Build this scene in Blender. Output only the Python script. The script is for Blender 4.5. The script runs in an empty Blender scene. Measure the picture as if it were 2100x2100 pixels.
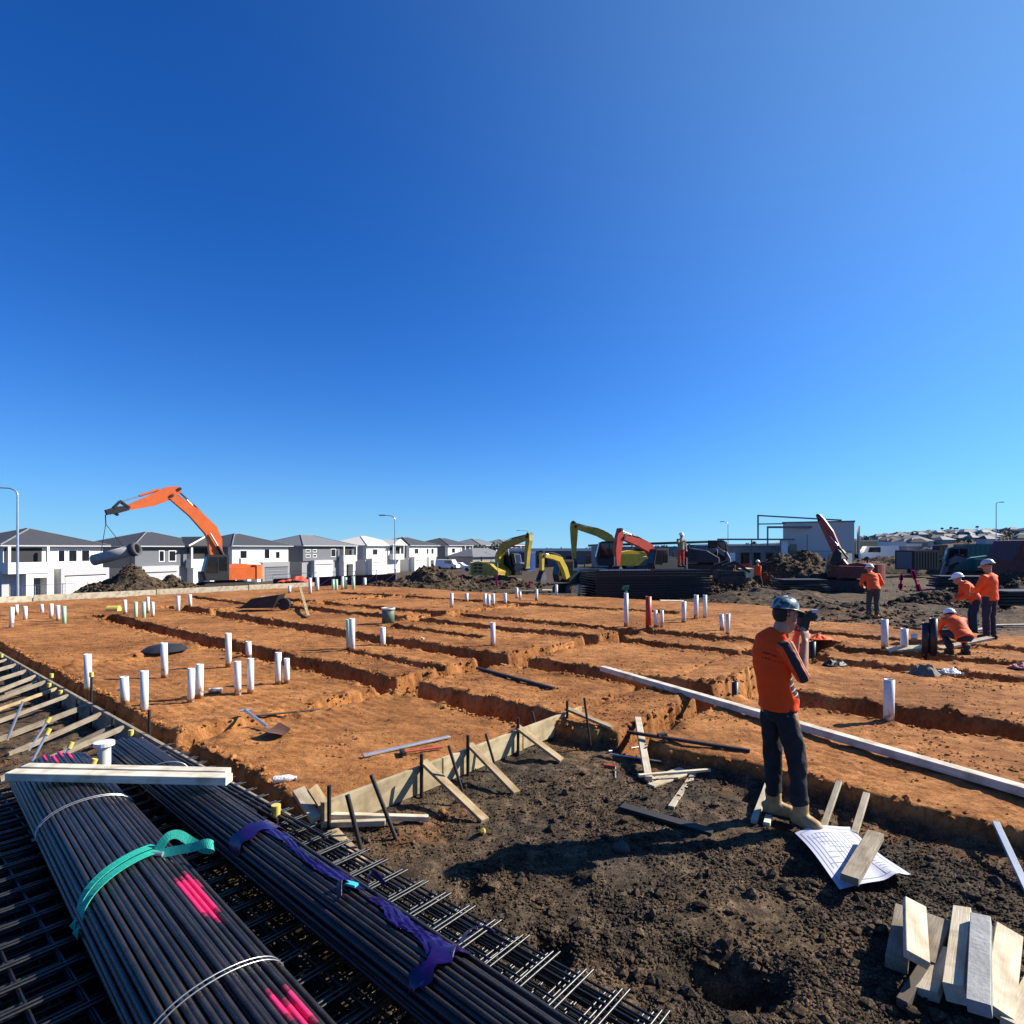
import bpy, bmesh, math, random
import numpy as np
from mathutils import Vector, Matrix
R = math.radians
random.seed(7)
S = bpy.context.scene
COL = S.collection
# ------------------------------------------------------------------ camera
F, HZ, ZC = 1220.0, 1125.0, 2.05          # focal length and horizon row in photo pixels, eye height
cam = bpy.data.cameras.new('camera')
cam.sensor_width = 36.0; cam.lens = 36.0 * F / 2100.0
cam.shift_y = (HZ - 1050.0) / 2100.0
cam.clip_start = 0.05; cam.clip_end = 6000
camo = bpy.data.objects.new('camera', cam); COL.objects.link(camo)
camo.location = (0, 0, ZC); camo.rotation_euler = (R(90), 0, 0)
S.camera = camo
# ------------------------------------------------------------------ light
SUN = Vector((0.965, 0.262, math.tan(R(34)))).normalized()
W = bpy.data.worlds.new('World'); S.world = W; W.use_nodes = True
wn = W.node_tree; wn.nodes.clear()
sky = wn.nodes.new('ShaderNodeTexSky'); sky.sky_type = 'NISHITA'; sky.sun_disc = False
sky.sun_elevation = R(34); sky.sun_rotation = math.atan2(SUN.x, SUN.y)
sky.altitude = 0; sky.air_density = 1.0; sky.dust_density = 0.0; sky.ozone_density = 6.0
L_ = wn.links.new
gam = wn.nodes.new('ShaderNodeGamma'); gam.inputs[1].default_value = 1.0; L_(sky.outputs[0], gam.inputs[0])
tint = wn.nodes.new('ShaderNodeMix'); tint.data_type = 'RGBA'; tint.blend_type = 'MULTIPLY'; tint.inputs[0].default_value = 1.0
tint.inputs[7].default_value = (0.166, 0.746, 1.53, 1.0)     # deep, clear winter blue
L_(gam.outputs[0], tint.inputs[6])
# pale air low over the horizon, all the way round
wtc = wn.nodes.new('ShaderNodeTexCoord'); wsp = wn.nodes.new('ShaderNodeSeparateXYZ'); L_(wtc.outputs['Generated'], wsp.inputs[0])
wm = wn.nodes.new('ShaderNodeMath'); wm.operation = 'MAXIMUM'; wm.inputs[1].default_value = 0.0; L_(wsp.outputs[2], wm.inputs[0])
wd = wn.nodes.new('ShaderNodeMath'); wd.operation = 'DIVIDE'; wd.inputs[1].default_value = -0.10; L_(wm.outputs[0], wd.inputs[0])
we = wn.nodes.new('ShaderNodeMath'); we.operation = 'EXPONENT'; L_(wd.outputs[0], we.inputs[0])
wf = wn.nodes.new('ShaderNodeMath'); wf.operation = 'MULTIPLY'; wf.inputs[1].default_value = 0.8; L_(we.outputs[0], wf.inputs[0])
air = wn.nodes.new('ShaderNodeMix'); air.data_type = 'RGBA'; air.inputs[7].default_value = (3.9, 7.26, 9.9, 1.0)
L_(wf.outputs[0], air.inputs[0]); L_(tint.outputs[2], air.inputs[6])
bg = wn.nodes.new('ShaderNodeBackground'); bg.inputs['Strength'].default_value = 0.05
wo = wn.nodes.new('ShaderNodeOutputWorld')
# broad aureole of the sun, which stands just outside the frame on the right
dt = wn.nodes.new('ShaderNodeVectorMath'); dt.operation = 'DOT_PRODUCT'; dt.inputs[1].default_value = tuple(SUN); L_(wtc.outputs['Generated'], dt.inputs[0])
dm = wn.nodes.new('ShaderNodeMath'); dm.operation = 'MAXIMUM'; dm.inputs[1].default_value = 0.0; L_(dt.outputs['Value'], dm.inputs[0])
dp_ = wn.nodes.new('ShaderNodeMath'); dp_.operation = 'POWER'; dp_.inputs[1].default_value = 3.0; L_(dm.outputs[0], dp_.inputs[0])
glo = wn.nodes.new('ShaderNodeMix'); glo.data_type = 'RGBA'; glo.blend_type = 'ADD'; glo.inputs[7].default_value = (1.9, 3.1, 1.9, 1.0); L_(dp_.outputs[0], glo.inputs[0]); L_(air.outputs[2], glo.inputs[6])
L_(glo.outputs[2], bg.inputs[0]); L_(bg.outputs[0], wo.inputs[0])
sun = bpy.data.lights.new('sun', 'SUN'); sun.energy = 5.0; sun.angle = R(0.5); sun.color = (1.0, 0.93, 0.82)
suno = bpy.data.objects.new('sun', sun); COL.objects.link(suno)
suno.rotation_euler = SUN.to_track_quat('Z', 'Y').to_euler()
S.view_settings.view_transform = 'Standard'; S.view_settings.look = 'None'
S.view_settings.exposure = 1.0; S.view_settings.gamma = 1.0; S.view_settings.use_curve_mapping = False

# ------------------------------------------------------------------ helpers
MW = {}
def setp(o, label=None, cat=None, group=None, kind=None):
    if label: o['label'] = label
    if cat: o['category'] = cat
    if group: o['group'] = group
    if kind: o['kind'] = kind
    return o
def thing(name, label, cat, loc=(0, 0, 0), rz=0.0, group=None):
    o = bpy.data.objects.new(name, None); COL.objects.link(o)
    o.location = loc; o.rotation_euler = (0, 0, rz); o.empty_display_size = 0.2
    MW[o.name] = Matrix.Translation(Vector(loc)) @ Matrix.Rotation(rz, 4, 'Z')
    return setp(o, label, cat, group)

class MB:
    def __init__(s): s.v = []; s.f = []; s.m = []; s.sm = []; s.fr = None; s.nadd = 0
    def add(s, vs, fs, mi=0, smooth=False):
        b = len(s.v); s.v += [tuple(p) for p in vs]; s.nadd += 1
        for f in fs:
            s.f.append(tuple(b + i for i in f)); s.m.append(mi); s.sm.append(smooth)
    def box(s, c, d, M=None, mi=0):
        x, y, z = d[0] / 2, d[1] / 2, d[2] / 2; c = Vector(c)
        vs = [Vector((i * x, j * y, k * z)) for i in (-1, 1) for j in (-1, 1) for k in (-1, 1)]
        if M is not None: vs = [M @ p for p in vs]
        s.add([p + c for p in vs], [(0, 1, 3, 2), (4, 6, 7, 5), (0, 4, 5, 1), (2, 3, 7, 6), (0, 2, 6, 4), (1, 5, 7, 3)], mi)
        return s
    def bx(s, x0, x1, y0, y1, z0, z1, mi=0):
        return s.box(((x0 + x1) / 2, (y0 + y1) / 2, (z0 + z1) / 2), (abs(x1 - x0), abs(y1 - y0), abs(z1 - z0)), None, mi)
    def beam(s, p0, p1, w, h, up=(0, 0, 1), ch=0.0, mi=0):
        # rectangular bar with small chamfers, w across, h along 'up'
        p0 = Vector(p0); p1 = Vector(p1); t = (p1 - p0).normalized(); up = Vector(up)
        sd = t.cross(up)
        if sd.length < 1e-4: sd = t.cross(Vector((1, 0, 0)))
        sd.normalize(); u = sd.cross(t).normalized()
        a, b = w / 2, h / 2; c = ch if ch else min(w, h) * 0.06
        ring = [(-a, -b + c), (-a + c, -b), (a - c, -b), (a, -b + c), (a, b - c), (a - c, b), (-a + c, b), (-a, b - c)]
        vs = [p + sd * i + u * j for p in (p0, p1) for i, j in ring]
        fs = [(i, (i + 1) % 8, 8 + (i + 1) % 8, 8 + i) for i in range(8)] + [tuple(range(7, -1, -1)), tuple(range(8, 16))]
        if not s.v: s.fr = Matrix((t, u.cross(t), u)).transposed().to_4x4(); s.fr.translation = (p0 + p1) / 2
        s.add(vs, fs, mi); return s
    def tube(s, pts, r, n=8, mi=0, cap=True, smooth=True):
        pts = [Vector(p) for p in pts]; k = len(pts)
        rr = r if isinstance(r, (list, tuple)) else [r] * k
        prev = None; vs = []
        for i, p in enumerate(pts):
            t = (pts[min(i + 1, k - 1)] - pts[max(i - 1, 0)]).normalized()
            if prev is None:
                a = t.cross(Vector((0, 0, 1)))
                if a.length < 1e-3: a = t.cross(Vector((1, 0, 0)))
            else:
                a = prev - t * prev.dot(t)
            a.normalize(); prev = a; b = t.cross(a)
            q = rr[i]
            qa, qb = q if isinstance(q, (list, tuple)) else (q, q)
            vs += [p + a * (qa * math.cos(2 * math.pi * j / n)) + b * (qb * math.sin(2 * math.pi * j / n)) for j in range(n)]
        fs = [(i * n + j, i * n + (j + 1) % n, (i + 1) * n + (j + 1) % n, (i + 1) * n + j) for i in range(k - 1) for j in range(n)]
        s.add(vs, fs, mi, smooth)
        if cap:
            s.add(vs[:n], [tuple(range(n - 1, -1, -1))], mi); s.add(vs[-n:], [tuple(range(n))], mi)
        return s
    def loft(s, pts, rad, side, n=14, mi=0):
        # elliptical sections; first radius along 'side'
        pts = [Vector(p) for p in pts]; k = len(pts); side = Vector(side); vs = []
        for i, p in enumerate(pts):
            t = (pts[min(i + 1, k - 1)] - pts[max(i - 1, 0)]).normalized()
            a = (side - t * side.dot(t)).normalized(); b = t.cross(a)
            qa, qb = rad[i] if isinstance(rad[i], (tuple, list)) else (rad[i], rad[i])
            vs += [p + a * (qa * math.cos(2 * math.pi * j / n)) + b * (qb * math.sin(2 * math.pi * j / n)) for j in range(n)]
        fs = [(i * n + j, i * n + (j + 1) % n, (i + 1) * n + (j + 1) % n, (i + 1) * n + j) for i in range(k - 1) for j in range(n)]
        s.add(vs, fs + [tuple(range(n - 1, -1, -1)), tuple(range((k - 1) * n, k * n))], mi, True); return s
    def ball(s, c, r, nu=12, nv=8, mi=0, M=None):
        c = Vector(c); r = r if isinstance(r, (tuple, list)) else (r, r, r)
        vs = []
        for i in range(nv + 1):
            th = math.pi * i / nv
            for j in range(nu):
                ph = 2 * math.pi * j / nu
                p = Vector((r[0] * math.sin(th) * math.cos(ph), r[1] * math.sin(th) * math.sin(ph), r[2] * math.cos(th)))
                if M is not None: p = M @ p
                vs.append(p + c)
        fs = [(i * nu + j, (i + 1) * nu + j, (i + 1) * nu + (j + 1) % nu, i * nu + (j + 1) % nu) for i in range(nv) for j in range(nu)]
        s.add(vs, fs, mi, True); return s
    def prism(s, poly, y0, y1, mi=0, smooth=False):
        # polygon in x-z extruded along y
        n = len(poly)
        ar = sum(poly[i][0] * poly[(i + 1) % n][1] - poly[(i + 1) % n][0] * poly[i][1] for i in range(n))
        if ar < 0: poly = poly[::-1]
        vs = [(x, y0, z) for x, z in poly] + [(x, y1, z) for x, z in poly]
        fs = [tuple(range(n)), tuple(range(2 * n - 1, n - 1, -1))] + [((i + 1) % n, i, n + i, n + (i + 1) % n) for i in range(n)]
        s.add(vs, fs, mi, smooth); return s
    def ribbon(s, pts, hw, y0, y1, mi=0):
        # box-section arm following a centre line in x-z
        k = len(pts); L = []; Rr = []
        for i in range(k):
            a = Vector(pts[max(i - 1, 0)]); b = Vector(pts[min(i + 1, k - 1)]); t = (b - a).normalized(); nn = Vector((-t.y, t.x))
            p = Vector(pts[i]); L.append(p + nn * hw[i]); Rr.append(p - nn * hw[i])
        vs = []
        for y in (y0, y1):
            vs += [(p.x, y, p.y) for p in L] + [(p.x, y, p.y) for p in Rr]
        fs = []
        o = 2 * k
        for i in range(k - 1):
            fs += [(i, k + i, k + i + 1, i + 1), (o + i, o + i + 1, o + k + i + 1, o + k + i), (i, i + 1, o + i + 1, o + i), (k + i, o + k + i, o + k + i + 1, k + i + 1)]
        fs += [(0, o, o + k, k), (k - 1, 2 * k - 1, o + 2 * k - 1, o + k - 1)]
        s.add(vs, fs, mi); return s
    def mesh(s, name, mats, M=None):
        me = bpy.data.meshes.new(name)
        vs = s.v if M is None else [tuple(M @ Vector(p)) for p in s.v]
        me.from_pydata(vs, [], s.f)
        for m in (mats if isinstance(mats, (list, tuple)) else [mats]): me.materials.append(m)
        me.polygons.foreach_set('material_index', s.m); me.polygons.foreach_set('use_smooth', s.sm)
        me.validate(); me.update(); return me

def fixn(me):
    bm = bmesh.new(); bm.from_mesh(me); bmesh.ops.recalc_face_normals(bm, faces=bm.faces); bm.to_mesh(me); bm.free()
def part(name, mb, mats, parent=None, label=None, world=True, fix=True):
    """one mesh object; points given in world space unless world=False (then in the parent's own frame)"""
    M = None
    if mb.fr is not None and mb.nadd == 1:      # a single bar gets its own axes, so that grain runs along it
        M = mb.fr.inverted()
    elif parent is not None and world: M = MW[parent.name].inverted()
    me = mb.mesh(name, mats, M)
    if fix: fixn(me)
    o = bpy.data.objects.new(name, me); COL.objects.link(o)
    if parent is not None: o.parent = parent; MW[o.name] = MW[parent.name]
    else: MW[o.name] = Matrix.Identity(4)
    if mb.fr is not None and mb.nadd == 1:
        if world: o.matrix_local = MW[parent.name].inverted() @ mb.fr if parent is not None else mb.fr
        else: o.matrix_local = mb.fr
        MW[o.name] = mb.fr if world or parent is None else MW[parent.name] @ mb.fr
    if label: o['label'] = label
    return o
def single(name, mb, mats, label, cat, group=None, kind=None, fix=True, base=None):
    """a thing that is one mesh; its origin goes to its base"""
    a = np.array(mb.v)
    c = Vector(((a[:, 0].min() + a[:, 0].max()) / 2, (a[:, 1].min() + a[:, 1].max()) / 2, a[:, 2].min())) if base is None else Vector(base)
    Fm = mb.fr if mb.fr is not None and mb.nadd == 1 else Matrix.Translation(c)
    me = mb.mesh(name, mats, Fm.inverted())
    if fix: fixn(me)
    o = bpy.data.objects.new(name, me); COL.objects.link(o); o.matrix_local = Fm
    MW[o.name] = Fm
    return setp(o, label, cat, group, kind)
def rawmesh(name, V, Fq, mats, kind=None, attr=None, smooth=True, matidx=None):
    me = bpy.data.meshes.new(name)
    V = np.ascontiguousarray(V, np.float32); Fq = np.ascontiguousarray(Fq, np.int32)
    n = Fq.shape[1]
    me.vertices.add(len(V)); me.vertices.foreach_set('co', V.ravel())
    me.loops.add(Fq.size); me.loops.foreach_set('vertex_index', Fq.ravel())
    me.polygons.add(len(Fq)); me.polygons.foreach_set('loop_start', np.arange(0, Fq.size, n, dtype=np.int32))
    me.polygons.foreach_set('use_smooth', np.full(len(Fq), smooth))
    for m in (mats if isinstance(mats, (list, tuple)) else [mats]): me.materials.append(m)
    if matidx is not None: me.polygons.foreach_set('material_index', matidx.astype(np.int32))
    if attr:
        for k, a in attr.items():
            at = me.attributes.new(k, 'FLOAT', 'POINT'); at.data.foreach_set('value', a.astype(np.float32))
    me.update(calc_edges=True); me.validate()
    o = bpy.data.objects.new(name, me); COL.objects.link(o)
    MW[o.name] = Matrix.Identity(4)
    if kind: o['kind'] = kind
    return o

# ---- numpy noise
def _h(ix, iy, seed):
    a = (ix.astype(np.int64) * 374761393 + iy.astype(np.int64) * 668265263 + seed * 974711) & 0xffffffff
    a = ((a ^ (a >> 13)) * 1274126177) & 0xffffffff
    return ((a ^ (a >> 16)) & 0xffff) / 65535.0
def vn(x, y, seed=0):
    xi = np.floor(x); yi = np.floor(y); fx = x - xi; fy = y - yi
    fx = fx * fx * (3 - 2 * fx); fy = fy * fy * (3 - 2 * fy)
    return ((_h(xi, yi, seed) * (1 - fx) + _h(xi + 1, yi, seed) * fx) * (1 - fy) + (_h(xi, yi + 1, seed) * (1 - fx) + _h(xi + 1, yi + 1, seed) * fx) * fy) * 2 - 1
def fbm(x, y, sc, oct=4, seed=0, g=0.5):
    t = 0; a = 1.0; n = 0
    for i in range(oct):
        ang = 0.6 * i; c, s_ = math.cos(ang), math.sin(ang)
        t = t + a * vn((x * c - y * s_) / sc, (x * s_ + y * c) / sc, seed + i * 17); n += a; a *= g; sc *= 0.5
    return t / n
def sst(a, b, x):
    t = np.clip((x - a) / (b - a), 0, 1); return t * t * (3 - 2 * t)

# ---- materials
MATS = {}
def mat(name, c, rough=0.6, metal=0.0, var=0.12, sc=6.0, bump=0.0, bsc=40.0, spec=0.4, stretch=None, c2=None, coat=0.0, wood=False):
    if name in MATS: return MATS[name]
    m = bpy.data.materials.new(name); m.use_nodes = True; nt = m.node_tree
    b = nt.nodes['Principled BSDF']; b.inputs['Roughness'].default_value = rough; b.inputs['Metallic'].default_value = metal
    b.inputs['Specular IOR Level'].default_value = spec; b.inputs['Coat Weight'].default_value = coat
    tc = nt.nodes.new('ShaderNodeTexCoord'); src = tc.outputs['Object']
    if stretch:
        mp = nt.nodes.new('ShaderNodeMapping'); mp.inputs['Scale'].default_value = stretch
        nt.links.new(src, mp.inputs[0]); src = mp.outputs[0]
    nz = nt.nodes.new('ShaderNodeTexNoise'); nz.inputs['Scale'].default_value = sc; nz.inputs['Detail'].default_value = 6; nz.inputs['Roughness'].default_value = 0.65
    nt.links.new(src, nz.inputs['Vector'])
    cr = nt.nodes.new('ShaderNodeValToRGB'); cr.color_ramp.elements[0].position = 0.3; cr.color_ramp.elements[1].position = 0.7
    hi = c2 if c2 else tuple(min(1, x * (1 + var)) for x in c); lo = c if c2 else tuple(x * (1 - var) for x in c)
    cr.color_ramp.elements[0].color = (*lo, 1); cr.color_ramp.elements[1].color = (*hi, 1)
    nt.links.new(nz.outputs[0], cr.inputs[0]); colr = cr.outputs[0]
    if wood:     # boards differ from one another and carry blotches and dark grain lines
        oi = nt.nodes.new('ShaderNodeObjectInfo'); rm = nt.nodes.new('ShaderNodeValToRGB'); rm.color_ramp.elements[0].color = (0.72, 0.70, 0.68, 1); rm.color_ramp.elements[1].color = (1.12, 1.1, 1.05, 1); nt.links.new(oi.outputs['Random'], rm.inputs[0])
        n3 = nt.nodes.new('ShaderNodeTexNoise'); n3.inputs['Scale'].default_value = 7; n3.inputs['Detail'].default_value = 4; nt.links.new(tc.outputs['Object'], n3.inputs['Vector']); r3 = nt.nodes.new('ShaderNodeValToRGB'); r3.color_ramp.elements[0].position = .30; r3.color_ramp.elements[1].position = .55; r3.color_ramp.elements[0].color = (.62, .58, .52, 1); r3.color_ramp.elements[1].color = (1, 1, 1, 1); nt.links.new(n3.outputs[0], r3.inputs[0])
        for q in (rm, r3):
            mm = nt.nodes.new('ShaderNodeMix'); mm.data_type = 'RGBA'; mm.blend_type = 'MULTIPLY'; mm.inputs[0].default_value = 1.0; nt.links.new(colr, mm.inputs[6]); nt.links.new(q.outputs[0], mm.inputs[7]); colr = mm.outputs[2]
    nt.links.new(colr, b.inputs['Base Color'])
    if bump:
        n2 = nt.nodes.new('ShaderNodeTexNoise'); n2.inputs['Scale'].default_value = bsc; n2.inputs['Detail'].default_value = 5
        nt.links.new(src, n2.inputs['Vector'])
        bp = nt.nodes.new('ShaderNodeBump'); bp.inputs['Strength'].default_value = bump; bp.inputs['Distance'].default_value = 0.02
        nt.links.new(n2.outputs[0], bp.inputs['Height']); nt.links.new(bp.outputs[0], b.inputs['Normal'])
    MATS[name] = m; return m
def soilmat(name):
    """earth: a float attribute 'clay' blends dark loam into orange clay; noise breaks both up"""
    m = bpy.data.materials.new(name); m.use_nodes = True; nt = m.node_tree; N = nt.nodes.new; L = nt.links.new
    b = nt.nodes['Principled BSDF']; b.inputs['Roughness'].default_value = 0.95; b.inputs['Specular IOR Level'].default_value = 0.15
    geo = N('ShaderNodeNewGeometry'); P = geo.outputs['Position']
    def noise(sc, det=6, ro=0.6, vec=P):
        n = N('ShaderNodeTexNoise'); n.inputs['Scale'].default_value = sc; n.inputs['Detail'].default_value = det; n.inputs['Roughness'].default_value = ro
        L(vec, n.inputs['Vector']); return n.outputs[0]
    def ramp(f, els):
        r = N('ShaderNodeValToRGB'); e = r.color_ramp.elements
        while len(e) < len(els): e.new(0.5)
        for i, (p, c) in enumerate(els): e[i].position = p; e[i].color = (*c, 1)
        L(f, r.inputs[0]); return r.outputs[0]
    def mix(f, a, c, mode='MIX'):
        x = N('ShaderNodeMix'); x.data_type = 'RGBA'; x.blend_type = mode
        if isinstance(f, float): x.inputs[0].default_value = f
        else: L(f, x.inputs[0])
        L(a, x.inputs[6]); L(c, x.inputs[7]); return x.outputs[2]
    mp = N('ShaderNodeMapping'); mp.inputs['Rotation'].default_value = (0, 0, R(12)); mp.inputs['Scale'].default_value = (1.0, 2.4, 1.0); L(P, mp.inputs[0])
    clay_a = ramp(noise(2.2, 8, 0.68, mp.outputs[0]), [(0.26, (0.125, 0.046, 0.015)), (0.42, (0.275, 0.110, 0.033)), (0.56, (0.385, 0.167, 0.054)), (0.68, (0.46, 0.215, 0.078)), (0.82, (0.54, 0.30, 0.135))])
    clay_b = ramp(noise(17, 7, 0.78, mp.outputs[0]), [(0.34, (0.30, 0.26, 0.24)), (0.5, (0.95, 0.95, 0.95)), (0.75, (1.25, 1.22, 1.15))])
    clay_c = ramp(noise(0.45, 3), [(0.36, (0.66, 0.62, 0.60)), (0.58, (1.06, 1.06, 1.06))])
    clay = mix(0.8, clay_a, clay_b, 'MULTIPLY'); clay = mix(1.0, clay, clay_c, 'MULTIPLY')
    dark_a = ramp(noise(7, 8, 0.75), [(0.3, (0.017, 0.014, 0.011)), (0.48, (0.055, 0.042, 0.030)), (0.62, (0.118, 0.089, 0.062)), (0.78, (0.32, 0.25, 0.185))])
    dark_b = ramp(noise(85, 5, 0.8), [(0.36, (0.30, 0.29, 0.28)), (0.54, (1.1, 1.08, 1.05)), (0.66, (2.6, 2.5, 2.3)), (0.75, (4.2, 4.0, 3.7))])
    dark_c = ramp(noise(0.9, 4), [(0.4, (0.8, 0.8, 0.8)), (0.62, (1.35, 1.2, 1.0))])
    dark = mix(0.85, dark_a, dark_b, 'MULTIPLY'); dark = mix(1.0, dark, dark_c, 'MULTIPLY')
    at = N('ShaderNodeAttribute'); at.attribute_name = 'clay'
    mf = N('ShaderNodeMath'); mf.operation = 'ADD'; L(at.outputs['Fac'], mf.inputs[0])
    nm = N('ShaderNodeMath'); nm.operation = 'MULTIPLY_ADD'; nm.inputs[1].default_value = 0.9; nm.inputs[2].default_value = -0.45; L(noise(5, 6, 0.7), nm.inputs[0]); L(nm.outputs[0], mf.inputs[1])
    f = ramp(mf.outputs[0], [(0.3, (0, 0, 0)), (0.7, (1, 1, 1))])
    L(mix(f, dark, clay), b.inputs['Base Color'])
    bp = N('ShaderNodeBump'); bp.inputs['Strength'].default_value = 0.9; bp.inputs['Distance'].default_value = 0.025
    ad = N('ShaderNodeMath'); ad.operation = 'MULTIPLY_ADD'; ad.inputs[1].default_value = 0.35; L(noise(60, 6, 0.7), ad.inputs[0]); L(noise(14, 8, 0.65), ad.inputs[2])
    L(ad.outputs[0], bp.inputs['Height']); L(bp.outputs[0], b.inputs['Normal'])
    MATS[name] = m; return m

M_soil = soilmat('earth')
M_timber = mat('pine timber', (0.33, 0.235, 0.125), 0.8, sc=4, bump=0.25, bsc=10, stretch=(1.0, 16, 16), spec=0.2, c2=(0.50, 0.39, 0.24), wood=True)
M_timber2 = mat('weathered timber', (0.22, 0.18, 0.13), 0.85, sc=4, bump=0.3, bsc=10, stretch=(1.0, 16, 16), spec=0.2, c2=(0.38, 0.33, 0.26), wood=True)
M_timw = mat('pale planed timber', (0.48, 0.41, 0.29), 0.75, sc=4, bump=0.2, bsc=10, stretch=(1.0, 16, 16), spec=0.25, c2=(0.66, 0.59, 0.46), wood=True)
M_timwh = mat('whitewashed timber', (0.52, 0.47, 0.37), 0.75, sc=4, bump=0.2, bsc=10, stretch=(0.6, 16, 16), spec=0.2, c2=(0.70, 0.66, 0.57), wood=True)
M_white = mat('white painted metal', (0.78, 0.78, 0.76), 0.45, var=0.06, sc=4)
M_pvc = mat('white pvc', (0.60, 0.60, 0.57), 0.4, var=0.08, sc=9)
def muddy(m):
    nt = m.node_tree; b = nt.nodes['Principled BSDF']; src = b.inputs['Base Color'].links[0].from_socket
    tc = nt.nodes.new('ShaderNodeTexCoord'); sp = nt.nodes.new('ShaderNodeSeparateXYZ'); nt.links.new(tc.outputs['Object'], sp.inputs[0])
    oi = nt.nodes.new('ShaderNodeObjectInfo'); ad = nt.nodes.new('ShaderNodeVectorMath'); nt.links.new(tc.outputs['Object'], ad.inputs[0]); nt.links.new(oi.outputs['Location'], ad.inputs[1])
    n = nt.nodes.new('ShaderNodeTexNoise'); n.inputs['Scale'].default_value = 11; n.inputs['Detail'].default_value = 5; nt.links.new(ad.outputs[0], n.inputs['Vector'])
    a = nt.nodes.new('ShaderNodeMath'); a.operation = 'MULTIPLY_ADD'; a.inputs[1].default_value = -2.2; nt.links.new(sp.outputs[2], a.inputs[0]); nt.links.new(n.outputs[0], a.inputs[2])
    r = nt.nodes.new('ShaderNodeValToRGB'); r.color_ramp.elements[0].position = 0.30; r.color_ramp.elements[1].position = 0.42; nt.links.new(a.outputs[0], r.inputs[0])
    x = nt.nodes.new('ShaderNodeMix'); x.data_type = 'RGBA'; nt.links.new(r.outputs[0], x.inputs[0]); nt.links.new(src, x.inputs[6]); x.inputs[7].default_value = (0.30, 0.14, 0.05, 1); nt.links.new(x.outputs[2], b.inputs['Base Color'])
muddy(M_pvc)
M_pvcg = mat('green banded pvc', (0.35, 0.55, 0.38), 0.4, var=0.15, sc=9)
M_pvcb = mat('black pipe', (0.02, 0.021, 0.024), 0.45, var=0.2)
M_pvcr = mat('red conduit', (0.45, 0.05, 0.025), 0.45, var=0.2)
M_pink = mat('fluorescent pink paint', (0.70, 0.025, 0.12), 0.5, var=0.15, sc=30)
M_pinkd = mat('thin pink overspray', (0.20, 0.02, 0.045), 0.5, var=0.5, sc=60)
M_steel = mat('dark reinforcing steel', (0.030, 0.030, 0.032), 0.32, 0.35, c2=(0.060, 0.050, 0.044), wood=True, sc=3, bump=0.2, bsc=120, spec=0.5)
M_steelb = mat('bright wire', (0.42, 0.42, 0.42), 0.35, 0.8, var=0.25, sc=30)
M_peg = mat('black steel peg', (0.03, 0.027, 0.026), 0.55, 0.4, var=0.4, sc=12)
M_alu = mat('aluminium', (0.55, 0.56, 0.57), 0.35, 0.7, var=0.15)
M_yel = mat('yellow plastic cap', (0.60, 0.47, 0.10), 0.45, var=0.1)
M_orange = mat('orange machine paint', (0.66, 0.13, 0.025), 0.4, var=0.14, sc=2.5, coat=0.2)
M_yellow = mat('yellow machine paint', (0.66, 0.46, 0.04), 0.45, var=0.18, sc=2.5)
M_olive = mat('dusty yellow paint', (0.40, 0.28, 0.035), 0.55, var=0.3, sc=2.5)
M_red = mat('red machine paint', (0.50, 0.055, 0.03), 0.45, var=0.2, sc=2.5)
M_black = mat('black rubber and steel', (0.018, 0.018, 0.019), 0.6, var=0.4, sc=5)
M_grey = mat('grey steel', (0.16, 0.16, 0.17), 0.5, 0.3, var=0.25, sc=5)
M_glass = mat('dark glass', (0.012, 0.014, 0.017), 0.08, var=0.3, spec=0.7)
M_conc = mat('concrete', (0.33, 0.33, 0.32), 0.85, var=0.15, sc=3, bump=0.2)
M_track = mat('muddy track steel', (0.06, 0.045, 0.036), 0.8, var=0.4, sc=6)

def G(x, y, z=0.0):
    """point on the level z that photo pixel (x, y) shows"""
    d = F * (ZC - z) / (y - HZ); return Vector(((x - 1050) / F * d, d, z))
def D(x, y, d): return Vector(((x - 1050) / F * d, d, ZC - (y - HZ) / F * d))

# ------------------------------------------------------------------ the lie of the land
C0 = Vector((-1.7, 4.5)); U = Vector((-0.7605, 0.6493)); Vv = Vector((0.6493, 0.7605))   # slab corner, along the left form, along the right form
def UV(x, y): return (x - C0.x) * U.x + (y - C0.y) * U.y, (x - C0.x) * Vv.x + (y - C0.y) * Vv.y
def XY(u, v): return C0.x + u * U.x + v * Vv.x, C0.y + u * U.y + v * Vv.y
def vtop(u): return np.where(u > 1.0, 19.5 - 0.12 * np.clip(u - 5, -10, 30), 16.2 + 0.0 * u)
def base_z(x, y):
    """smooth land, without clods"""
    r = np.hypot(x, y)
    z = -0.20 - 0.85 * sst(26, 45, r) * sst(20, -12, x) - 2.1 * sst(42, 75, r) * sst(26, -25, x)
    z = z - 0.25 * sst(22, 40, r) * sst(-5, 25, x)
    hill = sst(230, 640, r) * sst(0.18, 0.85, x / (np.abs(y) + 1)) * 11.5 + sst(150, 500, r) * sst(0.05, 0.4, x / (np.abs(y) + 1)) * 3
    return z + hill
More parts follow.
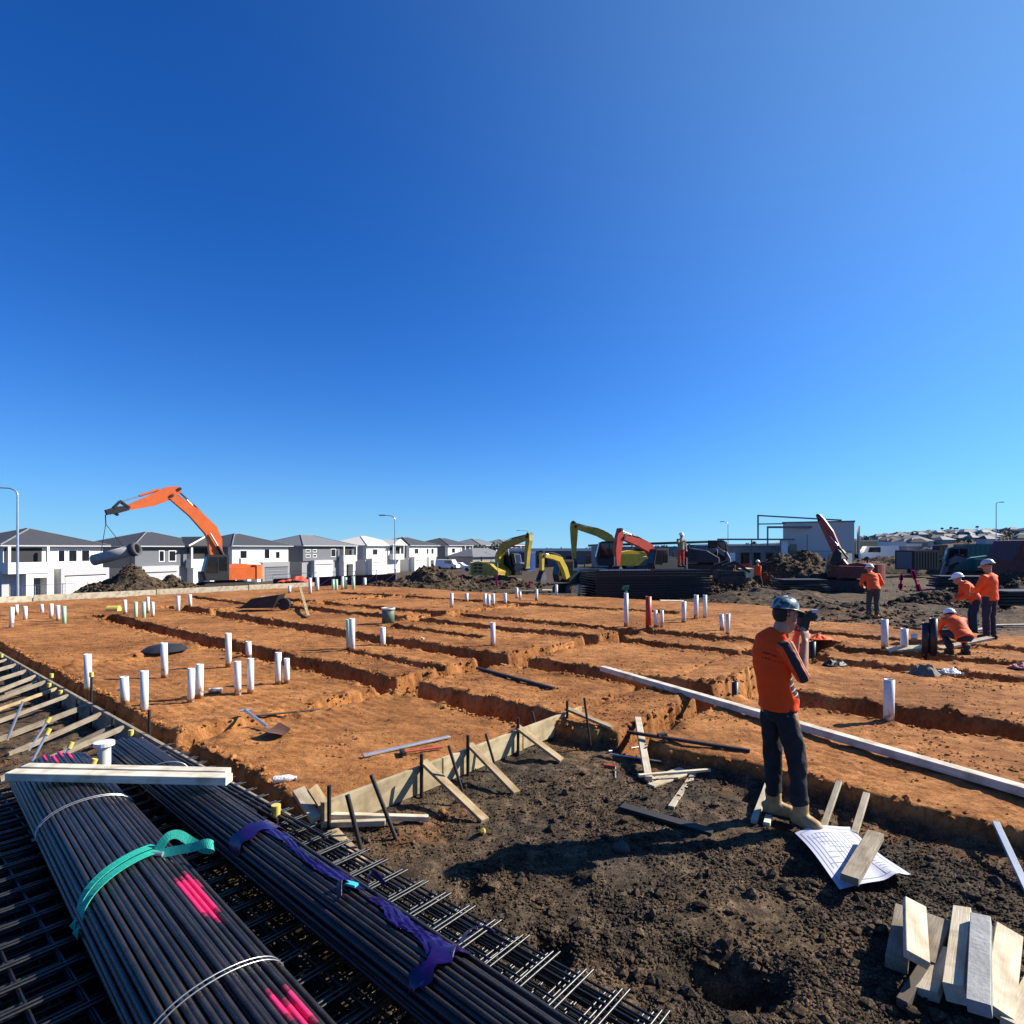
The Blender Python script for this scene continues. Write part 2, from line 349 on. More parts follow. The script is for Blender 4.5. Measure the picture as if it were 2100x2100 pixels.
TR = [  # trenches: (kind, from, to, centre at 0, slope, half width, depth)
    ('u', 0.15, 17.2, 3.32, 0.0, 0.30, 0.58), ('u', -0.9, 18.3, 5.95, -0.005, 0.36, 0.62), ('u', -9, -0.8, 6.38, 0.0, 0.42, 0.55),
    ('u', -9, 16, 9.50, -0.07, 0.29, 0.55), ('u', -9, 18.5, 11.1, -0.07, 0.29, 0.55), ('u', 4, 20, 15.9, -0.125, 0.28, 0.5), ('u', -9, 0, 13.4, 0.0, 0.25, 0.45),
    ('v', 3.1, 11.2, 3.0, 0.0, 0.25, 0.55), ('v', 0.2, 3.1, 2.72, 0.0, 0.17, 0.14), ('v', 3.3, 6.0, -0.98, 0.0, 0.17, 0.45), ('v', 5.7, 12.3, -1.0, 0.0, 0.23, 0.5),
    ('v', 8.5, 15, 9.4, 0.0, 0.26, 0.45), ('v', 5.8, 15, 16.2, 0.0, 0.26, 0.45), ('u', 17, 23, 8.0, 0, 0.22, 0.4), ('u', 5.2, 8.6, 7.6, 0, 0.16, 0.3), ('u', 3.2, 6.0, 4.6, 0, 0.10, 0.12), ('v', 0.4, 3.0, 8.5, 0, 0.12, 0.1)]
def land(x, y, detail=True):
    u, v = UV(x, y)
    j = 0.06 * fbm(x, y, 0.55, 4, 3) + 0.03 * fbm(x, y, 0.16, 3, 9)
    s1 = np.minimum(np.minimum(v - 0.27, u - 0.03), 25.0 - u)
    s2 = np.minimum(v - 3.45 + 0.1 * (u > -0.6), 0.06 - u + 40 * 0); s2 = np.minimum(s2, u + 14)
    sd = np.maximum(s1, s2); sd = np.minimum(sd, vtop(u) - v + 0.5 * fbm(x, y, 2.5, 3, 31))
    sdj = sd + j * 1.2 + 0.0
    padm = sst(-0.05, 0.05, sdj)
    z0 = base_z(x, y)
    rough = 0.020 * fbm(x, y, 0.9, 3, 1) + 0.032 * fbm(x, y, 0.28, 3, 2)
    rid = 1 - np.abs(fbm(x, y, 0.16, 3, 5)); rough = rough + 0.03 * (rid - 0.75) + 0.012 * np.abs(fbm(x, y, 0.06, 2, 8))
    fade = sst(30, 14, np.hypot(x, y)) * 0.8 + 0.2
    # trampled, dug out patches of the loam
    for hx, hy, rr, dp in HOLES:
        z0 = z0 - dp * np.exp(-(((x - hx) / rr) ** 2 + ((y - hy) / (rr * 0.8)) ** 2) ** 1.5)
    for hx, hy, rx, ry, hh in BUMPS:
        z0 = z0 + hh * np.exp(-(((x - hx) / rx) ** 2 + ((y - hy) / ry) ** 2)) * (1 + 0.5 * fbm(x, y, 0.7, 3, 44))
    zs = z0 + rough * fade
    # low channel inside the left form
    ch = sst(0.33, 0.2, v + j) * sst(-0.1, 0.05, v) * (u > 0.05); zs = zs - 0.16 * ch
    teeth = np.clip(fbm(x, y, 1.8, 2, 61) * 2.2, 0, 1); zp = 0.010 * teeth * np.abs(np.sin(v * 24 + 2.0 * fbm(x, y, 0.9, 2, 62))) + 0.02 * fbm(x, y, 1.3, 3, 11) + 0.026 * fbm(x, y, 0.33, 4, 12) + 0.016 * np.abs(fbm(x, y, 0.10, 3, 13)) - 0.02 * sst(0.25, 0.0, sdj)
    tr = np.zeros_like(zp)
    for k, a, b, c, sl, hw, dp in TR:
        p, q = (u, v) if k == 'u' else (v, u)
        w = hw + j * 1.3 - np.abs(q - (c + sl * p)); e = np.minimum(p - a, b - p) + j * 1.2
        m = sst(-0.035, 0.035, np.minimum(w, e)); tr = np.maximum(tr, m * dp)
        lip = np.exp(-((np.minimum(w, e) + 0.13) / 0.1) ** 2) * np.clip(fbm(x, y, 0.22, 3, 21) + 0.15, 0, 1) * 0.07
        zp = zp + lip * (tr < 0.02)
    zp = zp - tr + (tr > 0.05) * 0.05 * fbm(x, y, 0.3, 3, 23)
    z = zs * (1 - padm) + np.maximum(zp, np.minimum(zp, zs + 0.02)) * padm
    # colour: clay on the pad, loam outside with clay spill
    cl = padm * (0.95 - 0.34 * sst(0.1, 0.45, tr))  # trench clay darkened with depth: wall shade painted into the colour
    spill = 0.42 * np.exp(-((v - 0.9) / 0.9) ** 2 - ((u + 0.55) / 0.5) ** 2) + 0.35 * np.exp(-((v - 3.2) / 0.35) ** 2) * (u < 0)
    back = 0.38 * sst(26, 17, v) * (v > 10) * sst(-16, -2, u + 4)
    left = 0.30 * (v < 0) * (u > 2.4)
    cl = np.maximum(cl, np.maximum(np.maximum(spill, back), left) * (1 - padm))
    return z, cl, padm
HOLES = []; BUMPS = []
for px, py, rr, dp in [(1515, 2015, 0.21, 0.24), (1440, 1985, 0.16, 0.12), (1120, 1965, 0.15, 0.13), (970, 1830, 0.10, 0.10), (1620, 1785, 0.13, 0.10), (1170, 1810, 0.10, 0.06), (1530, 1640, 0.12, 0.08)]:
    q = G(px, py, -0.22); HOLES.append((q.x, q.y, rr, dp))
for px, py, rx, ry, hh in [(1580, 1245, 2.2, 1.0, 0.55), (1530, 1232, 1.6, 1.2, 0.5), (1660, 1238, 1.8, 1.0, 0.45), (1500, 1255, 1.2, 0.8, 0.4), (1740, 1262, 1.5, 0.8, 0.35), (1850, 1255, 3.0, 0.9, 0.3), (2050, 1270, 3.0, 1.0, 0.3), (1900, 1225, 3.5, 1.4, 0.4)]:
    q = G(px, py, -0.2); BUMPS.append((q.x, q.y, rx, ry, hh))
def gz(x, y):
    z, c, p = land(np.array([float(x)]), np.array([float(y)])); return float(z[0])
def GG(x, y, it=6):
    """point of the land that photo pixel (x, y) shows"""
    z = -0.2
    for _ in range(it):
        p = G(x, y, z); z = 0.5 * z + 0.5 * gz(p.x, p.y)
    p = G(x, y, z); p.z = gz(p.x, p.y); return p

def axis(segs):
    out = []
    for a, b, s0, s1 in segs:
        x = a
        while x < b - 1e-6:
            out.append(x); t = (x - a) / (b - a); x += s0 + (s1 - s0) * t
    out.append(segs[-1][1]); return np.array(out)
au = axis([(-9.5, -3.6, 0.08, 0.03), (-3.6, 1.0, 0.026, 0.026), (1.0, 10, 0.03, 0.055), (10, 29, 0.06, 0.11)])
av = axis([(-3.4, -0.6, 0.07, 0.026), (-0.6, 3.8, 0.026, 0.028), (3.8, 12, 0.03, 0.05), (12, 24, 0.055, 0.1)])
gu, gv = np.meshgrid(au, av, indexing='ij')
gx, gy = XY(gu, gv)
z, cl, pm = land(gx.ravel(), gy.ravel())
nu, nv_ = len(au), len(av)
V = np.stack([gx.ravel(), gy.ravel(), z], 1)
I = np.arange(nu * nv_).reshape(nu, nv_)
Q = np.stack([I[:-1, :-1].ravel(), I[:-1, 1:].ravel(), I[1:, 1:].ravel(), I[1:, :-1].ravel()], 1)
def sub(V, Q, sel, name):
    q = Q[sel]; ids, inv = np.unique(q, return_inverse=True)
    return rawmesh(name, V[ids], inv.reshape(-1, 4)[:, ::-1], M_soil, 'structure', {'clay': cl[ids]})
# orient faces upward
a, b_, c_ = V[Q[0, 0]], V[Q[0, 1]], V[Q[0, 2]]
if np.cross(b_ - a, c_ - a)[2] > 0: Q = Q[:, ::-1]
inpad = pm[Q].mean(1) > 0.5
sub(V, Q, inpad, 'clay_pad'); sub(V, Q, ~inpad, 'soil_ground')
# the land out to the horizon
ax = axis([(-3000, -300, 500, 60), (-300, -60, 40, 4), (-60, 70, 0.8, 0.8), (70, 300, 4, 40), (300, 3000, 60, 500)])
ay = axis([(-400, -4, 80, 2), (-4, 60, 0.8, 0.8), (60, 300, 3, 14), (300, 900, 14, 60), (900, 4500, 80, 700)])
fx, fy = np.meshgrid(ax, ay, indexing='ij'); X_, Y_ = fx.ravel(), fy.ravel()
zf = base_z(X_, Y_)
uu, vv = UV(X_, Y_)
ins = np.minimum(np.minimum(uu + 9.5, 29 - uu), np.minimum(vv + 3.4, 24 - vv))
for hx, hy, rx, ry, hh in BUMPS: zf = zf + hh * np.exp(-(((X_ - hx) / rx) ** 2 + ((Y_ - hy) / ry) ** 2))
zf = zf + 0.035 * np.sin((X_ * 0.75 - Y_ * 0.35) * 3.0 + 2 * fbm(X_, Y_, 6, 2, 57)) * sst(3, 9, X_) * sst(60, 40, Y_) + 0.10 * fbm(X_, Y_, 2.2, 3, 51) + 0.10 * fbm(X_, Y_, 7, 3, 52) * sst(25, 40, np.hypot(X_, Y_)) + 2.0 * fbm(X_, Y_, 60, 3, 53) * sst(200, 500, np.hypot(X_, Y_))
zf = zf - 1.2 * sst(0.5, 1.6, ins) - 0.05 * (ins > -0.6)
I = np.arange(len(X_)).reshape(len(ax), len(ay))
Q2 = np.stack([I[:-1, :-1].ravel(), I[1:, :-1].ravel(), I[1:, 1:].ravel(), I[:-1, 1:].ravel()], 1)
rut = np.sin((X_ * 0.75 - Y_ * 0.35) * 3.0 + 2 * fbm(X_, Y_, 6, 2, 57)) * sst(3, 9, X_) * sst(60, 40, Y_); 
clf = -0.12 * sst(20, 30, Y_) + 0.06 * rut + 0.30 * np.exp(-((X_ - 0.62 * Y_ - 1.5 + 2 * fbm(X_, Y_, 12, 2, 58)) / 3.0) ** 2) * sst(26, 36, Y_) + 0.10 + 0.2 * fbm(X_, Y_, 9, 3, 54) + 0.22 * sst(40, 26, np.hypot(X_, Y_))
rawmesh('terrain', np.stack([X_, Y_, zf], 1), Q2, M_soil, 'structure', {'clay': clf})

# ================================================================== loose clods of earth
def ico():
    bm = bmesh.new(); bmesh.ops.create_icosphere(bm, subdivisions=1, radius=1); v = np.array([p.co[:] for p in bm.verts]); f = np.array([[q.index for q in x.verts] for x in bm.faces]); bm.free(); return v, f
IV, IF = ico()
def clods(name, pts, rad, cl, seed, label_kind='stuff'):
    rng = np.random.default_rng(seed); n = len(pts)
    sc = rad[:, None] * rng.uniform(0.6, 1.25, (n, 3)); sc[:, 2] *= 0.75
    a = rng.uniform(0, 6.28, n); jit = rng.uniform(0.62, 1.25, (n, len(IV), 1))
    P = IV[None] * jit * sc[:, None]; t = rng.uniform(-0.6, 0.6, n)
    x = P[..., 0] * np.cos(a)[:, None] - P[..., 1] * np.sin(a)[:, None]; y = P[..., 0] * np.sin(a)[:, None] + P[..., 1] * np.cos(a)[:, None]
    zz = P[..., 2] + x * 0.35 * t[:, None]
    P = np.stack([x, y, zz], -1) + pts[:, None]
    Fc = IF[None] + (np.arange(n) * len(IV))[:, None, None]
    return rawmesh(name, P.reshape(-1, 3), Fc.reshape(-1, 3), M_soil, 'stuff', {'clay': np.repeat(cl, len(IV))}, smooth=False)
rng = np.random.default_rng(3)
# loam clods near the camera: seen area only, denser where a coarse noise is high
n = 150000
px = rng.uniform(-60, 2160, n); py = 1440 + 700 * rng.uniform(0, 1, n) ** 0.8
d = F * 2.27 / (py - HZ); x = (px - 1050) / F * d; y = d
zz, c_, p_ = land(x, y); dens = fbm(x, y, 0.7, 3, 71) + 0.6 * fbm(x, y, 0.2, 2, 72)
keep = (p_ < 0.3) & (dens > rng.uniform(-0.6, 0.6, n)); x, y, zz, c_ = x[keep], y[keep], zz[keep], c_[keep]
r = 0.005 + 0.010 * rng.uniform(0, 1, len(x)) ** 2.5 + 0.040 * (rng.uniform(0, 1, len(x)) > 0.985) * rng.uniform(0.2, 1, len(x)) ** 1.5
clods('soil_clods', np.stack([x, y, zz + r * 0.25], 1), r, c_ + rng.uniform(-0.2, 0.15, len(x)), 5)
# crumbs of clay on the pad and along the trench lips
n = 60000
u = -8 + 26 * rng.uniform(0, 1, n) ** 1.4; v = 0.3 + 16 * rng.uniform(0, 1, n) ** 1.3
x, y = XY(u, v); ok = (y > 2) & (np.abs(x) < y * 0.95); x, y, u, v = x[ok], y[ok], u[ok], v[ok]
zz, c_, p_ = land(x, y); e = 0.06; z2 = land(x + e, y + e)[0]; z3 = land(x - e, y - e)[0]
slope = np.maximum(np.abs(z2 - zz), np.abs(z3 - zz))
keep = (p_ > 0.5) & ((slope > 0.04) | (fbm(x, y, 0.9, 3, 75) > 0.30) | (rng.uniform(0, 1, len(x)) > 0.88)); x, y, zz, c_, slope = x[keep], y[keep], zz[keep], c_[keep], slope[keep]
r = (0.006 + 0.014 * rng.uniform(0, 1, len(x)) ** 2) * np.where(slope > 0.04, 2.2, 1.0)
clods('clay_crumbs', np.stack([x, y, zz + r * 0.2], 1), r, np.full(len(x), 0.85), 6)
# clods over the churned ground beyond the pad
n = 26000; py = rng.uniform(1172, 1300, n); px = rng.uniform(700, 2200, n); d = F * 2.35 / (py - HZ); x = (px - 1050) / F * d; y = d; u, v = UV(x, y)
keep = (v > vtop(u) + 0.2) & (fbm(x, y, 3, 3, 77) > rng.uniform(-0.5, 0.5, n)); x, y = x[keep], y[keep]; near_ = (UV(x, y)[1] < 23.5) & (UV(x, y)[0] < 28); zz = np.where(near_, land(x, y)[0], base_z(x, y))
r = 0.02 + 0.10 * rng.uniform(0, 1, len(x)) ** 4; clods('far_clods', np.stack([x, y, zz], 1), r, 0.1 + 0.25 * rng.uniform(-1, 1, len(x)), 9)
# rubble clinging to the trench walls
u = rng.uniform(-6, 18, 150000); v = rng.uniform(0.2, 15.5, 150000); x, y = XY(u, v); ok = (y > 3) & (np.abs(x) < y * 0.92); x, y = x[ok], y[ok]
zz, c_, p_ = land(x, y); e = 0.07; sl_ = np.maximum(np.abs(land(x + e, y)[0] - zz), np.abs(land(x, y + e)[0] - zz)); keep = (sl_ > 0.10) & (p_ > 0.4); x, y, zz = x[keep][:6000], y[keep][:6000], zz[keep][:6000]
r = 0.012 + 0.04 * rng.uniform(0, 1, len(x)) ** 2.2
clods('trench_rubble', np.stack([x, y, zz], 1), r, 0.72 + 0.2 * rng.uniform(-1, 1, len(x)), 8)
# ================================================================== heaps of soil
def heap(label, c, rx, ry, h, seed, clay=0.0, rot=0.0, n=100, sharp=1.0):
    t = np.linspace(-1.25, 1.25, n); a, b = np.meshgrid(t, t, indexing='ij'); a, b = a.ravel(), b.ravel()
    rr = np.sqrt(a * a + b * b) + 0.16 * fbm(a * 3, b * 3, 1.0, 3, seed)
    prof = np.clip(1 - rr, 0, 1) ** sharp
    lx, ly = a * rx, b * ry
    z = h * prof * (1 + 0.35 * fbm(lx, ly, 1.4, 3, seed + 1)) + 0.22 * fbm(lx, ly, 0.7, 4, seed + 2) * (prof > 0.01) + 0.20 * np.abs(fbm(lx, ly, 0.35, 3, seed + 4)) * (prof > 0.01) - 0.35 * (prof <= 0.01)
    cs, sn = math.cos(rot), math.sin(rot)
    P = np.stack([lx * cs - ly * sn, lx * sn + ly * cs, z], 1)
    I = np.arange(n * n).reshape(n, n)
    Qh = np.stack([I[:-1, :-1].ravel(), I[1:, :-1].ravel(), I[1:, 1:].ravel(), I[:-1, 1:].ravel()], 1)
    o = rawmesh('soil_heap', P, Qh, M_soil, None, {'clay': np.full(len(P), clay) + 0.15 * fbm(lx, ly, 1.0, 2, seed + 3)})
    o.location = c; setp(o, label, 'soil heap', 'soil heaps around the site')
    k = (prof > 0.03).nonzero()[0]; rg_ = np.random.default_rng(seed); k = rg_.choice(k, min(1400, len(k)), replace=False)
    co = clods('clods', P[k], 0.03 + 0.13 * rg_.uniform(0, 1, len(k)) ** 3, np.full(len(k), clay) + rg_.uniform(-.1, .2, len(k)), seed); co.parent = o; return o
def land0(x, y): return float(base_z(np.array([x]), np.array([y]))[0])
def at(px, d):     # place on the land straight ahead of photo column px at distance d
    x = (px - 1050) / F * d; return Vector((x, d, land0(x, d)))
heap('long dark soil heap in front of the nearest grey-roofed house, under the hanging pipe', at(262, 35), 3.6, 2.6, 1.75, 11, 0.12)
heap('low dark soil heap at the left foot of the orange excavator with pale rubble', at(352, 36.5), 3.3, 2.4, 1.25, 21, 0.05)
heap('black soil heap between the temporary fence and the leftmost yellow excavator', at(880, 38), 3.9, 2.8, 1.55, 31, -0.1)
heap('low grey brown soil heap right of the maroon fence cloth', at(775, 37), 2.0, 2.0, 0.7, 41, 0.25)
heap('low black soil bank under the olive yellow excavator', at(1000, 43), 4.6, 2.4, 1.0, 51, -0.15)
heap('wide black soil bank below the box-shaped two storey building', at(1625, 37), 4.0, 2.5, 2.1, 61, -0.2, sharp=0.6)
heap('brown soil heap behind the steel mesh stack near the yellow plate', at(1500, 34), 2.4, 2.0, 1.0, 71, 0.1)
heap('dark soil bank right of the red loader at the far right', at(2080, 30), 3.2, 2.4, 1.3, 81, 0.0)
heap('low dark soil bank in the middle distance between two pink pegs and the green machine', at(1945, 24), 2.2, 1.6, 0.6, 91, 0.0)
heap('dark rough soil bank on the far right slope', at(1850, 62), 14, 5, 2.0, 95, -0.1)

# ================================================================== two storey houses along the street
HO = Vector((-52, 65, 0)); HR = Vector((0.382, 0.924, 0)); 
M_wallw = mat('white render', (0.66, 0.65, 0.62), 0.8, var=0.04)
M_wallg = mat('pale grey render', (0.42, 0.42, 0.42), 0.8, var=0.06)
M_walld = mat('dark grey cladding and side shade', (0.13, 0.135, 0.15), 0.8, var=0.08)
M_brick = mat('grey brick', (0.26, 0.255, 0.26), 0.85, var=0.15, sc=8)
M_roofd = mat('charcoal roof tile', (0.050, 0.052, 0.058), 0.7, var=0.12, sc=2)
M_roofg = mat('grey roof tile', (0.15, 0.155, 0.16), 0.7, var=0.12, sc=2)
M_roofw = mat('pale cream roof tile', (0.62, 0.58, 0.50), 0.7, var=0.08, sc=2)
M_dark = mat('painted opening shade', (0.02, 0.02, 0.022), 0.7)  # dark colour that paints shade onto flat house panels
def hip(mb, x0, x1, y0, y1, z0, h, ov=0.55):
    x0 -= ov; x1 += ov; y0 -= ov; y1 += ov
    w, l = x1 - x0, y1 - y0; k = min(w, l) / 2
    if w >= l: a, b = (x0 + k, (y0 + y1) / 2), (x1 - k, (y0 + y1) / 2)
    else: a, b = ((x0 + x1) / 2, y0 + k), ((x0 + x1) / 2, y1 - k)
    t = 0.18
    vs = [(x0, y0, z0), (x1, y0, z0), (x1, y1, z0), (x0, y1, z0), (x0, y0, z0 + t), (x1, y0, z0 + t), (x1, y1, z0 + t), (x0, y1, z0 + t), (a[0], a[1], z0 + t + h), (b[0] + 0.01, b[1] + 0.01, z0 + t + h)]
    fs = [(3, 2, 1, 0), (0, 1, 5, 4), (1, 2, 6, 5), (2, 3, 7, 6), (3, 0, 4, 7)]
    if w >= l: fs += [(4, 5, 9, 8), (5, 6, 9), (6, 7, 8, 9), (7, 4, 8)]
    else: fs += [(4, 5, 8), (5, 6, 9, 8), (6, 7, 9), (7, 4, 8, 9)]
    mb.add(vs, fs); return [(x0, y0, z0 + t), (x1, y0, z0 + t), (x1, y1, z0 + t), (x0, y1, z0 + t)], (a[0], a[1], z0 + t + h), (b[0], b[1], z0 + t + h)
def window(t, x0, x1, z0, z1, y, fm=None):
    f = MB(); w = 0.09
    for a, b, c, e in ((x0, x1, z0, z0 + w), (x0, x1, z1 - w, z1), (x0, x0 + w, z0 + w, z1 - w), (x1 - w, x1, z0 + w, z1 - w)): f.bx(a, b, y - 0.05, y + 0.07, c, e)
    fo = part('window', f, fm or M_white, t, world=False)
    part('pane', MB().bx(x0 + w, x1 - w, y - 0.03, y + 0.02, z0 + w, z1 - w), M_glass, fo, world=False)
def house(label, s, w, dep, roofm, up, low, zb, feats, h1=2.75, h2=2.6, rh=1.9):
    p = HO + HR * s; rz = math.atan2(HR.y, HR.x)
    # local frame: x along the street (away), y toward the back of the lot (left), so the front is at y = 0
    t = thing('two_storey_house', label, 'house', (p.x, p.y, zb), rz, 'houses along the street')
    part('wall', MB().bx(0, w, 0, dep, -0.6, h1), low, t, 'ground floor walls', world=False)
    u0, u1 = feats.get('upper', (0.0, w))
    part('wall', MB().bx(u0, u1, -0.25, dep - 0.5, h1, h1 + h2), up, t, 'upper floor walls', world=False)
    r = MB(); cor, a, b = hip(r, u0, u1, -0.25, dep - 0.5, h1 + h2, rh); ro = part('roof', r, roofm, t, world=False)
    g = MB()
    for i in range(4):
        c = cor[i]; e = cor[(i + 1) % 4]
        g.beam((c[0], c[1], c[2] - 0.09), (e[0], e[1], e[2] - 0.09), 0.13, 0.14)
    part('gutter', g, feats.get('trim', M_wallg), ro, world=False)
    rd = MB()
    wide = (u1 - u0) >= (dep - 0.25)
    for i, c in enumerate(cor):
        top = (a if i in (0, 3) else b) if wide else (a if i in (0, 1) else b)
        rd.tube([c, top], 0.10, 6)
    rd.tube([a, b], 0.10, 6); part('ridge_cap', rd, feats.get('ridge', M_roofg), ro, world=False)
    if 'side' in feats: part('side_shade_panel', MB().bx(u0 - 0.04, u0, 0.6, dep - 1, h1 - 0.1, h1 + h2 - 0.1), feats['side'], t, world=False)  # darker slab paints the shade on the side wall away from the sun
    for x0, x1, z0, z1 in feats.get('win', []): window(t, x0, x1, z0, z1, -0.25 if z0 > h1 - 0.1 else 0.0)
    if 'garage' in feats:
        x0, x1, pr, gm, dm = feats['garage']
        part('garage_block', MB().bx(x0, x1, -pr, 0, -0.6, h1 + 0.15), gm, t, world=False)
        go = part('garage_door', MB().bx(x0 + 0.45, x1 - 0.45, -pr - 0.03, -pr + 0.02, -0.6, 2.0), dm, t, world=False)
        sl = MB()
        for k in range(4): sl.bx(x0 + 0.5, x1 - 0.5, -pr - 0.05, -pr - 0.03, 0.05 + k * 0.48, 0.08 + k * 0.48)
        part('door_groove', sl, M_wallg, go, world=False)
        part('door_shade_strip', MB().bx(x0 + 0.4, x1 - 0.4, -pr - 0.04, -pr, 2.0, 2.14), M_dark, t, world=False)  # dark strip paints the shade above the garage door
    if 'balcony' in feats:
        x0, x1, bm_ = feats['balcony']
        bo = part('balcony', MB().bx(x0, x1, -1.3, -0.25, h1 - 0.25, h1 + 0.0).bx(x0, x1, -1.3, -1.18, h1, h1 + 0.95).bx(x0, x0 + 0.12, -1.18, -0.25, h1, h1 + 0.95).bx(x1 - 0.12, x1, -1.18, -0.25, h1, h1 + 0.95), bm_, t, world=False)
        part('balcony_post', MB().bx(x0, x0 + 0.25, -1.32, -1.07, h1 + 0.95, h1 + h2), bm_, bo, world=False)
        part('balcony_post', MB().bx(x1 - 0.25, x1, -1.32, -1.07, h1 + 0.95, h1 + h2), bm_, bo, world=False)
        part('balcony_shade_panel', MB().bx(x0 + 0.2, x1 - 0.2, -0.3, -0.24, h1 + 0.1, h1 + h2 - 0.15), M_dark, t, world=False)  # dark slab on the wall paints the shade inside the balcony
        if feats.get('gable'):
            q = MB(); xm = (x0 + x1) / 2; zt = h1 + h2 + 0.18
            q.add([(x0 - 0.6, -1.6, zt), (x1 + 0.6, -1.6, zt), (xm, -1.6, zt + 1.3), (x0 - 0.6, 3, zt), (x1 + 0.6, 3, zt), (xm, 3, zt + 1.3)], [(0, 1, 2), (0, 2, 5, 3), (1, 4, 5, 2), (0, 3, 4, 1)])
            gr = part('gable_roof', q, roofm, t, world=False)
            part('barge_board', MB().beam((x0 - 0.65, -1.66, zt), (xm, -1.66, zt + 1.32), 0.08, 0.2).beam((x1 + 0.65, -1.66, zt), (xm, -1.66, zt + 1.32), 0.08, 0.2), M_white, gr, world=False)
    if 'porch' in feats:
        x0, x1, pm_ = feats['porch']
        po = part('porch', MB().bx(x0, x0 + 0.7, -1.2, 0, -0.6, h1).bx(x1 - 0.7, x1, -1.2, 0, -0.6, h1).bx(x0 + 0.7, x1 - 0.7, -1.2, 0, 2.0, h1), pm_, t, world=False)
        part('front_door', MB().bx(x0 + 0.75, x1 - 0.75, -0.04, 0.0, -0.3, 1.95), M_walld, t, world=False)
    return t
house('nearest white house at the left edge with charcoal hip roof and pale garage door', -3.2, 10.2, 11, M_roofd, M_wallw, M_wallg, -3.1,
      dict(garage=(4.9, 10.2, 1.4, M_wallg, M_wallw), porch=(1.6, 4.3, M_wallw), balcony=(-0.1, 3.8, M_wallw), win=[(5.2, 6.0, 3.6, 5.0), (6.3, 7.3, 3.6, 5.0), (7.7, 8.7, 3.6, 5.0)], side=M_walld, trim=M_wallg))
house('grey clad house with white gabled balcony, second from the left edge', 11.0, 11.4, 11, M_roofd, M_walld, M_brick, -3.1,
      dict(garage=(0.4, 5.6, 1.0, M_wallg, M_wallg), balcony=(7.2, 11.2, M_wallw), gable=True, porch=(7.6, 11.0, M_wallw), win=[(3.2, 4.0, 3.4, 4.9), (4.6, 5.7, 3.4, 4.9)], side=M_walld))
house('white and grey house partly behind the orange excavator', 26.0, 11.5, 11, M_roofd, M_wallw, M_wallg, -3.0,
      dict(garage=(5.2, 11.0, 1.0, M_brick, M_walld), porch=(2.0, 4.6, M_wallw), win=[(1.4, 2.8, 3.5, 4.8), (6.2, 7.4, 3.4, 5.0), (8.6, 9.6, 3.4, 4.6)], side=M_walld))
house('house with four narrow upper windows and a white box balcony, right of the excavator counterweight', 41.0, 14.0, 11, M_roofg, M_walld, M_brick, -2.9,
      dict(garage=(2.0, 7.0, 1.0, M_wallg, M_white), balcony=(9.6, 13.6, M_wallw), porch=(9.8, 13.2, M_wallw), win=[(0.6, 1.8, 3.4, 3.9), (0.6, 1.8, 4.3, 4.8), (2.4, 3.4, 3.4, 3.9), (2.4, 3.4, 4.3, 4.8), (7.2, 8.6, 3.4, 4.9)], side=M_walld, upper=(0.0, 14.0)))
house('house with a cream tiled roof and white gable, behind the maroon fence', 59.0, 12.5, 11, M_roofw, M_wallw, M_wallw, -2.8,
      dict(garage=(0.6, 5.8, 1.2, M_wallw, M_white), balcony=(8.0, 12.2, M_wallw), gable=True, win=[(2.0, 3.8, 3.5, 4.8)], side=M_wallg, ridge=M_roofw))
house('white house with charcoal roof behind the middle street lamp', 75.0, 12.5, 11, M_roofd, M_wallw, M_wallw, -2.7,
      dict(garage=(0.6, 5.8, 1.2, M_wallw, M_white), porch=(7.0, 10.0, M_wallw), win=[(2.0, 3.8, 3.5, 4.8), (7.4, 8.4, 3.4, 4.8), (9.6, 10.8, 3.4, 4.8)], side=M_walld))
house('house with dark shaded side wall and charcoal roof, third from the far end of the row', 93.0, 13.0, 11, M_roofd, M_wallw, M_walld, -2.6,
      dict(garage=(0.6, 5.8, 1.2, M_walld, M_brick), balcony=(7.6, 12.2, M_wallw), porch=(7.8, 11.6, M_wallw), win=[(2.0, 3.8, 3.5, 4.8)], side=M_walld))
house('white house with grey roof and arched porch, second from the far end', 112.0, 14.0, 11, M_roofg, M_wallw, M_wallw, -2.5,
      dict(garage=(0.6, 5.8, 1.2, M_wallw, M_wallw), porch=(6.6, 9.6, M_wallw), win=[(1.4, 2.2, 3.4, 4.9), (2.8, 3.6, 3.4, 4.9), (4.2, 5.0, 3.4, 4.9), (8, 11, 3.4, 4.9)], side=M_walld))
house('last house of the row with a grey roof and a flat white verandah', 132.0, 15.0, 11, M_roofg, M_walld, M_brick, -2.4,
      dict(garage=(0.6, 5.8, 1.2, M_brick, M_walld), balcony=(8.6, 14.2, M_wallw), porch=(9.0, 12.6, M_wallw), win=[(2.0, 4.8, 3.4, 4.8)], side=M_walld, trim=M_white))
# small bungalow roof beyond the last house
p = at(1000, 150); t = thing('bungalow', 'single storey grey bungalow beyond the last house, behind the white car', 'house', (p.x - 2, p.y, -2.6), 0.9)
part('wall', MB().bx(-7, 7, -4, 4, -1, 2.6), M_brick, t, world=False); q = MB(); hip(q, -7, 7, -4, 4, 2.6, 2.0); part('roof', q, M_roofg, t, world=False)

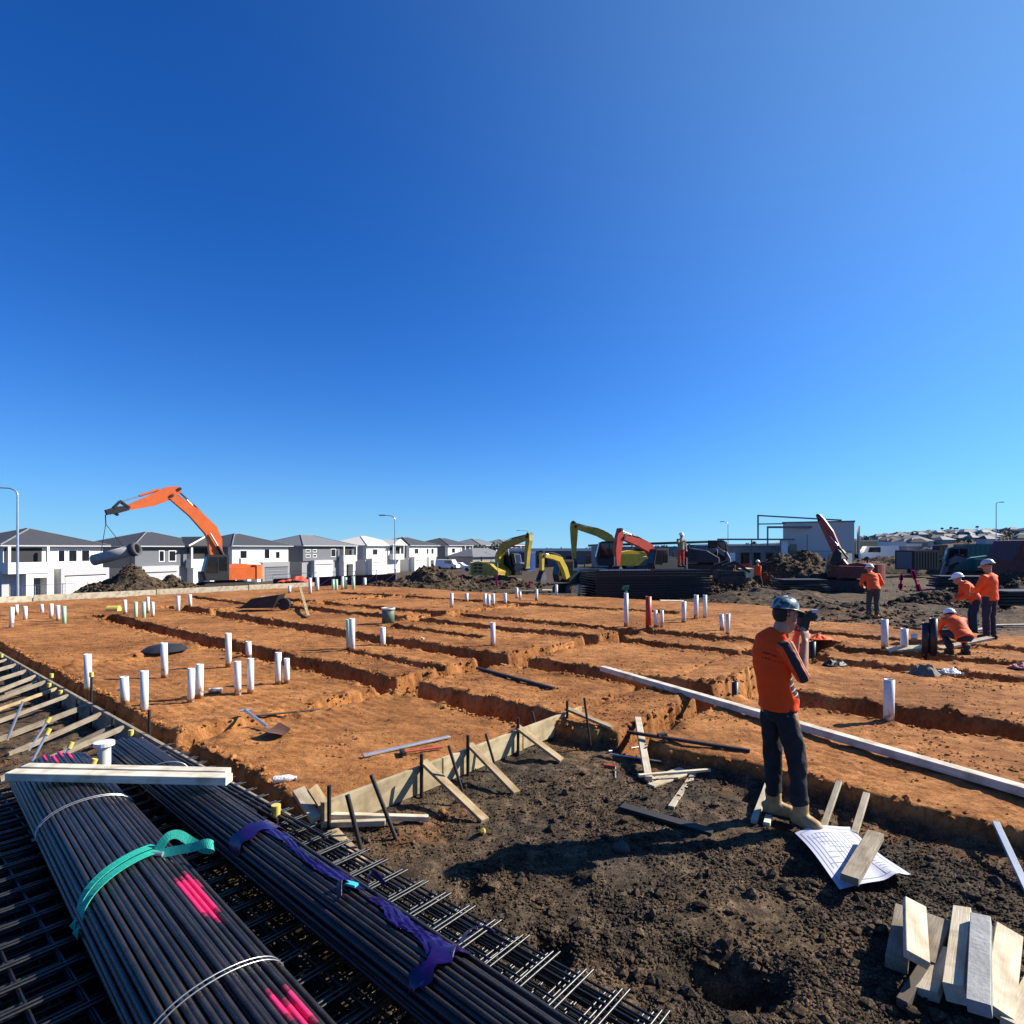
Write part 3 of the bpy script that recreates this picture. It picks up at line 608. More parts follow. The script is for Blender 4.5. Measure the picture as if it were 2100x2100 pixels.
# ================================================================== low modern buildings on the right
def flat(name, label, x0, x1, d, z0, z1, dep, wm, rm, rt=0.25, ov=0.5, wins=(), slope=0.0, rz=0.0):
    cx = ((x0 + x1) / 2 - 1050) / F * d; w = (x1 - x0) / F * d
    t = thing(name, label, 'building', (cx, d, z0), rz)
    part('wall', MB().bx(-w / 2, w / 2, 0, dep, -1.5, z1 - z0), wm, t, world=False)
    r = MB(); a = w / 2 + ov; h = z1 - z0
    r.add([(-a, -ov, h), (a, -ov, h + slope), (a, dep + ov, h + slope), (-a, dep + ov, h), (-a, -ov, h + rt), (a, -ov, h + rt + slope), (a, dep + ov, h + rt + slope), (-a, dep + ov, h + rt)],
          [(3, 2, 1, 0), (0, 1, 5, 4), (1, 2, 6, 5), (2, 3, 7, 6), (3, 0, 4, 7), (4, 5, 6, 7)])
    part('roof', r, rm, t, world=False)
    for a0, a1, b0, b1 in wins: window(t, a0 * w - w / 2, a1 * w - w / 2, b0, b1, 0.0, M_grey)
    return t
flat('long_building', 'far long low building with a white fascia behind the two yellow excavators', 1040, 1240, 110, -1.2, 1.6, 10, M_walld, M_wallw, 0.5, wins=[(0.1, 0.2, 0.3, 2), (0.3, 0.42, 0.3, 2), (0.6, 0.7, 0.3, 2), (0.8, 0.9, 0.3, 2)])
flat('long_building', 'long dark grey single storey building behind the red excavator', 1236, 1475, 85, -1.0, 2.35, 12, M_brick, M_roofd, 0.35, wins=[(0.04, 0.12, 0.6, 2.6), (0.46, 0.56, 0.5, 2.4), (0.6, 0.7, 0.5, 2.4), (0.76, 0.82, 0.5, 2.4), (0.86, 0.93, 0.5, 2.4)], slope=0.55)
b2 = flat('modern_house', 'unfinished flat roofed grey house with a thin steel portal, left of the box-shaped building', 1475, 1618, 76, -0.8, 2.4, 10, M_brick, M_wallw, 0.22, wins=[(0.02, 0.1, 0.4, 2.3), (0.3, 0.44, 0.4, 2.4), (0.48, 0.6, 0.4, 2.4), (0.66, 0.78, 0.7, 2.4)])
fr = MB(); 
for x0 in (-5.2, -1.0, 2.6): fr.bx(x0, x0 + 0.12, -1.6, -1.48, -0.5, 3.9)
fr.bx(-5.2, 4.4, -1.7, -1.4, 3.9, 4.1); fr.bx(1.0, 1.15, -1.6, -1.45, 3, 5.4); fr.bx(1.0, 9, -1.7, -1.4, 5.4, 5.65)
part('steel_portal', fr, M_grey, b2, world=False)
part('canopy_column', MB().bx(2.9, 3.7, -1.3, -0.9, 0.4, 3.9), M_white, b2, world=False); part('canopy_column', MB().bx(-3.6, -2.9, -1.3, -0.9, -0.5, 2.3), M_white, b2, world=False)
t = flat('modern_house', 'box-shaped two storey concrete house on the right behind the excavator arm', 1612, 1742, 74, -0.6, 5.3, 9, mat('warm grey panel', (0.55, 0.51, 0.46), 0.8, var=0.05), M_grey, 0.15, 0.1, wins=[(0.08, 0.2, 0.5, 3.2)], rz=-0.5)
part('panel_joint', MB().bx(-3.7, 3.7, -0.03, 0, 2.3, 2.36).bx(-1.2, -1.14, -0.03, 0, -0.5, 4.4), M_walld, t, world=False)
part('door_panel', MB().bx(-0.9, 0.1, -0.05, 0.0, -0.5, 2.2), M_wallg, t, world=False); part('door_panel', MB().bx(0.3, 1.3, -0.05, 0.0, -0.5, 2.2), M_wallg, t, world=False)
fr = MB(); fr.bx(-6.9, -6.7, -1.0, -0.8, 3.9, 7.0); fr.beam((-6.8, -0.9, 6.9), (2.6, -0.5, 6.1), 0.15, 0.18); fr.beam((-6.8, -0.9, 5.8), (-3.6, -0.5, 5.8), 0.12, 0.15); part('roof_frame', fr, M_grey, t, world=False)
part('lit_side_panel', MB().bx(4.4, 4.55, 0.6, 8.2, -0.5, 5.4), M_wallw, t, world=False)  # white slab paints the sunlit right side of the house brighter
flat('site_shed', 'small yellow ochre shed right of the box-shaped building', 1768, 1800, 95, -0.4, 3.2, 4, mat('ochre sheet', (0.45, 0.36, 0.16), 0.7), M_wallw, 0.2, 0.1)
flat('shed', 'long white shed on the far right slope', 1822, 1858, 150, 0.2, 3.6, 8, M_wallw, M_wallw, 0.2, 0.1)
flat('shed', 'low cream shed beside the long white shed', 1858, 1890, 158, 0.6, 3.2, 8, M_roofw, M_roofw, 0.2, 0.1)
# far suburbs on the rise: too small to tell apart
q = MB(); rng2 = random.Random(5)
for _ in range(150):
    px = rng2.uniform(1790, 2250); d = rng2.uniform(260, 620); c = at(px, d); w = rng2.uniform(5, 10); a = rng2.uniform(-0.5, 0.5)
    M = Matrix.Rotation(a, 3, 'Z'); h = rng2.uniform(2.0, 3.2)
    q.box((c.x, c.y, c.z + h / 2), (w, w * 0.7, h), M, rng2.choice((0, 2, 2, 4)))
    bq = len(q.v); x0 = w / 2 + .4; y0 = w * .35 + .4
    vs = [M @ Vector(p) + Vector((c.x, c.y, c.z + h)) for p in ((-x0, -y0, 0), (x0, -y0, 0), (x0, y0, 0), (-x0, y0, 0), (-x0 * .4, 0, 1.7), (x0 * .4, 0, 1.7))]
    q.add(vs, [(0, 1, 5, 4), (1, 2, 5), (2, 3, 4, 5), (3, 0, 4), (3, 2, 1, 0)], rng2.choice((3, 4, 4, 2)))
o = part('distant_houses', q, [M_wallg, M_wallw, M_brick, M_roofg, M_roofd], fix=False); o['kind'] = 'stuff'

# ================================================================== trees on the horizon
M_leaf = mat('grey green leaves', (0.075, 0.090, 0.060), 0.8, var=0.45, sc=1.5)
M_bark = mat('bark', (0.10, 0.08, 0.06), 0.9, var=0.2)
def crown(mb, c, r, n, rg, leaf=0.5):
    for _ in range(n):
        a = rg.uniform(0, 6.283); el = math.asin(rg.uniform(-0.7, 1)); k = rg.uniform(0.35, 1.0) ** 0.5
        p = Vector((math.cos(a) * math.cos(el) * r[0] * k, math.sin(a) * math.cos(el) * r[1] * k, math.sin(el) * r[2] * k)) + Vector(c)
        nrm = Vector((rg.uniform(-1, 1), rg.uniform(-1, 1), rg.uniform(-0.6, 1))).normalized(); s1 = nrm.orthogonal().normalized(); s2 = nrm.cross(s1); s_ = leaf * rg.uniform(0.5, 1.2)
        mb.add([p + s1 * s_, p + s2 * s_ * 0.7, p - s1 * s_, p - s2 * s_ * 0.7], [(0, 1, 2, 3)])
rg = random.Random(12)
wood = MB()
for _ in range(620):
    px = rg.uniform(1770, 2300) if rg.random() < .85 else rg.uniform(-200, 1800); d = rg.uniform(280, 700); c = at(px, d); hh = rg.uniform(1.6, 3.6)
    crown(wood, (c.x, c.y, c.z + hh * 0.45), (hh * 1.1, hh * 1.0, hh * 0.5), 22, rg, hh * 0.3)
o = part('distant_wood', wood, M_leaf, fix=False); o['kind'] = 'stuff'
# single trees that stand above the ridge
for px, d, h, kind, lab in [(1932, 480, 13, 'palm', 'thin palm tree on the ridge, leftmost of the tall ones'), (1950, 480, 13.5, 'palm', 'thin palm tree on the ridge, second of the tall ones from the left'),
        (1958, 470, 11.5, 'palm', 'short palm tree beside the second tall palm on the ridge'), (1963, 500, 13, 'palm', 'thin palm tree on the ridge, middle of the group'), (2004, 500, 15, 'palm', 'tallest palm tree on the ridge left of the far lamp post'),
        (1985, 490, 10, 'round', 'broad tree with a flat crown on the ridge left of the tallest palm'), (1876, 470, 10, 'round', 'dark round tree on the ridge above the long white shed'), (1904, 480, 11, 'round', 'narrow tree with a small crown on the ridge above the green machine'),
        (985, 160, 6.0, 'round', 'dark tree behind the last house and the bungalow'), (1020, 165, 6.5, 'round', 'dark tree behind the olive yellow excavator'), (1042, 170, 5.5, 'round', 'dark bushy tree left of the blue container roof')]:
    c = at(px, d); h = h * (0.5 if d > 300 else 1); t = thing('palm_tree' if kind == 'palm' else 'tree', lab, 'tree', c, 0, 'trees on the horizon')
    part('trunk', MB().tube([(0, 0, -1), (0.1, 0, h * 0.5), (0, 0.1, h * 0.82)], [h * 0.035, h * 0.025, h * 0.015], 6), M_bark, t, world=False)
    k = MB(); crown(k, (0, 0, h * (0.86 if kind == 'palm' else 0.62)), (h * 0.16, h * 0.16, h * 0.13) if kind == 'palm' else (h * 0.36, h * 0.36, h * 0.34), 120, rg, h * (0.06 if kind == 'palm' else 0.09))
    part('crown', k, M_leaf, t, world=False, fix=False)

# ================================================================== street lamps
def lamp(label, px, d, ytop, arm, side):
    b = at(px, d); zt = ZC - (ytop - HZ) / F * d; h = zt - b.z
    t = thing('street_lamp', label, 'street lamp', b, 0, 'street lamps'); k = arm
    pl = MB().tube([(0, 0, -0.3), (0, 0, h * 0.5), (0, 0, h - 0.30 * k)], [0.11, 0.09, 0.07], 8)
    part('pole', pl, M_alu, t, world=False)
    pts = [(0, 0, h - 0.30 * k)] + [(side * k * (1 - math.cos(a)) * 0.45, 0, h - 0.30 * k + 0.28 * k * math.sin(a)) for a in (0.4, 0.8, 1.2, 1.5)] + [(side * k * 0.85, 0, h)]
    part('arm', MB().tube(pts, [0.07, 0.065, 0.06, 0.055, 0.05, 0.05], 8), M_alu, t, world=False)
    part('lamp_head', MB().box((side * k * 1.0, 0, h + 0.02), (0.8, 0.28, 0.13)), M_grey, t, world=False)
lamp('tall street lamp at the left edge in front of the nearest white house', 36, 48, 1000, 1.9, -1)
lamp('street lamp in front of the row of white houses in the middle', 810, 75, 1057, 1.6, -1)
lamp('faint far street lamp above the two yellow excavators', 1087, 150, 1088, 3.0, -1)
lamp('thin street lamp above the unfinished flat roofed house', 1493, 120, 1070, 1.2, -1)
lamp('thin street lamp on the skyline at the far right above the red truck', 2043, 110, 1030, 1.0, 1)

# ================================================================== diggers
def track(t, y0, L, H, wd):
    o = []; r = H / 2
    for i in range(9): a = math.pi / 2 + math.pi * i / 8; o.append((-L / 2 + r + r * math.cos(a), r + r * math.sin(a)))
    for i in range(9): a = -math.pi / 2 + math.pi * i / 8; o.append((L / 2 - r + r * math.cos(a), r + r * math.sin(a)))
    p = part('track', MB().prism(o, y0, y0 + wd), M_track, t, world=False)
    sh = MB()
    k = int(L / 0.22)
    for i in range(k):
        x = -L / 2 + r + (L - 2 * r) * i / (k - 1); sh.bx(x - 0.05, x + 0.05, y0 - 0.01, y0 + wd + 0.01, H - 0.01, H + 0.03); sh.bx(x - 0.05, x + 0.05, y0 - 0.01, y0 + wd + 0.01, -0.03, 0.01)
    part('track_shoes', sh, M_black, p, world=False)['kind'] = 'stuff'
    w = MB(); n = 5
    for x, rr in [(-L / 2 + r, r * 0.75), (L / 2 - r, r * 0.75)] + [(-L / 2 + r + (L - 2 * r) * (i + 1) / n, r * 0.38) for i in range(n - 1)]:
        zc = r if rr > r * 0.5 else r * 0.5
        w.tube([(x, y0 - 0.04, zc), (x, y0 + wd + 0.04, zc)], rr, 12, smooth=False)
    part('track_wheels', w, M_track, p, world=False)
def ram(t, a, b, y, r, frac=0.55, col=None):
    a = Vector((a[0], y, a[1])); b = Vector((b[0], y, b[1])); m = a.lerp(b, frac)
    o = part('hydraulic_ram', MB().tube([a, m], r, 8), col or M_black, t, world=False)
    part('ram_rod', MB().tube([m, b], r * 0.55, 6), M_alu, o, world=False)
def bucket(t, p, sc, ang, mats, w=0.9):
    pr = [(0, 0), (-0.05, -0.35), (0.1, -0.75), (0.45, -0.95), (0.85, -0.8), (1.0, -0.55), (0.93, -0.52), (0.8, -0.7), (0.45, -0.83), (0.18, -0.66), (0.08, -0.34), (0.1, 0.0)]
    c, s_ = math.cos(ang), math.sin(ang); tr = lambda q: (p[0] + sc * (q[0] * c - q[1] * s_), p[1] + sc * (q[0] * s_ + q[1] * c))
    o = part('bucket', MB().prism([tr(q) for q in pr], -w * sc / 2, w * sc / 2), mats, t, world=False)
    side = [(0, 0), (-0.05, -0.35), (0.1, -0.75), (0.45, -0.95), (0.85, -0.8), (1.0, -0.55), (0.4, -0.15)]
    for y0_ in (-w * sc / 2 - 0.02, w * sc / 2 - 0.03): part('bucket_side', MB().prism([tr(q) for q in side], y0_, y0_ + 0.05), mats, o, world=False)
    tt = MB()
    for k in range(4):
        y = -w * sc / 2 + (k + 0.5) * w * sc / 4; a = tr((1.0, -0.55)); b = tr((1.15, -0.38)); tt.beam((a[0], y, a[1]), (b[0], y, b[1]), 0.08 * sc, 0.07 * sc)
    part('bucket_teeth', tt, M_grey, o, world=False)
def digger(label, base, rz, bodym, armm, s, boom, bhw, stick, shw, cabm=None, bkt=0.0, bk_ang=2.2, link=True, cabside=1, blade=False, bucketm=None, cw=None, wbo=None):
    """x forward, z up, metres; s = size of the carrier"""
    cabm = cabm or M_black
    t = thing('excavator', label, 'excavator', base, rz, 'excavators on the site')
    track(t, 0.55 * s, 3.6 * s, 0.8 * s, 0.5 * s); track(t, -1.05 * s, 3.6 * s, 0.8 * s, 0.5 * s)
    part('undercarriage', MB().bx(-0.9 * s, 0.9 * s, -0.6 * s, 0.6 * s, 0.3 * s, 0.75 * s).tube([(0, 0, 0.7 * s), (0, 0, 0.98 * s)], 0.65 * s, 20), M_track, t, world=False)
    ho = part('engine_housing', MB().prism([(-1.9 * s, 0.98 * s), (1.2 * s, 0.98 * s), (1.2 * s, 1.35 * s), (0.3 * s, 1.9 * s), (-1.0 * s, 2.1 * s), (-1.9 * s, 1.95 * s)], -1.15 * s, 0.35 * s).bx(-1.9 * s, 0.1 * s, 0.35 * s, 1.15 * s, 1.0 * s, 1.85 * s), bodym, t, world=False)
    n = 9; poly = [(-1.75 * s, -1.2 * s)] + [(-1.75 * s - 0.75 * s * math.cos(a), 1.2 * s * math.sin(a)) for a in [(-math.pi / 2) + math.pi * i / n for i in range(n + 1)]] + [(-1.75 * s, 1.2 * s)]
    k = MB(); ln = len(poly); k.add([(x, y, 1.0 * s) for x, y in poly] + [(x, y, 2.0 * s) for x, y in poly], [tuple(range(ln - 1, -1, -1)), tuple(range(ln, 2 * ln))] + [(i, (i + 1) % ln, ln + (i + 1) % ln, ln + i) for i in range(ln)])
    part('counterweight', k, cw or bodym, t, world=False)
    v = MB()
    for i in range(3):
        for j in range(2): v.bx(-1.5 * s + j * 0.55 * s, -1.1 * s + j * 0.55 * s, -1.18 * s, -1.15 * s, 1.2 * s + i * 0.27 * s, 1.36 * s + i * 0.27 * s)
    part('vent_grille', v, M_black, ho, world=False)
    part('exhaust_pipe', MB().tube([(-1.2 * s, -0.6 * s, 1.9 * s), (-1.2 * s, -0.6 * s, 2.45 * s)], 0.06 * s, 8), M_black, ho, world=False)
    y0, y1 = (0.4 * s, 1.15 * s) if cabside > 0 else (-1.15 * s, -0.4 * s)
    prof = [(0.1 * s, 1.0 * s), (1.55 * s, 1.0 * s), (1.7 * s, 1.6 * s), (1.45 * s, 2.65 * s), (1.2 * s, 2.75 * s), (0.1 * s, 2.75 * s)]
    cb = part('cab', MB().prism(prof, y0, y1), cabm, t, world=False)
    g = MB(); inset = [(0.25 * s, 1.65 * s), (0.75 * s, 1.65 * s), (0.75 * s, 2.6 * s), (0.25 * s, 2.6 * s)]; ins2 = [(0.82 * s, 1.5 * s), (1.58 * s, 1.55 * s), (1.38 * s, 2.6 * s), (0.82 * s, 2.6 * s)]
    for q in (inset, ins2): g.prism(q, y0 - 0.012, y0 + 0.005).prism(q, y1 - 0.005, y1 + 0.012)
    g.add([(1.71 * s, y0 + 0.1 * s, 1.62 * s), (1.71 * s, y1 - 0.1 * s, 1.62 * s), (1.47 * s, y1 - 0.1 * s, 2.62 * s), (1.47 * s, y0 + 0.1 * s, 2.62 * s)], [(0, 1, 2, 3)])
    part('window', g, M_glass, cb, world=False)
    part('handrail', MB().tube([(1.1 * s, -1.1 * s, 1.35 * s), (1.1 * s, -1.1 * s, 2.0 * s), (0.3 * s, -1.1 * s, 2.1 * s), (0.3 * s, -1.1 * s, 1.9 * s)], 0.025 * s, 6), M_grey, ho, world=False)
    wb = wbo or (0.22 * s if s > 0.6 else 0.14)
    part('boom', MB().ribbon(boom, bhw, -wb, wb), armm, t, world=False)
    st = part('stick', MB().ribbon(stick, shw, -wb * 0.8, wb * 0.8), armm, t, world=False)
    n_ = len(boom)
    for y in (-wb * .55, wb * .55):
        part('hydraulic_hose', MB().tube([(boom[i][0], y, boom[i][1] + bhw[i] + 0.05 + .05 * (i % 2)) for i in range(1, n_)] + [(stick[1][0], y, stick[1][1] + .02)], 0.028, 5), M_black, t, world=False)
    pin = MB()
    for q in (boom[-1], stick[-1], stick[0]): pin.tube([(q[0], -wb * 1.15, q[1]), (q[0], wb * 1.15, q[1])], 0.09 * s + 0.02, 10)
    part('pivot_pin', pin, M_black, t, world=False)
    return t, wb
def Lc(px, d, base_px):  # image offset to metres
    return d / F
def arm(pts, cx, cy, k, fw):   # photo points -> local (forward, up)
    return [((x - cx) * k * fw, (cy - y) * k) for x, y in pts]
def plane(B, rz):      # photo point -> (forward, up) in the arm's own vertical plane
    h = Vector((math.cos(rz), math.sin(rz), 0)); n_ = Vector((-h.y, h.x, 0)); c_ = Vector((0, 0, ZC))
    def f(q):
        out = []
        for x, y in q:
            dv_ = Vector(((x - 1050) / F, 1.0, -(y - HZ) / F)); k_ = n_.dot(B - c_) / n_.dot(dv_); P_ = c_ + dv_ * k_ - B; out.append((P_.dot(h), P_.z))
        return out
    return f
def dz(px, d, ybase): # base point whose ground row is ybase
    return Vector(((px - 1050) / F * d, d, ZC - (ybase - HZ) / F * d))

# the big orange digger lifting a concrete pipe
d = 40; k = d / F; cx, cy = 462, 1217; B = dz(cx, d, cy); rz = math.pi + 0.75; A = plane(B, rz)
bo = A([(446, 1150), (441, 1128), (440, 1108), (431, 1087), (396, 1051), (351, 1017)])
sk = A([(367, 1003), (345, 1012), (310, 1027), (262, 1041)])
t, wb = digger('big orange excavator at left lifting a concrete pipe with its raised arm', B, rz, M_orange, M_orange, 0.95, bo, [.42, .40, .42, .42, .34, .22], sk, [.2, .42, .34, .17], cabside=1)
ram(t, A([(436, 1080)])[0], A([(366, 1007)])[0], 0.0, 0.1, 0.6); ram(t, A([(326, 1004)])[0], A([(245, 1030)])[0], 0.0, 0.08, 0.5, M_orange)
ram(t, A([(462, 1150)])[0], A([(428, 1094)])[0], wb + 0.1, 0.1, 0.55); ram(t, A([(462, 1150)])[0], A([(428, 1094)])[0], -wb - 0.1, 0.1, 0.55)
hitch = MB().ribbon(A([(262, 1042), (240, 1046), (217, 1051)]), [.14, .2, .16], -0.28, 0.28).ribbon(A([(262, 1040), (246, 1028), (232, 1042)]), [.06, .07, .06], -0.3, -0.2).ribbon(A([(262, 1040), (246, 1028), (232, 1042)]), [.06, .07, .06], 0.2, 0.3).ribbon(A([(236, 1052), (242, 1057)]), [.08, .05], -0.2, 0.2)
part('quick_hitch', hitch, M_black, t, world=False)
hose = MB(); 
for y in (-0.12, 0.12): hose.tube([(q[0], y, q[1] + 0.28) for q in A([(447, 1120), (440, 1090), (400, 1047), (358, 1010)])], 0.035, 6)
part('hydraulic_hose', hose, M_black, t, world=False)
tip = A([(216, 1054)])[0]; dp = B.y + tip[0] * math.sin(rz)
P0, P1 = D(192, 1149, dp), D(272, 1128, dp); ax_ = (P1 - P0).normalized()
t = thing('concrete_pipe', 'grey concrete pipe slung from the orange excavator in front of the grey clad house', 'pipe', P0)
pm = MB()
def hollow(mb, p0, p1, ro, ri, n=24, mi=0):
    p0, p1 = Vector(p0), Vector(p1); tt = (p1 - p0).normalized(); a = tt.orthogonal().normalized(); b = tt.cross(a); vs = []
    for p, r_ in ((p0, ro), (p1, ro), (p1, ri), (p0, ri)): vs += [p + a * (r_ * math.cos(6.28318 * j / n)) + b * (r_ * math.sin(6.28318 * j / n)) for j in range(n)]
    for i in range(4):
        mb.add([], [], mi)
    base = len(mb.v); mb.v += [tuple(q) for q in vs]
    for i in range(4):
        for j in range(n):
            mb.f.append((base + i * n + j, base + i * n + (j + 1) % n, base + ((i + 1) % 4) * n + (j + 1) % n, base + ((i + 1) % 4) * n + j)); mb.m.append(mi); mb.sm.append(i in (0, 2))
    return mb
part('barrel', hollow(pm, P0, P1, 0.33, 0.27), M_conc, t)
part('socket_end', hollow(MB(), P1 - ax_ * 0.05, P1 + ax_ * 0.32, 0.40, 0.30), mat('dark wet concrete', (0.06, 0.06, 0.062), 0.7, var=0.2), t)
T0 = D(216, 1056, dp)
part('lifting_sling', MB().tube([T0, D(217, 1075, dp + .3)], 0.03, 5).tube([D(217, 1075, dp + .3), P0.lerp(P1, 0.16)], 0.02, 5).tube([D(217, 1075, dp + .3), P0.lerp(P1, 0.86)], 0.02, 5), M_peg, t)

# olive digger facing right
d = 45; k = d / F; cx, cy = 1020, 1205; B = dz(cx, d, cy); rz = -0.75; A = plane(B, rz)
t, wb = digger('olive yellow excavator with arm hooked down to the right, left of the blue container', B, rz, M_olive, M_olive, 0.95, A([(1024, 1160), (1024, 1140), (1032, 1122), (1050, 1113), (1084, 1101)]), [.26, .24, .26, .22, .14], A([(1086, 1095), (1085, 1108), (1082, 1130), (1080, 1166)]), [.12, .2, .16, .1], cabside=1, cw=M_yellow)
ram(t, A([(1032, 1116)])[0], A([(1085, 1095)])[0], 0, .06); bucket(t, A([(1080, 1164)])[0], 0.75, -2.4, M_grey)
ram(t, A([(1042, 1160)])[0], A([(1036, 1124)])[0], wb + .08, .07)
# small bright yellow digger
d = 33; k = d / F; cx, cy = 1186, 1219; B = dz(cx, d, cy); rz = math.pi + 0.6; A = plane(B, rz)
t, wb = digger('small bright yellow mini excavator with a dark cab left of the steel mesh stack', B, rz, mat('dark green cab paint', (.015, .03, .028), .4), M_yellow, 0.70, A([(1162, 1186), (1157, 1167), (1147, 1147), (1132, 1142), (1113, 1139)]), [.14, .14, .15, .12, .08], A([(1111, 1132), (1111, 1142), (1111, 1172)]), [.07, .09, .06], cabside=-1)
bucket(t, A([(1111, 1172)])[0], 0.5, -0.6, M_grey, 0.8); ram(t, A([(1146, 1143)])[0], A([(1112, 1133)])[0], 0, .04)
part('dozer_blade', MB().bx(-1.3, -1.2, -0.8, 0.8, 0.0, 0.35), M_black, t, world=False)
# big yellow digger behind
d = 49; k = d / F; cx, cy = 1266, 1187; B = dz(cx, d, cy); rz = math.pi; A = plane(B, rz)
t, wb = digger('tall yellow excavator with its long stick hanging straight down, behind the mini excavator', B, rz, M_yellow, M_olive, 1.12, A([(1266, 1152), (1260, 1122), (1248, 1103), (1226, 1093), (1180, 1080)]), [.36, .36, .34, .28, .18], A([(1175, 1071), (1177, 1082), (1177, 1100), (1177, 1148)]), [.2, .32, .28, .13], cabside=1, cw=M_yellow)
ram(t, A([(1240, 1090)])[0], A([(1180, 1072)])[0], 0, .08, .4); ram(t, A([(1173, 1084)])[0], A([(1172, 1128)])[0], 0, .08, .6); bucket(t, A([(1177, 1146)])[0], 0.9, -0.5, M_black)
# red digger
d = 38; k = d / F; cx, cy = 1352, 1195; B = dz(cx, d, cy); rz = math.pi + 0.55; A = plane(B, rz)
t, wb = digger('red orange excavator with its folded arm, behind the steel mesh stack', B, rz, M_black, M_red, 0.80, A([(1340, 1158), (1341, 1142), (1330, 1124), (1307, 1112), (1277, 1102)]), [.28, .28, .28, .24, .15], A([(1271, 1086), (1270, 1102), (1266, 1130), (1265, 1162)]), [.14, .26, .22, .12], cabside=1)
ram(t, A([(1316, 1106)])[0], A([(1274, 1088)])[0], 0, .07, .5); ram(t, A([(1352, 1160)])[0], A([(1332, 1128)])[0], wb + .08, .07); ram(t, A([(1262, 1112)])[0], A([(1261, 1160)])[0], 0, .06, .6, M_red); bucket(t, A([(1265, 1160)])[0], 0.8, -0.5, M_grey)
# digger on the right with a steep boom
d = 34; k = d / F; cx, cy = 1735, 1212; B = dz(cx, d, cy); rz = math.pi - 0.95; A = plane(B, rz)
t, wb = digger('muddy red excavator with a steep raised boom in front of the box-shaped building', B, rz, mat('muddy red paint', (0.16, 0.035, 0.025), 0.6, var=0.4), mat('faded red boom', (0.36, 0.06, 0.045), 0.5, var=0.3), 0.78, A([(1735, 1160), (1718, 1140), (1700, 1103), (1681, 1066)]), [.14, .17, .14, .10], A([(1678, 1057), (1686, 1068), (1704, 1092), (1722, 1128)]), [.12, .17, .16, .10], cabm=mat('grey green cab', (0.16, 0.19, 0.18), 0.5), cabside=-1, wbo=0.09)
ram(t, A([(1742, 1145)])[0], A([(1706, 1100)])[0], wb + .08, .06); ram(t, A([(1712, 1118)])[0], A([(1683, 1060)])[0], 0, .06); bucket(t, A([(1722, 1126)])[0], 0.8, -0.6, M_black)
# dark machines farther back
d = 48; cx, cy = 1447, 1178; B = dz(cx, d, cy); rz = -0.5; A = plane(B, rz)
t, wb = digger('dark grey excavator with a lowered arm behind the right end of the steel mesh stack', B, rz, mat('charcoal machine paint', (.03, .03, .033), .5, var=.3), M_grey, 1.0, A([(1450, 1150), (1458, 1132), (1472, 1126), (1490, 1140)]), [.22, .24, .2, .14], A([(1489, 1134), (1494, 1146), (1498, 1166)]), [.1, .15, .09]); bucket(t, A([(1498, 1164)])[0], 0.8, -2.4, M_olive)
d = 55; cx, cy = 1925, 1166; B = dz(cx, d, cy); rz = math.pi + 0.3; A = plane(B, rz)
t, wb = digger('small dark excavator far off on the right slope behind the pink stakes', B, rz, mat('charcoal machine paint', (.03, .03, .033), .5), M_grey, 0.8, A([(1918, 1150), (1912, 1134), (1898, 1128), (1880, 1138)]), [.2, .22, .18, .12], A([(1881, 1132), (1876, 1144), (1872, 1160)]), [.1, .14, .08]); bucket(t, A([(1872, 1158)])[0], 0.7, -0.6, M_grey)
# green machine at the far right
d = 36; k = d / F; cx, cy = 1996, 1196; B = dz(cx, d, cy); rz = math.pi - 0.4; A = plane(B, rz)
M_teal = mat('teal green machine paint', (0.03, 0.12, 0.11), 0.5, var=0.2)
t, wb = digger('dark teal green excavator with a lowered arm behind the two workers on the right', B, rz, M_teal, M_grey, 0.8, A([(1985, 1165), (1975, 1150), (1960, 1146), (1940, 1158)]), [.2, .22, .2, .12], A([(1942, 1152), (1938, 1165), (1928, 1190)]), [.1, .14, .08], cabm=M_teal, cabside=-1)
bucket(t, A([(1928, 1188)])[0], 0.6, -0.8, M_grey)
# maroon tipper truck at the right edge
b = dz(2150, 31, 1207); t = thing('tipper_truck', 'maroon tipper truck cut off by the right edge', 'truck', b, math.pi - 0.15)
M_mar = mat('maroon paint', (0.085, 0.022, 0.026), 0.6, var=0.4)
part('tray', MB().prism([(-3.4, 1.0), (0.5, 1.0), (0.7, 2.1), (-2.6, 2.3), (-3.4, 2.0)], -1.15, 1.15), M_mar, t, world=False)
cb = part('cab', MB().prism([(0.7, 0.7), (2.3, 0.7), (2.35, 1.5), (1.9, 2.5), (0.7, 2.55)], -1.1, 1.1), M_mar, t, world=False)
for y0_ in (-1.115, 1.09): part('window', MB().prism([(1.0, 1.6), (2.1, 1.6), (1.85, 2.3), (1.0, 2.35)], y0_, y0_ + 0.025), M_glass, cb, world=False)
part('chassis', MB().bx(-3.4, 2.2, -0.5, 0.5, 0.55, 0.95), M_black, t, world=False)
for x in (-2.6, -1.4, 1.5):
    for y in (-1.1, 0.75):
        w = part('wheel', MB().tube([(x, y, 0.5), (x, y + 0.35, 0.5)], 0.5, 18, smooth=False), M_black, t, world=False)
        part('rim', MB().tube([(x, y - 0.01, 0.5), (x, y + 0.36, 0.5)], 0.25, 12, smooth=False), M_grey, w, world=False)

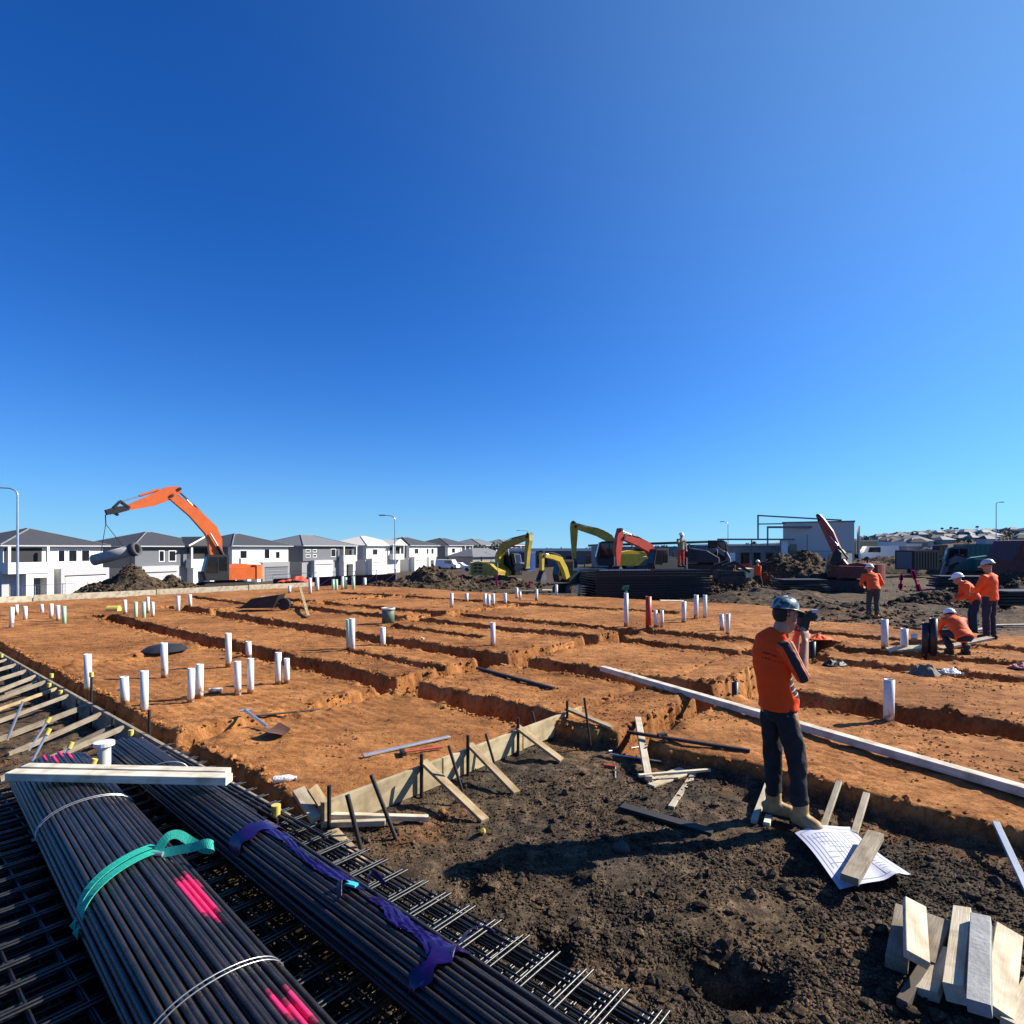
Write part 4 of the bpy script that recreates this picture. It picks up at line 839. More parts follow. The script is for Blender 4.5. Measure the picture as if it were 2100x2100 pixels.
# ================================================================== cars by the houses and on the far right
def car(label, p, rz, m, van=False, sc=1.0):
    t = thing('parked_car' if not van else 'parked_van', label, 'van' if van else 'car', p, rz, 'vehicles parked beyond the site'); s = sc
    if van: prof = [(-2.3, 0.4), (2.3, 0.4), (2.35, 0.95), (1.7, 1.15), (1.3, 1.95), (-2.2, 2.0), (-2.3, 1.2)]
    else: prof = [(-2.2, 0.35), (2.2, 0.35), (2.25, 0.75), (1.15, 0.92), (0.45, 1.42), (-1.1, 1.45), (-1.75, 0.98), (-2.2, 0.92)]
    part('body', MB().prism([(x * s, z_ * s) for x, z_ in prof], -0.88 * s, 0.88 * s), m, t, world=False)
    win = [(1.2, 1.2), (1.05, 1.8), (-0.2, 1.85), (-0.2, 1.2)] if van else [(0.95, 0.95), (0.4, 1.34), (-1.0, 1.36), (-1.5, 0.98)]
    part('window', MB().prism([(x * s, z_ * s) for x, z_ in win], -0.895 * s, -0.87 * s).prism([(x * s, z_ * s) for x, z_ in win], 0.87 * s, 0.895 * s), M_glass, t, world=False)
    for x in (-1.35, 1.35):
        for y in (-0.9, 0.7):
            part('wheel', MB().tube([(x * s, y * s, 0.33 * s), (x * s, (y + 0.2) * s, 0.33 * s)], 0.33 * s, 14, smooth=False), M_black, t, world=False)
car('white van parked before the second house from the far end', dz(918, 118, 1168), -0.35, M_white, True)
car('white car parked in front of the last house of the row', dz(942, 122, 1168), -0.2, M_white)
car('white car parked left of the olive yellow excavator', dz(978, 95, 1172), 2.6, M_white)
car('white van far off below the box-shaped building, behind the bending worker', dz(1797, 75, 1152), 2.9, M_white, True)
car('white ute far off in the middle of the right slope', dz(1850, 80, 1152), 0.2, M_white)
car('dark car far off on the right slope beside the white ute', dz(1880, 82, 1150), 0.2, M_walld, True)
# blue container
b = dz(1071, 72, 1170); t = thing('site_container', 'blue site container with a shaded navy front behind the olive excavator', 'container', b, -0.45)
M_blue = mat('blue container paint', (0.018, 0.055, 0.20), 0.5, var=0.12)
part('body', MB().bx(-2.6, 1.2, -1.2, 1.2, 0, 2.2), M_blue, t, world=False); q = MB()
for i in range(10): q.bx(-2.5 + i * 0.37, -2.32 + i * 0.37, -1.24, -1.2, 0.15, 2.05)
for i in range(6): q.bx(1.2, 1.24, -1.05 + i * 0.37, -0.87 + i * 0.37, 0.15, 2.05)
part('corrugation', q, M_blue, t, world=False)
part('roof', MB().bx(-2.65, 1.27, -1.26, 1.26, 2.2, 2.28), M_grey, t, world=False)

# ================================================================== temporary fencing
def fence(label, pts, h, cloth, m):
    b = Vector(pts[0]); t = thing('temporary_fence', label, 'fence', b)
    for p in pts:
        p = Vector(p); part('post', MB().tube([p, p + Vector((0, 0, h))], 0.035, 6), M_alu, t)
    for a, c in zip(pts[:-1], pts[1:]):
        a = Vector(a); c = Vector(c)
        part('rail', MB().tube([a + Vector((0, 0, h - 0.03)), c + Vector((0, 0, h - 0.03))], 0.025, 6), M_alu, t)
        if cloth:
            q = MB(); n = 8
            off = (c - a).cross(Vector((0, 0, 1))).normalized()
            g = [[a.lerp(c, i / n) + Vector((0, 0, 0.1 + (h * 0.72) * j / 3)) + off * 0.04 * math.sin(i * 2.1 + j) for j in range(4)] for i in range(n + 1)]
            vs = [p for r_ in g for p in r_]; vs2 = [p + off * 0.012 for p in vs]; m_ = len(vs)
            f = [(i * 4 + j, (i + 1) * 4 + j, (i + 1) * 4 + j + 1, i * 4 + j + 1) for i in range(n) for j in range(3)]
            q.add(vs + vs2, f + [tuple(m_ + i for i in reversed(x)) for x in f], 0, True); part('shade_cloth', q, m, t, fix=False)
            part('brace', MB().tube([a + Vector((0, 0, 0.2)) + off * 0.07, c + Vector((0, 0, h * 0.8)) + off * 0.07], 0.025, 5), mat('pink faded tube', (0.5, 0.3, 0.3), 0.6), t)
        else:
            w = MB()
            for i in range(1, 8): q = a.lerp(c, i / 8); w.tube([q + Vector((0, 0, 0.1)), q + Vector((0, 0, h))], 0.006, 4)
            for j in (0.35, 0.7, 1.05, 1.4): w.tube([a + Vector((0, 0, j)), c + Vector((0, 0, j))], 0.006, 4)
            part('wire_panel', w, M_alu, t)
M_maroon = mat('maroon shade cloth', (0.075, 0.025, 0.03), 0.9, var=0.3, sc=3)
fence('temporary fence hung with maroon shade cloth in front of the cream roofed house', [at(x, 56) + Vector((0, 0, 0.0)) for x in (560, 595, 640, 685, 728, 772, 812)], 1.9, True, M_maroon)
fence('temporary wire fence with maroon cloth before the nearest white house', [at(x, 52) for x in (20, 72, 128, 180)], 1.7, False, M_maroon)
# red torn barrier heap
q = MB(); rg = random.Random(3); c = at(606, 42); vs = []
n = 14
for i in range(n + 1):
    for j in range(7):
        x = (i / n - 0.5) * 2.1; y = (j / 6 - 0.5) * 1.1
        zt = (0.95 - 0.42 * abs(x) ** 1.5 - 0.9 * abs(y) ** 2) + 0.16 * math.sin(3.1 * x + 2 * y) + rg.uniform(-0.09, 0.09)
        vs.append((c.x + x, c.y + y, c.z + 0.55 + zt * 0.6))
vs2 = [(a, b_, z_ - 0.03) for a, b_, z_ in vs]; m_ = len(vs); f = [(i * 7 + j, (i + 1) * 7 + j, (i + 1) * 7 + j + 1, i * 7 + j + 1) for i in range(n) for j in range(6)]
t = thing('tarpaulin_heap', 'crumpled orange red tarpaulin thrown over a low trestle in front of the fence', 'tarpaulin', c)
q.add(vs + vs2, f + [tuple(m_ + i for i in reversed(x)) for x in f]); part('tarpaulin', q, mat('orange red tarpaulin', (0.62, 0.10, 0.05), 0.6, var=0.35, sc=5), t, fix=False)
part('trestle', MB().bx(c.x - 0.9, c.x + 0.9, c.y - 0.3, c.y + 0.3, c.z + 0.55, c.z + 0.75).bx(c.x - 0.8, c.x - 0.7, c.y - 0.3, c.y + 0.3, c.z - 0.3, c.z + 0.55).bx(c.x + 0.7, c.x + 0.8, c.y - 0.3, c.y + 0.3, c.z - 0.3, c.z + 0.55), M_black, t)
# red barrier tape and pale trestle by the unfinished house
c0, c1 = at(1468, 60), at(1540, 60); t = thing('barrier_tape', 'red barrier tape stretched in front of the unfinished flat roofed house', 'barrier', c0)
for p in (c0, c0.lerp(c1, .5), c1): part('post', MB().tube([p, p + Vector((0, 0, 1.35))], 0.03, 6), M_grey, t)
q = MB(); zv = Vector((0, 0, 1))
for i in range(12):
    a = c0.lerp(c1, i / 12) + zv * (0.85 - 0.12 * math.sin(math.pi * (i % 6) / 6)); b = c0.lerp(c1, (i + 1) / 12) + zv * (0.85 - 0.12 * math.sin(math.pi * ((i % 6) + 1) / 6))
    q.beam(a, b, 0.03, 0.42)
part('tape', q, M_red, t)
c = dz(1497, 31, 1196); t = thing('skid_loader', 'small dark tracked loader with a pale cream bucket left of the walking worker', 'loader', c, math.pi)
part('body', MB().prism([(-0.55, 0.25), (0.75, 0.25), (0.78, 0.62), (0.7, 0.70), (-0.55, 0.62)], -0.45, 0.45), M_track, t, world=False); part('canopy_frame', MB().tube([(-0.4, -0.4, 0.6), (-0.4, -0.4, 1.0), (0.3, -0.4, 1.0), (0.4, -0.4, 0.6)], 0.03, 6), M_black, t, world=False); part('seat', MB().bx(-0.1, 0.25, -0.2, 0.2, 0.62, 0.9), M_black, t, world=False)
part('bucket', MB().prism([(-1.0, 0.35), (-0.6, 0.3), (-0.6, 0.75), (-1.0, 0.8)], -0.6, 0.6), mat('cream paint', (0.6, 0.52, 0.3), 0.6), t, world=False)
for y0_ in (0.52, -0.62): part('lift_arm', MB().ribbon([(-0.8, 0.6), (0.0, 1.1), (0.6, 0.9)], [.06, .08, .06], y0_, y0_ + 0.1), M_black, t, world=False)
track(t, 0.3, 1.5, 0.4, 0.25); track(t, -0.55, 1.5, 0.4, 0.25)

# more plant and stores standing about on the right
for px, d_, yb, rz_, s_, m_, lab in ((1880, 52, 1168, 0.3, .8, M_black, 'dark container-like store box on the right slope, left of the green machine'), (2010, 58, 1160, -.2, 1.0, M_teal, 'green store box behind the green excavator'), (1935, 62, 1158, .5, .7, M_grey, 'grey store box far off on the right slope'), (1330, 60, 1168, .1, 1.0, M_black, 'black store box behind the red excavator'), (1440, 52, 1172, -.2, 1.0, M_grey, 'dark grey store box right of the worker on the mesh stack')):
    b = dz(px, d_, yb); t = thing('store_box', lab, 'container', b, rz_, 'store boxes about the site')
    part('body', MB().bx(-1.8 * s_, 1.8 * s_, -1.1 * s_, 1.1 * s_, 0, 2.1 * s_), m_, t, world=False); q = MB()
    for i in range(9): q.bx(-1.7 * s_ + i * .4 * s_, -1.52 * s_ + i * .4 * s_, -1.14 * s_, -1.1 * s_, .15, 1.95 * s_)
    part('corrugation', q, m_, t, world=False)['kind'] = 'stuff'
    part('door', MB().bx(-1.84 * s_, -1.8 * s_, -.9 * s_, .9 * s_, .1, 1.95 * s_), M_walld, t, world=False)
for px, d_, yb, lab in ((1965, 27, 1205, 'pile of dark steel plates left of the bending worker'), (1640, 27, 1212, 'pile of dark plates below the black soil bank'), (2085, 22, 1240, 'pile of dark plates at the right edge')):
    b = dz(px, d_, yb); t = thing('plate_pile', lab, 'plate pile', b, random.uniform(-.4, .4), 'piles of plates')
    for k in range(5): part('plate', MB().box((random.uniform(-.1, .1), random.uniform(-.1, .1), .06 + k * .11), (2.0, 1.1, .08), Matrix.Rotation(random.uniform(-.15, .15), 3, 'Z')), M_black, t, world=False)

# ================================================================== reinforcing bars and mesh on the left
def uvp(u, v, z): x, y = XY(u, v); return Vector((x, y, z))
# stack of mesh sheets lying along the form; every sheet a thing
ZM = -0.20; M_wire = mat('drawn mesh wire', (0.045, 0.045, 0.045), 0.38, 0.7, var=0.4, sc=25, spec=0.6)
for k in range(7):
    b = MB(); rg = random.Random(40 + k); du, dv = rg.uniform(-0.10, 0.10), rg.uniform(-0.03, 0.05); z0 = ZM + k * 0.036; rot = rg.uniform(-0.006, 0.006)
    r1, r2 = 0.0065, 0.0065
    u0, u1, v0, v1 = -3.6 + du, 2.45 + du, -2.55 + dv, 0.10 + dv
    f = lambda u, v, z: uvp(u + rot * v, v - rot * u, z)
    n = 14
    for i in range(n):
        v = v0 + 0.06 + (v1 - v0 - 0.12) * i / (n - 1); sag = 0.004 * math.sin(i)
        b.tube([f(u0, v, z0), f((u0 + u1) / 2, v + 0.004 * math.sin(i * 2.3), z0 + sag), f(u1, v, z0)], r1, 6, smooth=True)
    for dv2 in (0.035, 0.075): b.tube([f(u0, v1 - dv2 - 0.06, z0), f(u1, v1 - dv2 - 0.06, z0)], r1, 6)
    m = 31
    for i in range(m):
        u = u0 + 0.08 + (u1 - u0 - 0.16) * i / (m - 1); b.tube([f(u, v0, z0 + 0.0125), f(u, v1, z0 + 0.0125)], r2, 6)
        if k >= 4: b.tube([f(u + 0.028, v0 - 0.04, z0 + 0.0125), f(u + 0.028, v1 - 0.02, z0 + 0.0125)], r2, 6)
    single('mesh_sheet', b, M_wire, ('topmost steel mesh sheet of the stack, directly under the two bar bundles' if k == 6 else 'steel mesh sheet, ' + ['bottom', 'second from the bottom', 'third from the bottom', 'middle', 'third from the top', 'second from the top', ''][k] + ' of the flat stack'), 'steel mesh', 'stacked steel mesh sheets', fix=False)
# bearers below the stack
for u in (-2.9, -0.9, 1.4):
    b = MB().beam(uvp(u, -2.4, -0.27), uvp(u, -0.02, -0.27), 0.09, 0.09, ch=0.004)
    single('bearer', b, M_timber2, {-2.9: 'rough timber bearer under the mesh stack, nearest the camera', -0.9: 'rough timber bearer under the middle of the mesh stack', 1.4: 'rough timber bearer under the far end of the mesh stack'}[u], 'timber', 'bearers under the mesh stack')

ZT = ZM + 7 * 0.036 + 0.008      # top of the mesh stack
# ribbed bar, shared mesh: unit length along x
def barmesh(name, r, L, paint=()):
    b = MB(); n = 8; segs = [0.0]
    for a, c in paint: segs += [a, c]
    segs += [q for a, c in paint for q in (a + .05, c - .05) if 0 < q < L]; segs.append(L); segs = sorted(set(q for q in segs if 0 <= q <= L))
    for a, c in zip(segs[:-1], segs[1:]):
        pk = any(a >= p0 - 1e-6 and c <= p1 + 1e-6 for p0, p1 in paint)
        k = max(1, int((c - a) / 1.2)); b.tube([(a + (c - a) * i / k, 0, 0) for i in range(k + 1)], r, n, (2 if (c - a) < .051 and not (a == 0.0) else 1) if pk else 0, cap=(a == 0.0 or c == L))
    return b.mesh(name, [M_steel, M_pink, M_pinkd])
def bundle(name, label, pts, r, seed, paints):
    """pts: list of (across, height) bar centres; the first is the axis frame"""
    A, B, cs, gname = name
    ax_ = (B - A); L = ax_.length; ax_.normalize(); side = ax_.cross(Vector((0, 0, 1))).normalized(); up = side.cross(ax_)
    t = thing('rebar_bundle', label, 'rebar bundle', A); rg = random.Random(seed)
    for i, (a, h) in enumerate(cs):
        pk = paints.get(i)
        key = gname + (str(pk) if pk else ''); me = bpy.data.meshes.get(key) or barmesh(key, r, L, pk or ())
        o = bpy.data.objects.new('rebar', me); COL.objects.link(o); o.parent = t
        M = Matrix((ax_, -side, up)).transposed().to_4x4()
        o.matrix_local = Matrix.Translation(side * a + up * h - ax_ * rg.uniform(0, 0.12)) @ M @ Matrix.Rotation(rg.uniform(-0.004, 0.004), 4, 'Z') @ Matrix.Rotation(rg.uniform(0, 6.28), 4, 'X')
        MW[o.name] = MW[t.name]
        if pk: o['label'] = 'bar sprayed with pink paint'
    return t, ax_, side, up, L
def arch(w, h, n, r, inner=True):
    """bar centres over a half-ellipse heap, plus bars inside it"""
    cs = []; rg = random.Random(int(w * 1000))
    # arc-length spacing
    K = 400; P = [(-w / 2 * math.cos(math.pi * i / K), h * math.sin(math.pi * i / K) ** 0.8) for i in range(K + 1)]
    s = [0]
    for a, b in zip(P[:-1], P[1:]): s.append(s[-1] + math.hypot(b[0] - a[0], b[1] - a[1]))
    for i in range(n):
        q = s[-1] * i / (n - 1); j = min(range(K + 1), key=lambda k: abs(s[k] - q)); cs.append((P[j][0] + rg.uniform(-.003, .003), P[j][1] + r + rg.uniform(-.003, .004)))
    if inner:
        for sc_ in (0.86, 0.7):
            m = int(n * sc_)
            for i in range(m): q = s[-1] * (i + .5) / m; j = min(range(K + 1), key=lambda k: abs(s[k] - q)); cs.append((P[j][0] * sc_, P[j][1] * sc_ + r))
    return cs
zb = ZT + 0.02
# bundle one: from beyond the planks to under the camera
W1, H1, R1 = 0.56, 0.17, 0.0145
far1 = G(118, 1592, zb + 0.05); near1 = G(437, 2060, zb + 0.05); dir1 = (near1 - far1).normalized(); far1 = far1 - dir1 * 0.12; near1 = near1 + dir1 * 1.3
far1.z = near1.z = zb
cs1 = arch(W1, H1, 28, R1)
Lb1 = (near1 - far1).length
def tpos(px, py, z, A, dr): p = G(px, py, z); return (p - A).dot(dr)
pa, pb = tpos(352, 1815, zb + .15, far1, dir1), tpos(425, 1905, zb + .15, far1, dir1)
pc, pd = tpos(590, 2050, zb + .15, far1, dir1), tpos(660, 2130, zb + .15, far1, dir1)
pk = {}
pk[7] = [(round(pa, 2), round(pb, 2)), (round(pc, 2), round(pd, 2))]; pk[8] = [(round(pa + .02, 2), round(pb + .06, 2)), (round(pc + .04, 2), round(pd + .1, 2))]; pk[5] = [(round(pa + .10, 2), round(pa + .21, 2))]
pk[9] = [(round(pa + .03, 2), round(pb - .02, 2)), (round(pc - .05, 2), round(pd - .1, 2))]; pk[10] = [(0.0, 0.22)]; pk[12] = [(0.0, 0.2)]; pk[14] = [(0.0, 0.26)]; pk[16] = [(0.0, 0.2)]; pk[6] = [(round(pa + .04, 2), round(pb - .15, 2))]
t1, ax1, sd1, up1, L1 = bundle((far1, near1, cs1, 'rebar_long'), 'thick bundle of dark steel bars tied with a green sling, nearest the left edge', None, R1, 1, pk)
# which side is which: sd1 points to camera-left or right
def over(A, ax_, sd, up, dist, w, h, rad, lift=0.012, k0=-0.1, k1=1.1, n=22, skew=0.0):
    """points of a band over a heap of bars"""
    pts = []
    for i in range(n + 1):
        q = k0 + (k1 - k0) * i / n; a = math.pi * min(max(q, 0), 1)
        x = -w / 2 * math.cos(a); z = h * max(math.sin(a), 0) ** 0.8 + rad * 2 + lift
        if q < 0: z = rad + lift + q * 0.9 * h + 0.02; x -= 0.02
        if q > 1: z = rad + lift - (q - 1) * 0.9 * h + 0.02; x += 0.02
        pts.append(A + ax_ * (dist + skew * (i / n - 0.5)) + sd * x + up * z)
    return pts
for py, px, lab in ((1645, 205, None), (1985, 520, None)):
    dd = tpos(px, py, zb + .15, far1, dir1)
    for e in (0.0, 0.045): part('tie_wire', MB().tube(over(far1, ax1, sd1, up1, dd + e + 0.02 * math.sin(e * 90), W1 + .03, H1, R1, 0.004, -0.05, 1.05, 22, 0.09), 0.0035, 5), M_steelb, t1, fix=False)
# green sling: two strands and a loose loop
M_green = mat('green sling webbing', (0.015, 0.33, 0.24), 0.6, var=0.12, sc=30, bump=0.3, bsc=200)
def strap(mb, pts, side, w, th=0.004):
    pts = [Vector(p) for p in pts]; vs = []
    for i, p in enumerate(pts):
        tt = (pts[min(i + 1, len(pts) - 1)] - pts[max(i - 1, 0)]).normalized(); s_ = Vector(side[i]) if isinstance(side, list) else Vector(side); s_ = (s_ - tt * s_.dot(tt)).normalized(); nn = tt.cross(s_) * th / 2
        vs += [p - s_ * w / 2 - nn, p + s_ * w / 2 - nn, p + s_ * w / 2 + nn, p - s_ * w / 2 + nn]
    n = len(pts); fs = []
    for i in range(n - 1):
        a, b = i * 4, (i + 1) * 4
        fs += [(a + j, a + (j + 1) % 4, b + (j + 1) % 4, b + j) for j in range(4)]
    fs += [(3, 2, 1, 0), tuple((n - 1) * 4 + j for j in range(4))]
    mb.add(vs, fs, 0, False); return mb
dg = tpos(262, 1775, zb + .17, far1, dir1)
sl = thing('lifting_sling', 'green lifting sling wrapped over the thick bar bundle with its loop end hanging out', 'sling', far1 + ax1 * dg)
sgn = 1 if sd1.dot(Vector((1, 0, 0))) > 0 else -1     # +1: sd1 points to the right of the picture
kk0, kk1 = (-0.1, 0.66)
for e in (-0.035, 0.035):
    pts = over(far1, ax1, sd1 * sgn, up1, dg + e + 0.10, W1, H1, R1, 0.008 + 0.012 * random.random(), kk0, kk1, 20, -0.30)
    part('strand', strap(MB(), pts, ax1, 0.055), M_green, sl, fix=False)
e0 = pts[-1]; rt = sd1 * sgn
lp = [e0, e0 + rt * 0.050 + up1 * 0.06, e0 + rt * 0.105 + up1 * 0.065 + ax1 * 0.02, e0 + rt * 0.161 + up1 * 0.02 + ax1 * 0.08, e0 + rt * 0.205 + ax1 * 0.15 - up1 * 0.01, e0 + rt * 0.229 + ax1 * 0.21 + up1 * 0.0, e0 + rt * 0.223 + ax1 * 0.24 + up1 * 0.03, e0 + rt * 0.192 + ax1 * 0.22 + up1 * 0.05, e0 + rt * 0.136 + ax1 * 0.17 + up1 * 0.03, e0 + rt * 0.062 + ax1 * 0.10 + up1 * 0.012, e0 + ax1 * 0.05]
def smooth(P, n=5):
    out = []; P = [P[0]] + list(P) + [P[-1]]
    for i in range(1, len(P) - 2):
        for j in range(n):
            t_ = j / n; a, b, c, d_ = P[i - 1], P[i], P[i + 1], P[i + 2]
            out.append(0.5 * ((2 * b) + (c - a) * t_ + (2 * a - 5 * b + 4 * c - d_) * t_ ** 2 + (3 * b - a - 3 * c + d_) * t_ ** 3))
    out.append(P[-2]); return out
lps = smooth(lp); sides = [ax1 * 0.62 - up1 * 0.77 for _ in lps]
part('loop', strap(MB(), lps, sides, 0.05, 0.005), M_green, sl, fix=False)
part('buckle', MB().tube([e0 + ax1 * 0.02 - rt * 0.03, e0 + ax1 * 0.07 + rt * 0.01], 0.014, 8), M_alu, sl)
# bundle two: under purple wrap
W2, H2, R2 = 0.33, 0.14, 0.0125
far2 = G(268, 1540, zb + 0.05); near2 = G(985, 2075, zb + 0.05); dir2 = (near2 - far2).normalized(); near2 = near2 + dir2 * 1.2; far2.z = near2.z = zb
cs2 = arch(W2, H2, 20, R2)
t2, ax2, sd2, up2, L2 = bundle((far2, near2, cs2, 'rebar_thin'), 'long bundle of dark steel bars in torn purple wrap, right of the thick bundle', None, R2, 2, {})
sg2 = 1 if sd2.dot(Vector((1, 0, 0))) > 0 else -1; R2t = sd2 * sg2
for py, px in ((1575, 310), (1590, 330)):
    dd = (G(px, py, zb + .15) - far2).dot(dir2); part('tie_wire', MB().tube(over(far2, ax2, R2t, up2, dd, W2 + .03, H2, R2, 0.004, -0.03, 1.08, 20, 0.12), 0.0035, 5), M_steelb, t2, fix=False)
# purple stretch wrap: ragged sheet clinging to the right shoulder of the bundle
M_purple = mat('purple stretch wrap', (0.011, 0.003, 0.060), 0.25, var=0.3, sc=9, bump=0.12, bsc=14, spec=0.5)
M_lilac = M_purple
def wrap(dA, dB, q0, q1, seed, n=46, m=12, lift=0.012):
    rg = random.Random(seed); vs = []
    for i in range(n + 1):
        dd = dA + (dB - dA) * i / n
        a0 = q0(i / n) + rg.uniform(-.008, .008); a1 = q1(i / n) + rg.uniform(-.006, .006)
        for j in range(m + 1):
            q = a0 + (a1 - a0) * j / m; ang = math.pi * min(max(q, 0), 1); x = -W2 / 2 * math.cos(ang) * 1.03; z = H2 * max(0, math.sin(ang)) ** 0.8 + 2 * R2 + lift + 0.003 * math.sin(i * .7 + j * 1.2) + rg.uniform(-.0012, .0012)
            vs.append(far2 + ax2 * (dd + 0.02 * math.sin(j * 1.3)) + R2t * x + up2 * z)
    w = m + 1; k = len(vs); dn = up2 * -0.003
    f = [(i * w + j, (i + 1) * w + j, (i + 1) * w + j + 1, i * w + j + 1) for i in range(n) for j in range(m)]
    mb = MB(); mb.add(vs + [p + dn for p in vs], f + [tuple(k + x for x in reversed(q)) for q in f], 0, True); return mb
d2 = lambda px, py: (G(px, py, zb + .15) - far2).dot(dir2)
wr = thing('plastic_wrap', 'torn purple plastic wrap clinging to the long bar bundle', 'plastic wrap', far2 + ax2 * d2(620, 1790))
part('sheet', wrap(d2(505, 1715), d2(700, 1850), lambda t: 0.47 + 0.04 * math.sin(t * 7) + 0.06 * t, lambda t: 0.62 + 0.05 * math.sin(t * 9), 1), M_purple, wr, fix=False)
part('sheet', wrap(d2(720, 1870), d2(885, 1985), lambda t: 0.52 - 0.10 * t ** 2 + 0.03 * math.sin(t * 11), lambda t: 0.66 + 0.03 * math.sin(t * 8), 2), M_purple, wr, fix=False)
part('sheet', wrap(d2(495, 1705), d2(515, 1722), lambda t: 0.02, lambda t: 0.85, 3, 5, 16, 0.016), M_purple, wr, fix=False)
part('sheet', wrap(d2(872, 1975), d2(900, 1996), lambda t: 0.02 + 0.2 * t, lambda t: 0.95, 4, 6, 16, 0.018), M_purple, wr, fix=False)
def flap(base, tips, w):
    return strap(MB(), smooth([base] + tips, 4), ax2 * 0.8 + up2 * 0.5, w, 0.003)
b0 = far2 + ax2 * d2(880, 1985) + R2t * 0.12 + up2 * (H2 + 0.03)
part('flap', flap(b0, [b0 + R2t * 0.05 + up2 * 0.03, b0 + R2t * 0.12 + up2 * 0.025 + ax2 * 0.02, b0 + R2t * 0.16 - up2 * 0.01 + ax2 * .05], 0.035), M_purple, wr, fix=False)
part('flap', flap(b0, [b0 - R2t * 0.06 + up2 * 0.02 + ax2 * .02, b0 - R2t * 0.11 - up2 * 0.0 + ax2 * 0.05], 0.03), M_purple, wr, fix=False)
b0 = far2 + ax2 * d2(700, 1835) + R2t * 0.03 + up2 * (H2 + 0.03)
part('flap', flap(b0, [b0 - R2t * 0.05 + up2 * 0.045 - ax2 * .02, b0 - R2t * 0.10 + up2 * 0.0 + ax2 * 0.05], 0.05), M_purple, wr, fix=False)
part('flap', flap(b0 + R2t * .1, [b0 + R2t * 0.12 + up2 * 0.04 + ax2 * .04, b0 + R2t * 0.13 + up2 * 0.0 + ax2 * 0.12], 0.04), M_purple, wr, fix=False)
part('tape', MB().box(b0 + up2 * 0.025 - R2t * .01 + ax2 * .02, (0.07, 0.03, 0.012), Matrix.Rotation(-0.4, 3, 'Z')), mat('turquoise tape', (0.05, 0.45, 0.5), 0.5), wr)
# more loose bars beside the second bundle, toward the form
rg = random.Random(9)
for i in range(5):
    a, b = uvp(2.3 - 0.2 * i, -0.06 - i * 0.035, ZT + 0.012), uvp(-0.6 + 0.25 * i, -0.05 - i * 0.04, ZT + 0.012)
    single('loose_bar', MB().tube([a, a.lerp(b, .5) + Vector((0, 0, .004)), b], 0.011, 8), M_steel, ['first','second','third','fourth','last'][i] + ' loose steel bar from the clay edge, lying on the mesh beside the long bundle', 'rebar', 'loose bars on the mesh', fix=False)
# white planks across the bundles
zp = zb + H1 + 2 * R1 + 0.012
A, B = D(22, 1602, 4.55), D(470, 1606, 4.46); A.z = B.z = zp + 0.03
A2, B2 = D(52, 1585, 4.68), D(468, 1588, 4.58); A2.z = B2.z = zp + 0.035
single('plank', MB().beam(A, B, 0.10, 0.06, ch=0.003), M_timwh, 'front pale plank laid across both bar bundles', 'plank', 'planks across the bar bundles')
single('plank', MB().beam(A2, B2, 0.085, 0.05, ch=0.003), M_timwh, 'rear pale plank laid across both bar bundles beside the white capped pipe', 'plank', 'planks across the bar bundles')
# white pipe with a tee cap
b = G(218, 1592, 0.0); b = Vector((-3.62, 5.28, -0.2)); t = thing('capped_pipe', 'white pipe with a wide cap standing between the far ends of the bar bundles', 'pipe', b)
part('pipe_body', MB().tube([b, b + Vector((0, 0, 0.50))], 0.052, 20), M_pvc, t); part('cap', MB().tube([b + Vector((0, 0, 0.49)), b + Vector((0, 0, 0.50)), b + Vector((0, 0, 0.503)), b + Vector((0, 0, 0.535))], [0.056, 0.058, 0.082, 0.082], 20, smooth=False), M_pvc, t); part('branch', MB().tube([b + Vector((0.02, -0.02, 0.12)), b + Vector((0.15, -0.06, 0.30))], 0.04, 14), M_pvc, t)

def foot(px, yb):
    p = GG(px, yb); u_, v_ = UV(p.x, p.y)
    if v_ < float(vtop(np.array(u_))) and p.z < -0.08:       # step back out of a trench
        for k in range(1, 60):
            for y_ in (p.y + .03 * k, p.y - .03 * k):
                x_ = (px - 1050) / F * y_
                if gz(x_, y_) > -0.05: return Vector((x_, y_, gz(x_, y_)))
    return p
def lay(a, b, h=0.0, n=16):
    dz_ = max(gz(a.x + (b.x - a.x) * i / n, a.y + (b.y - a.y) * i / n) + 0.004 + h - (a.z + (b.z - a.z) * i / n) for i in range(n + 1)); dz_ = max(0.0, dz_); return a + Vector((0, 0, dz_)), b + Vector((0, 0, dz_))
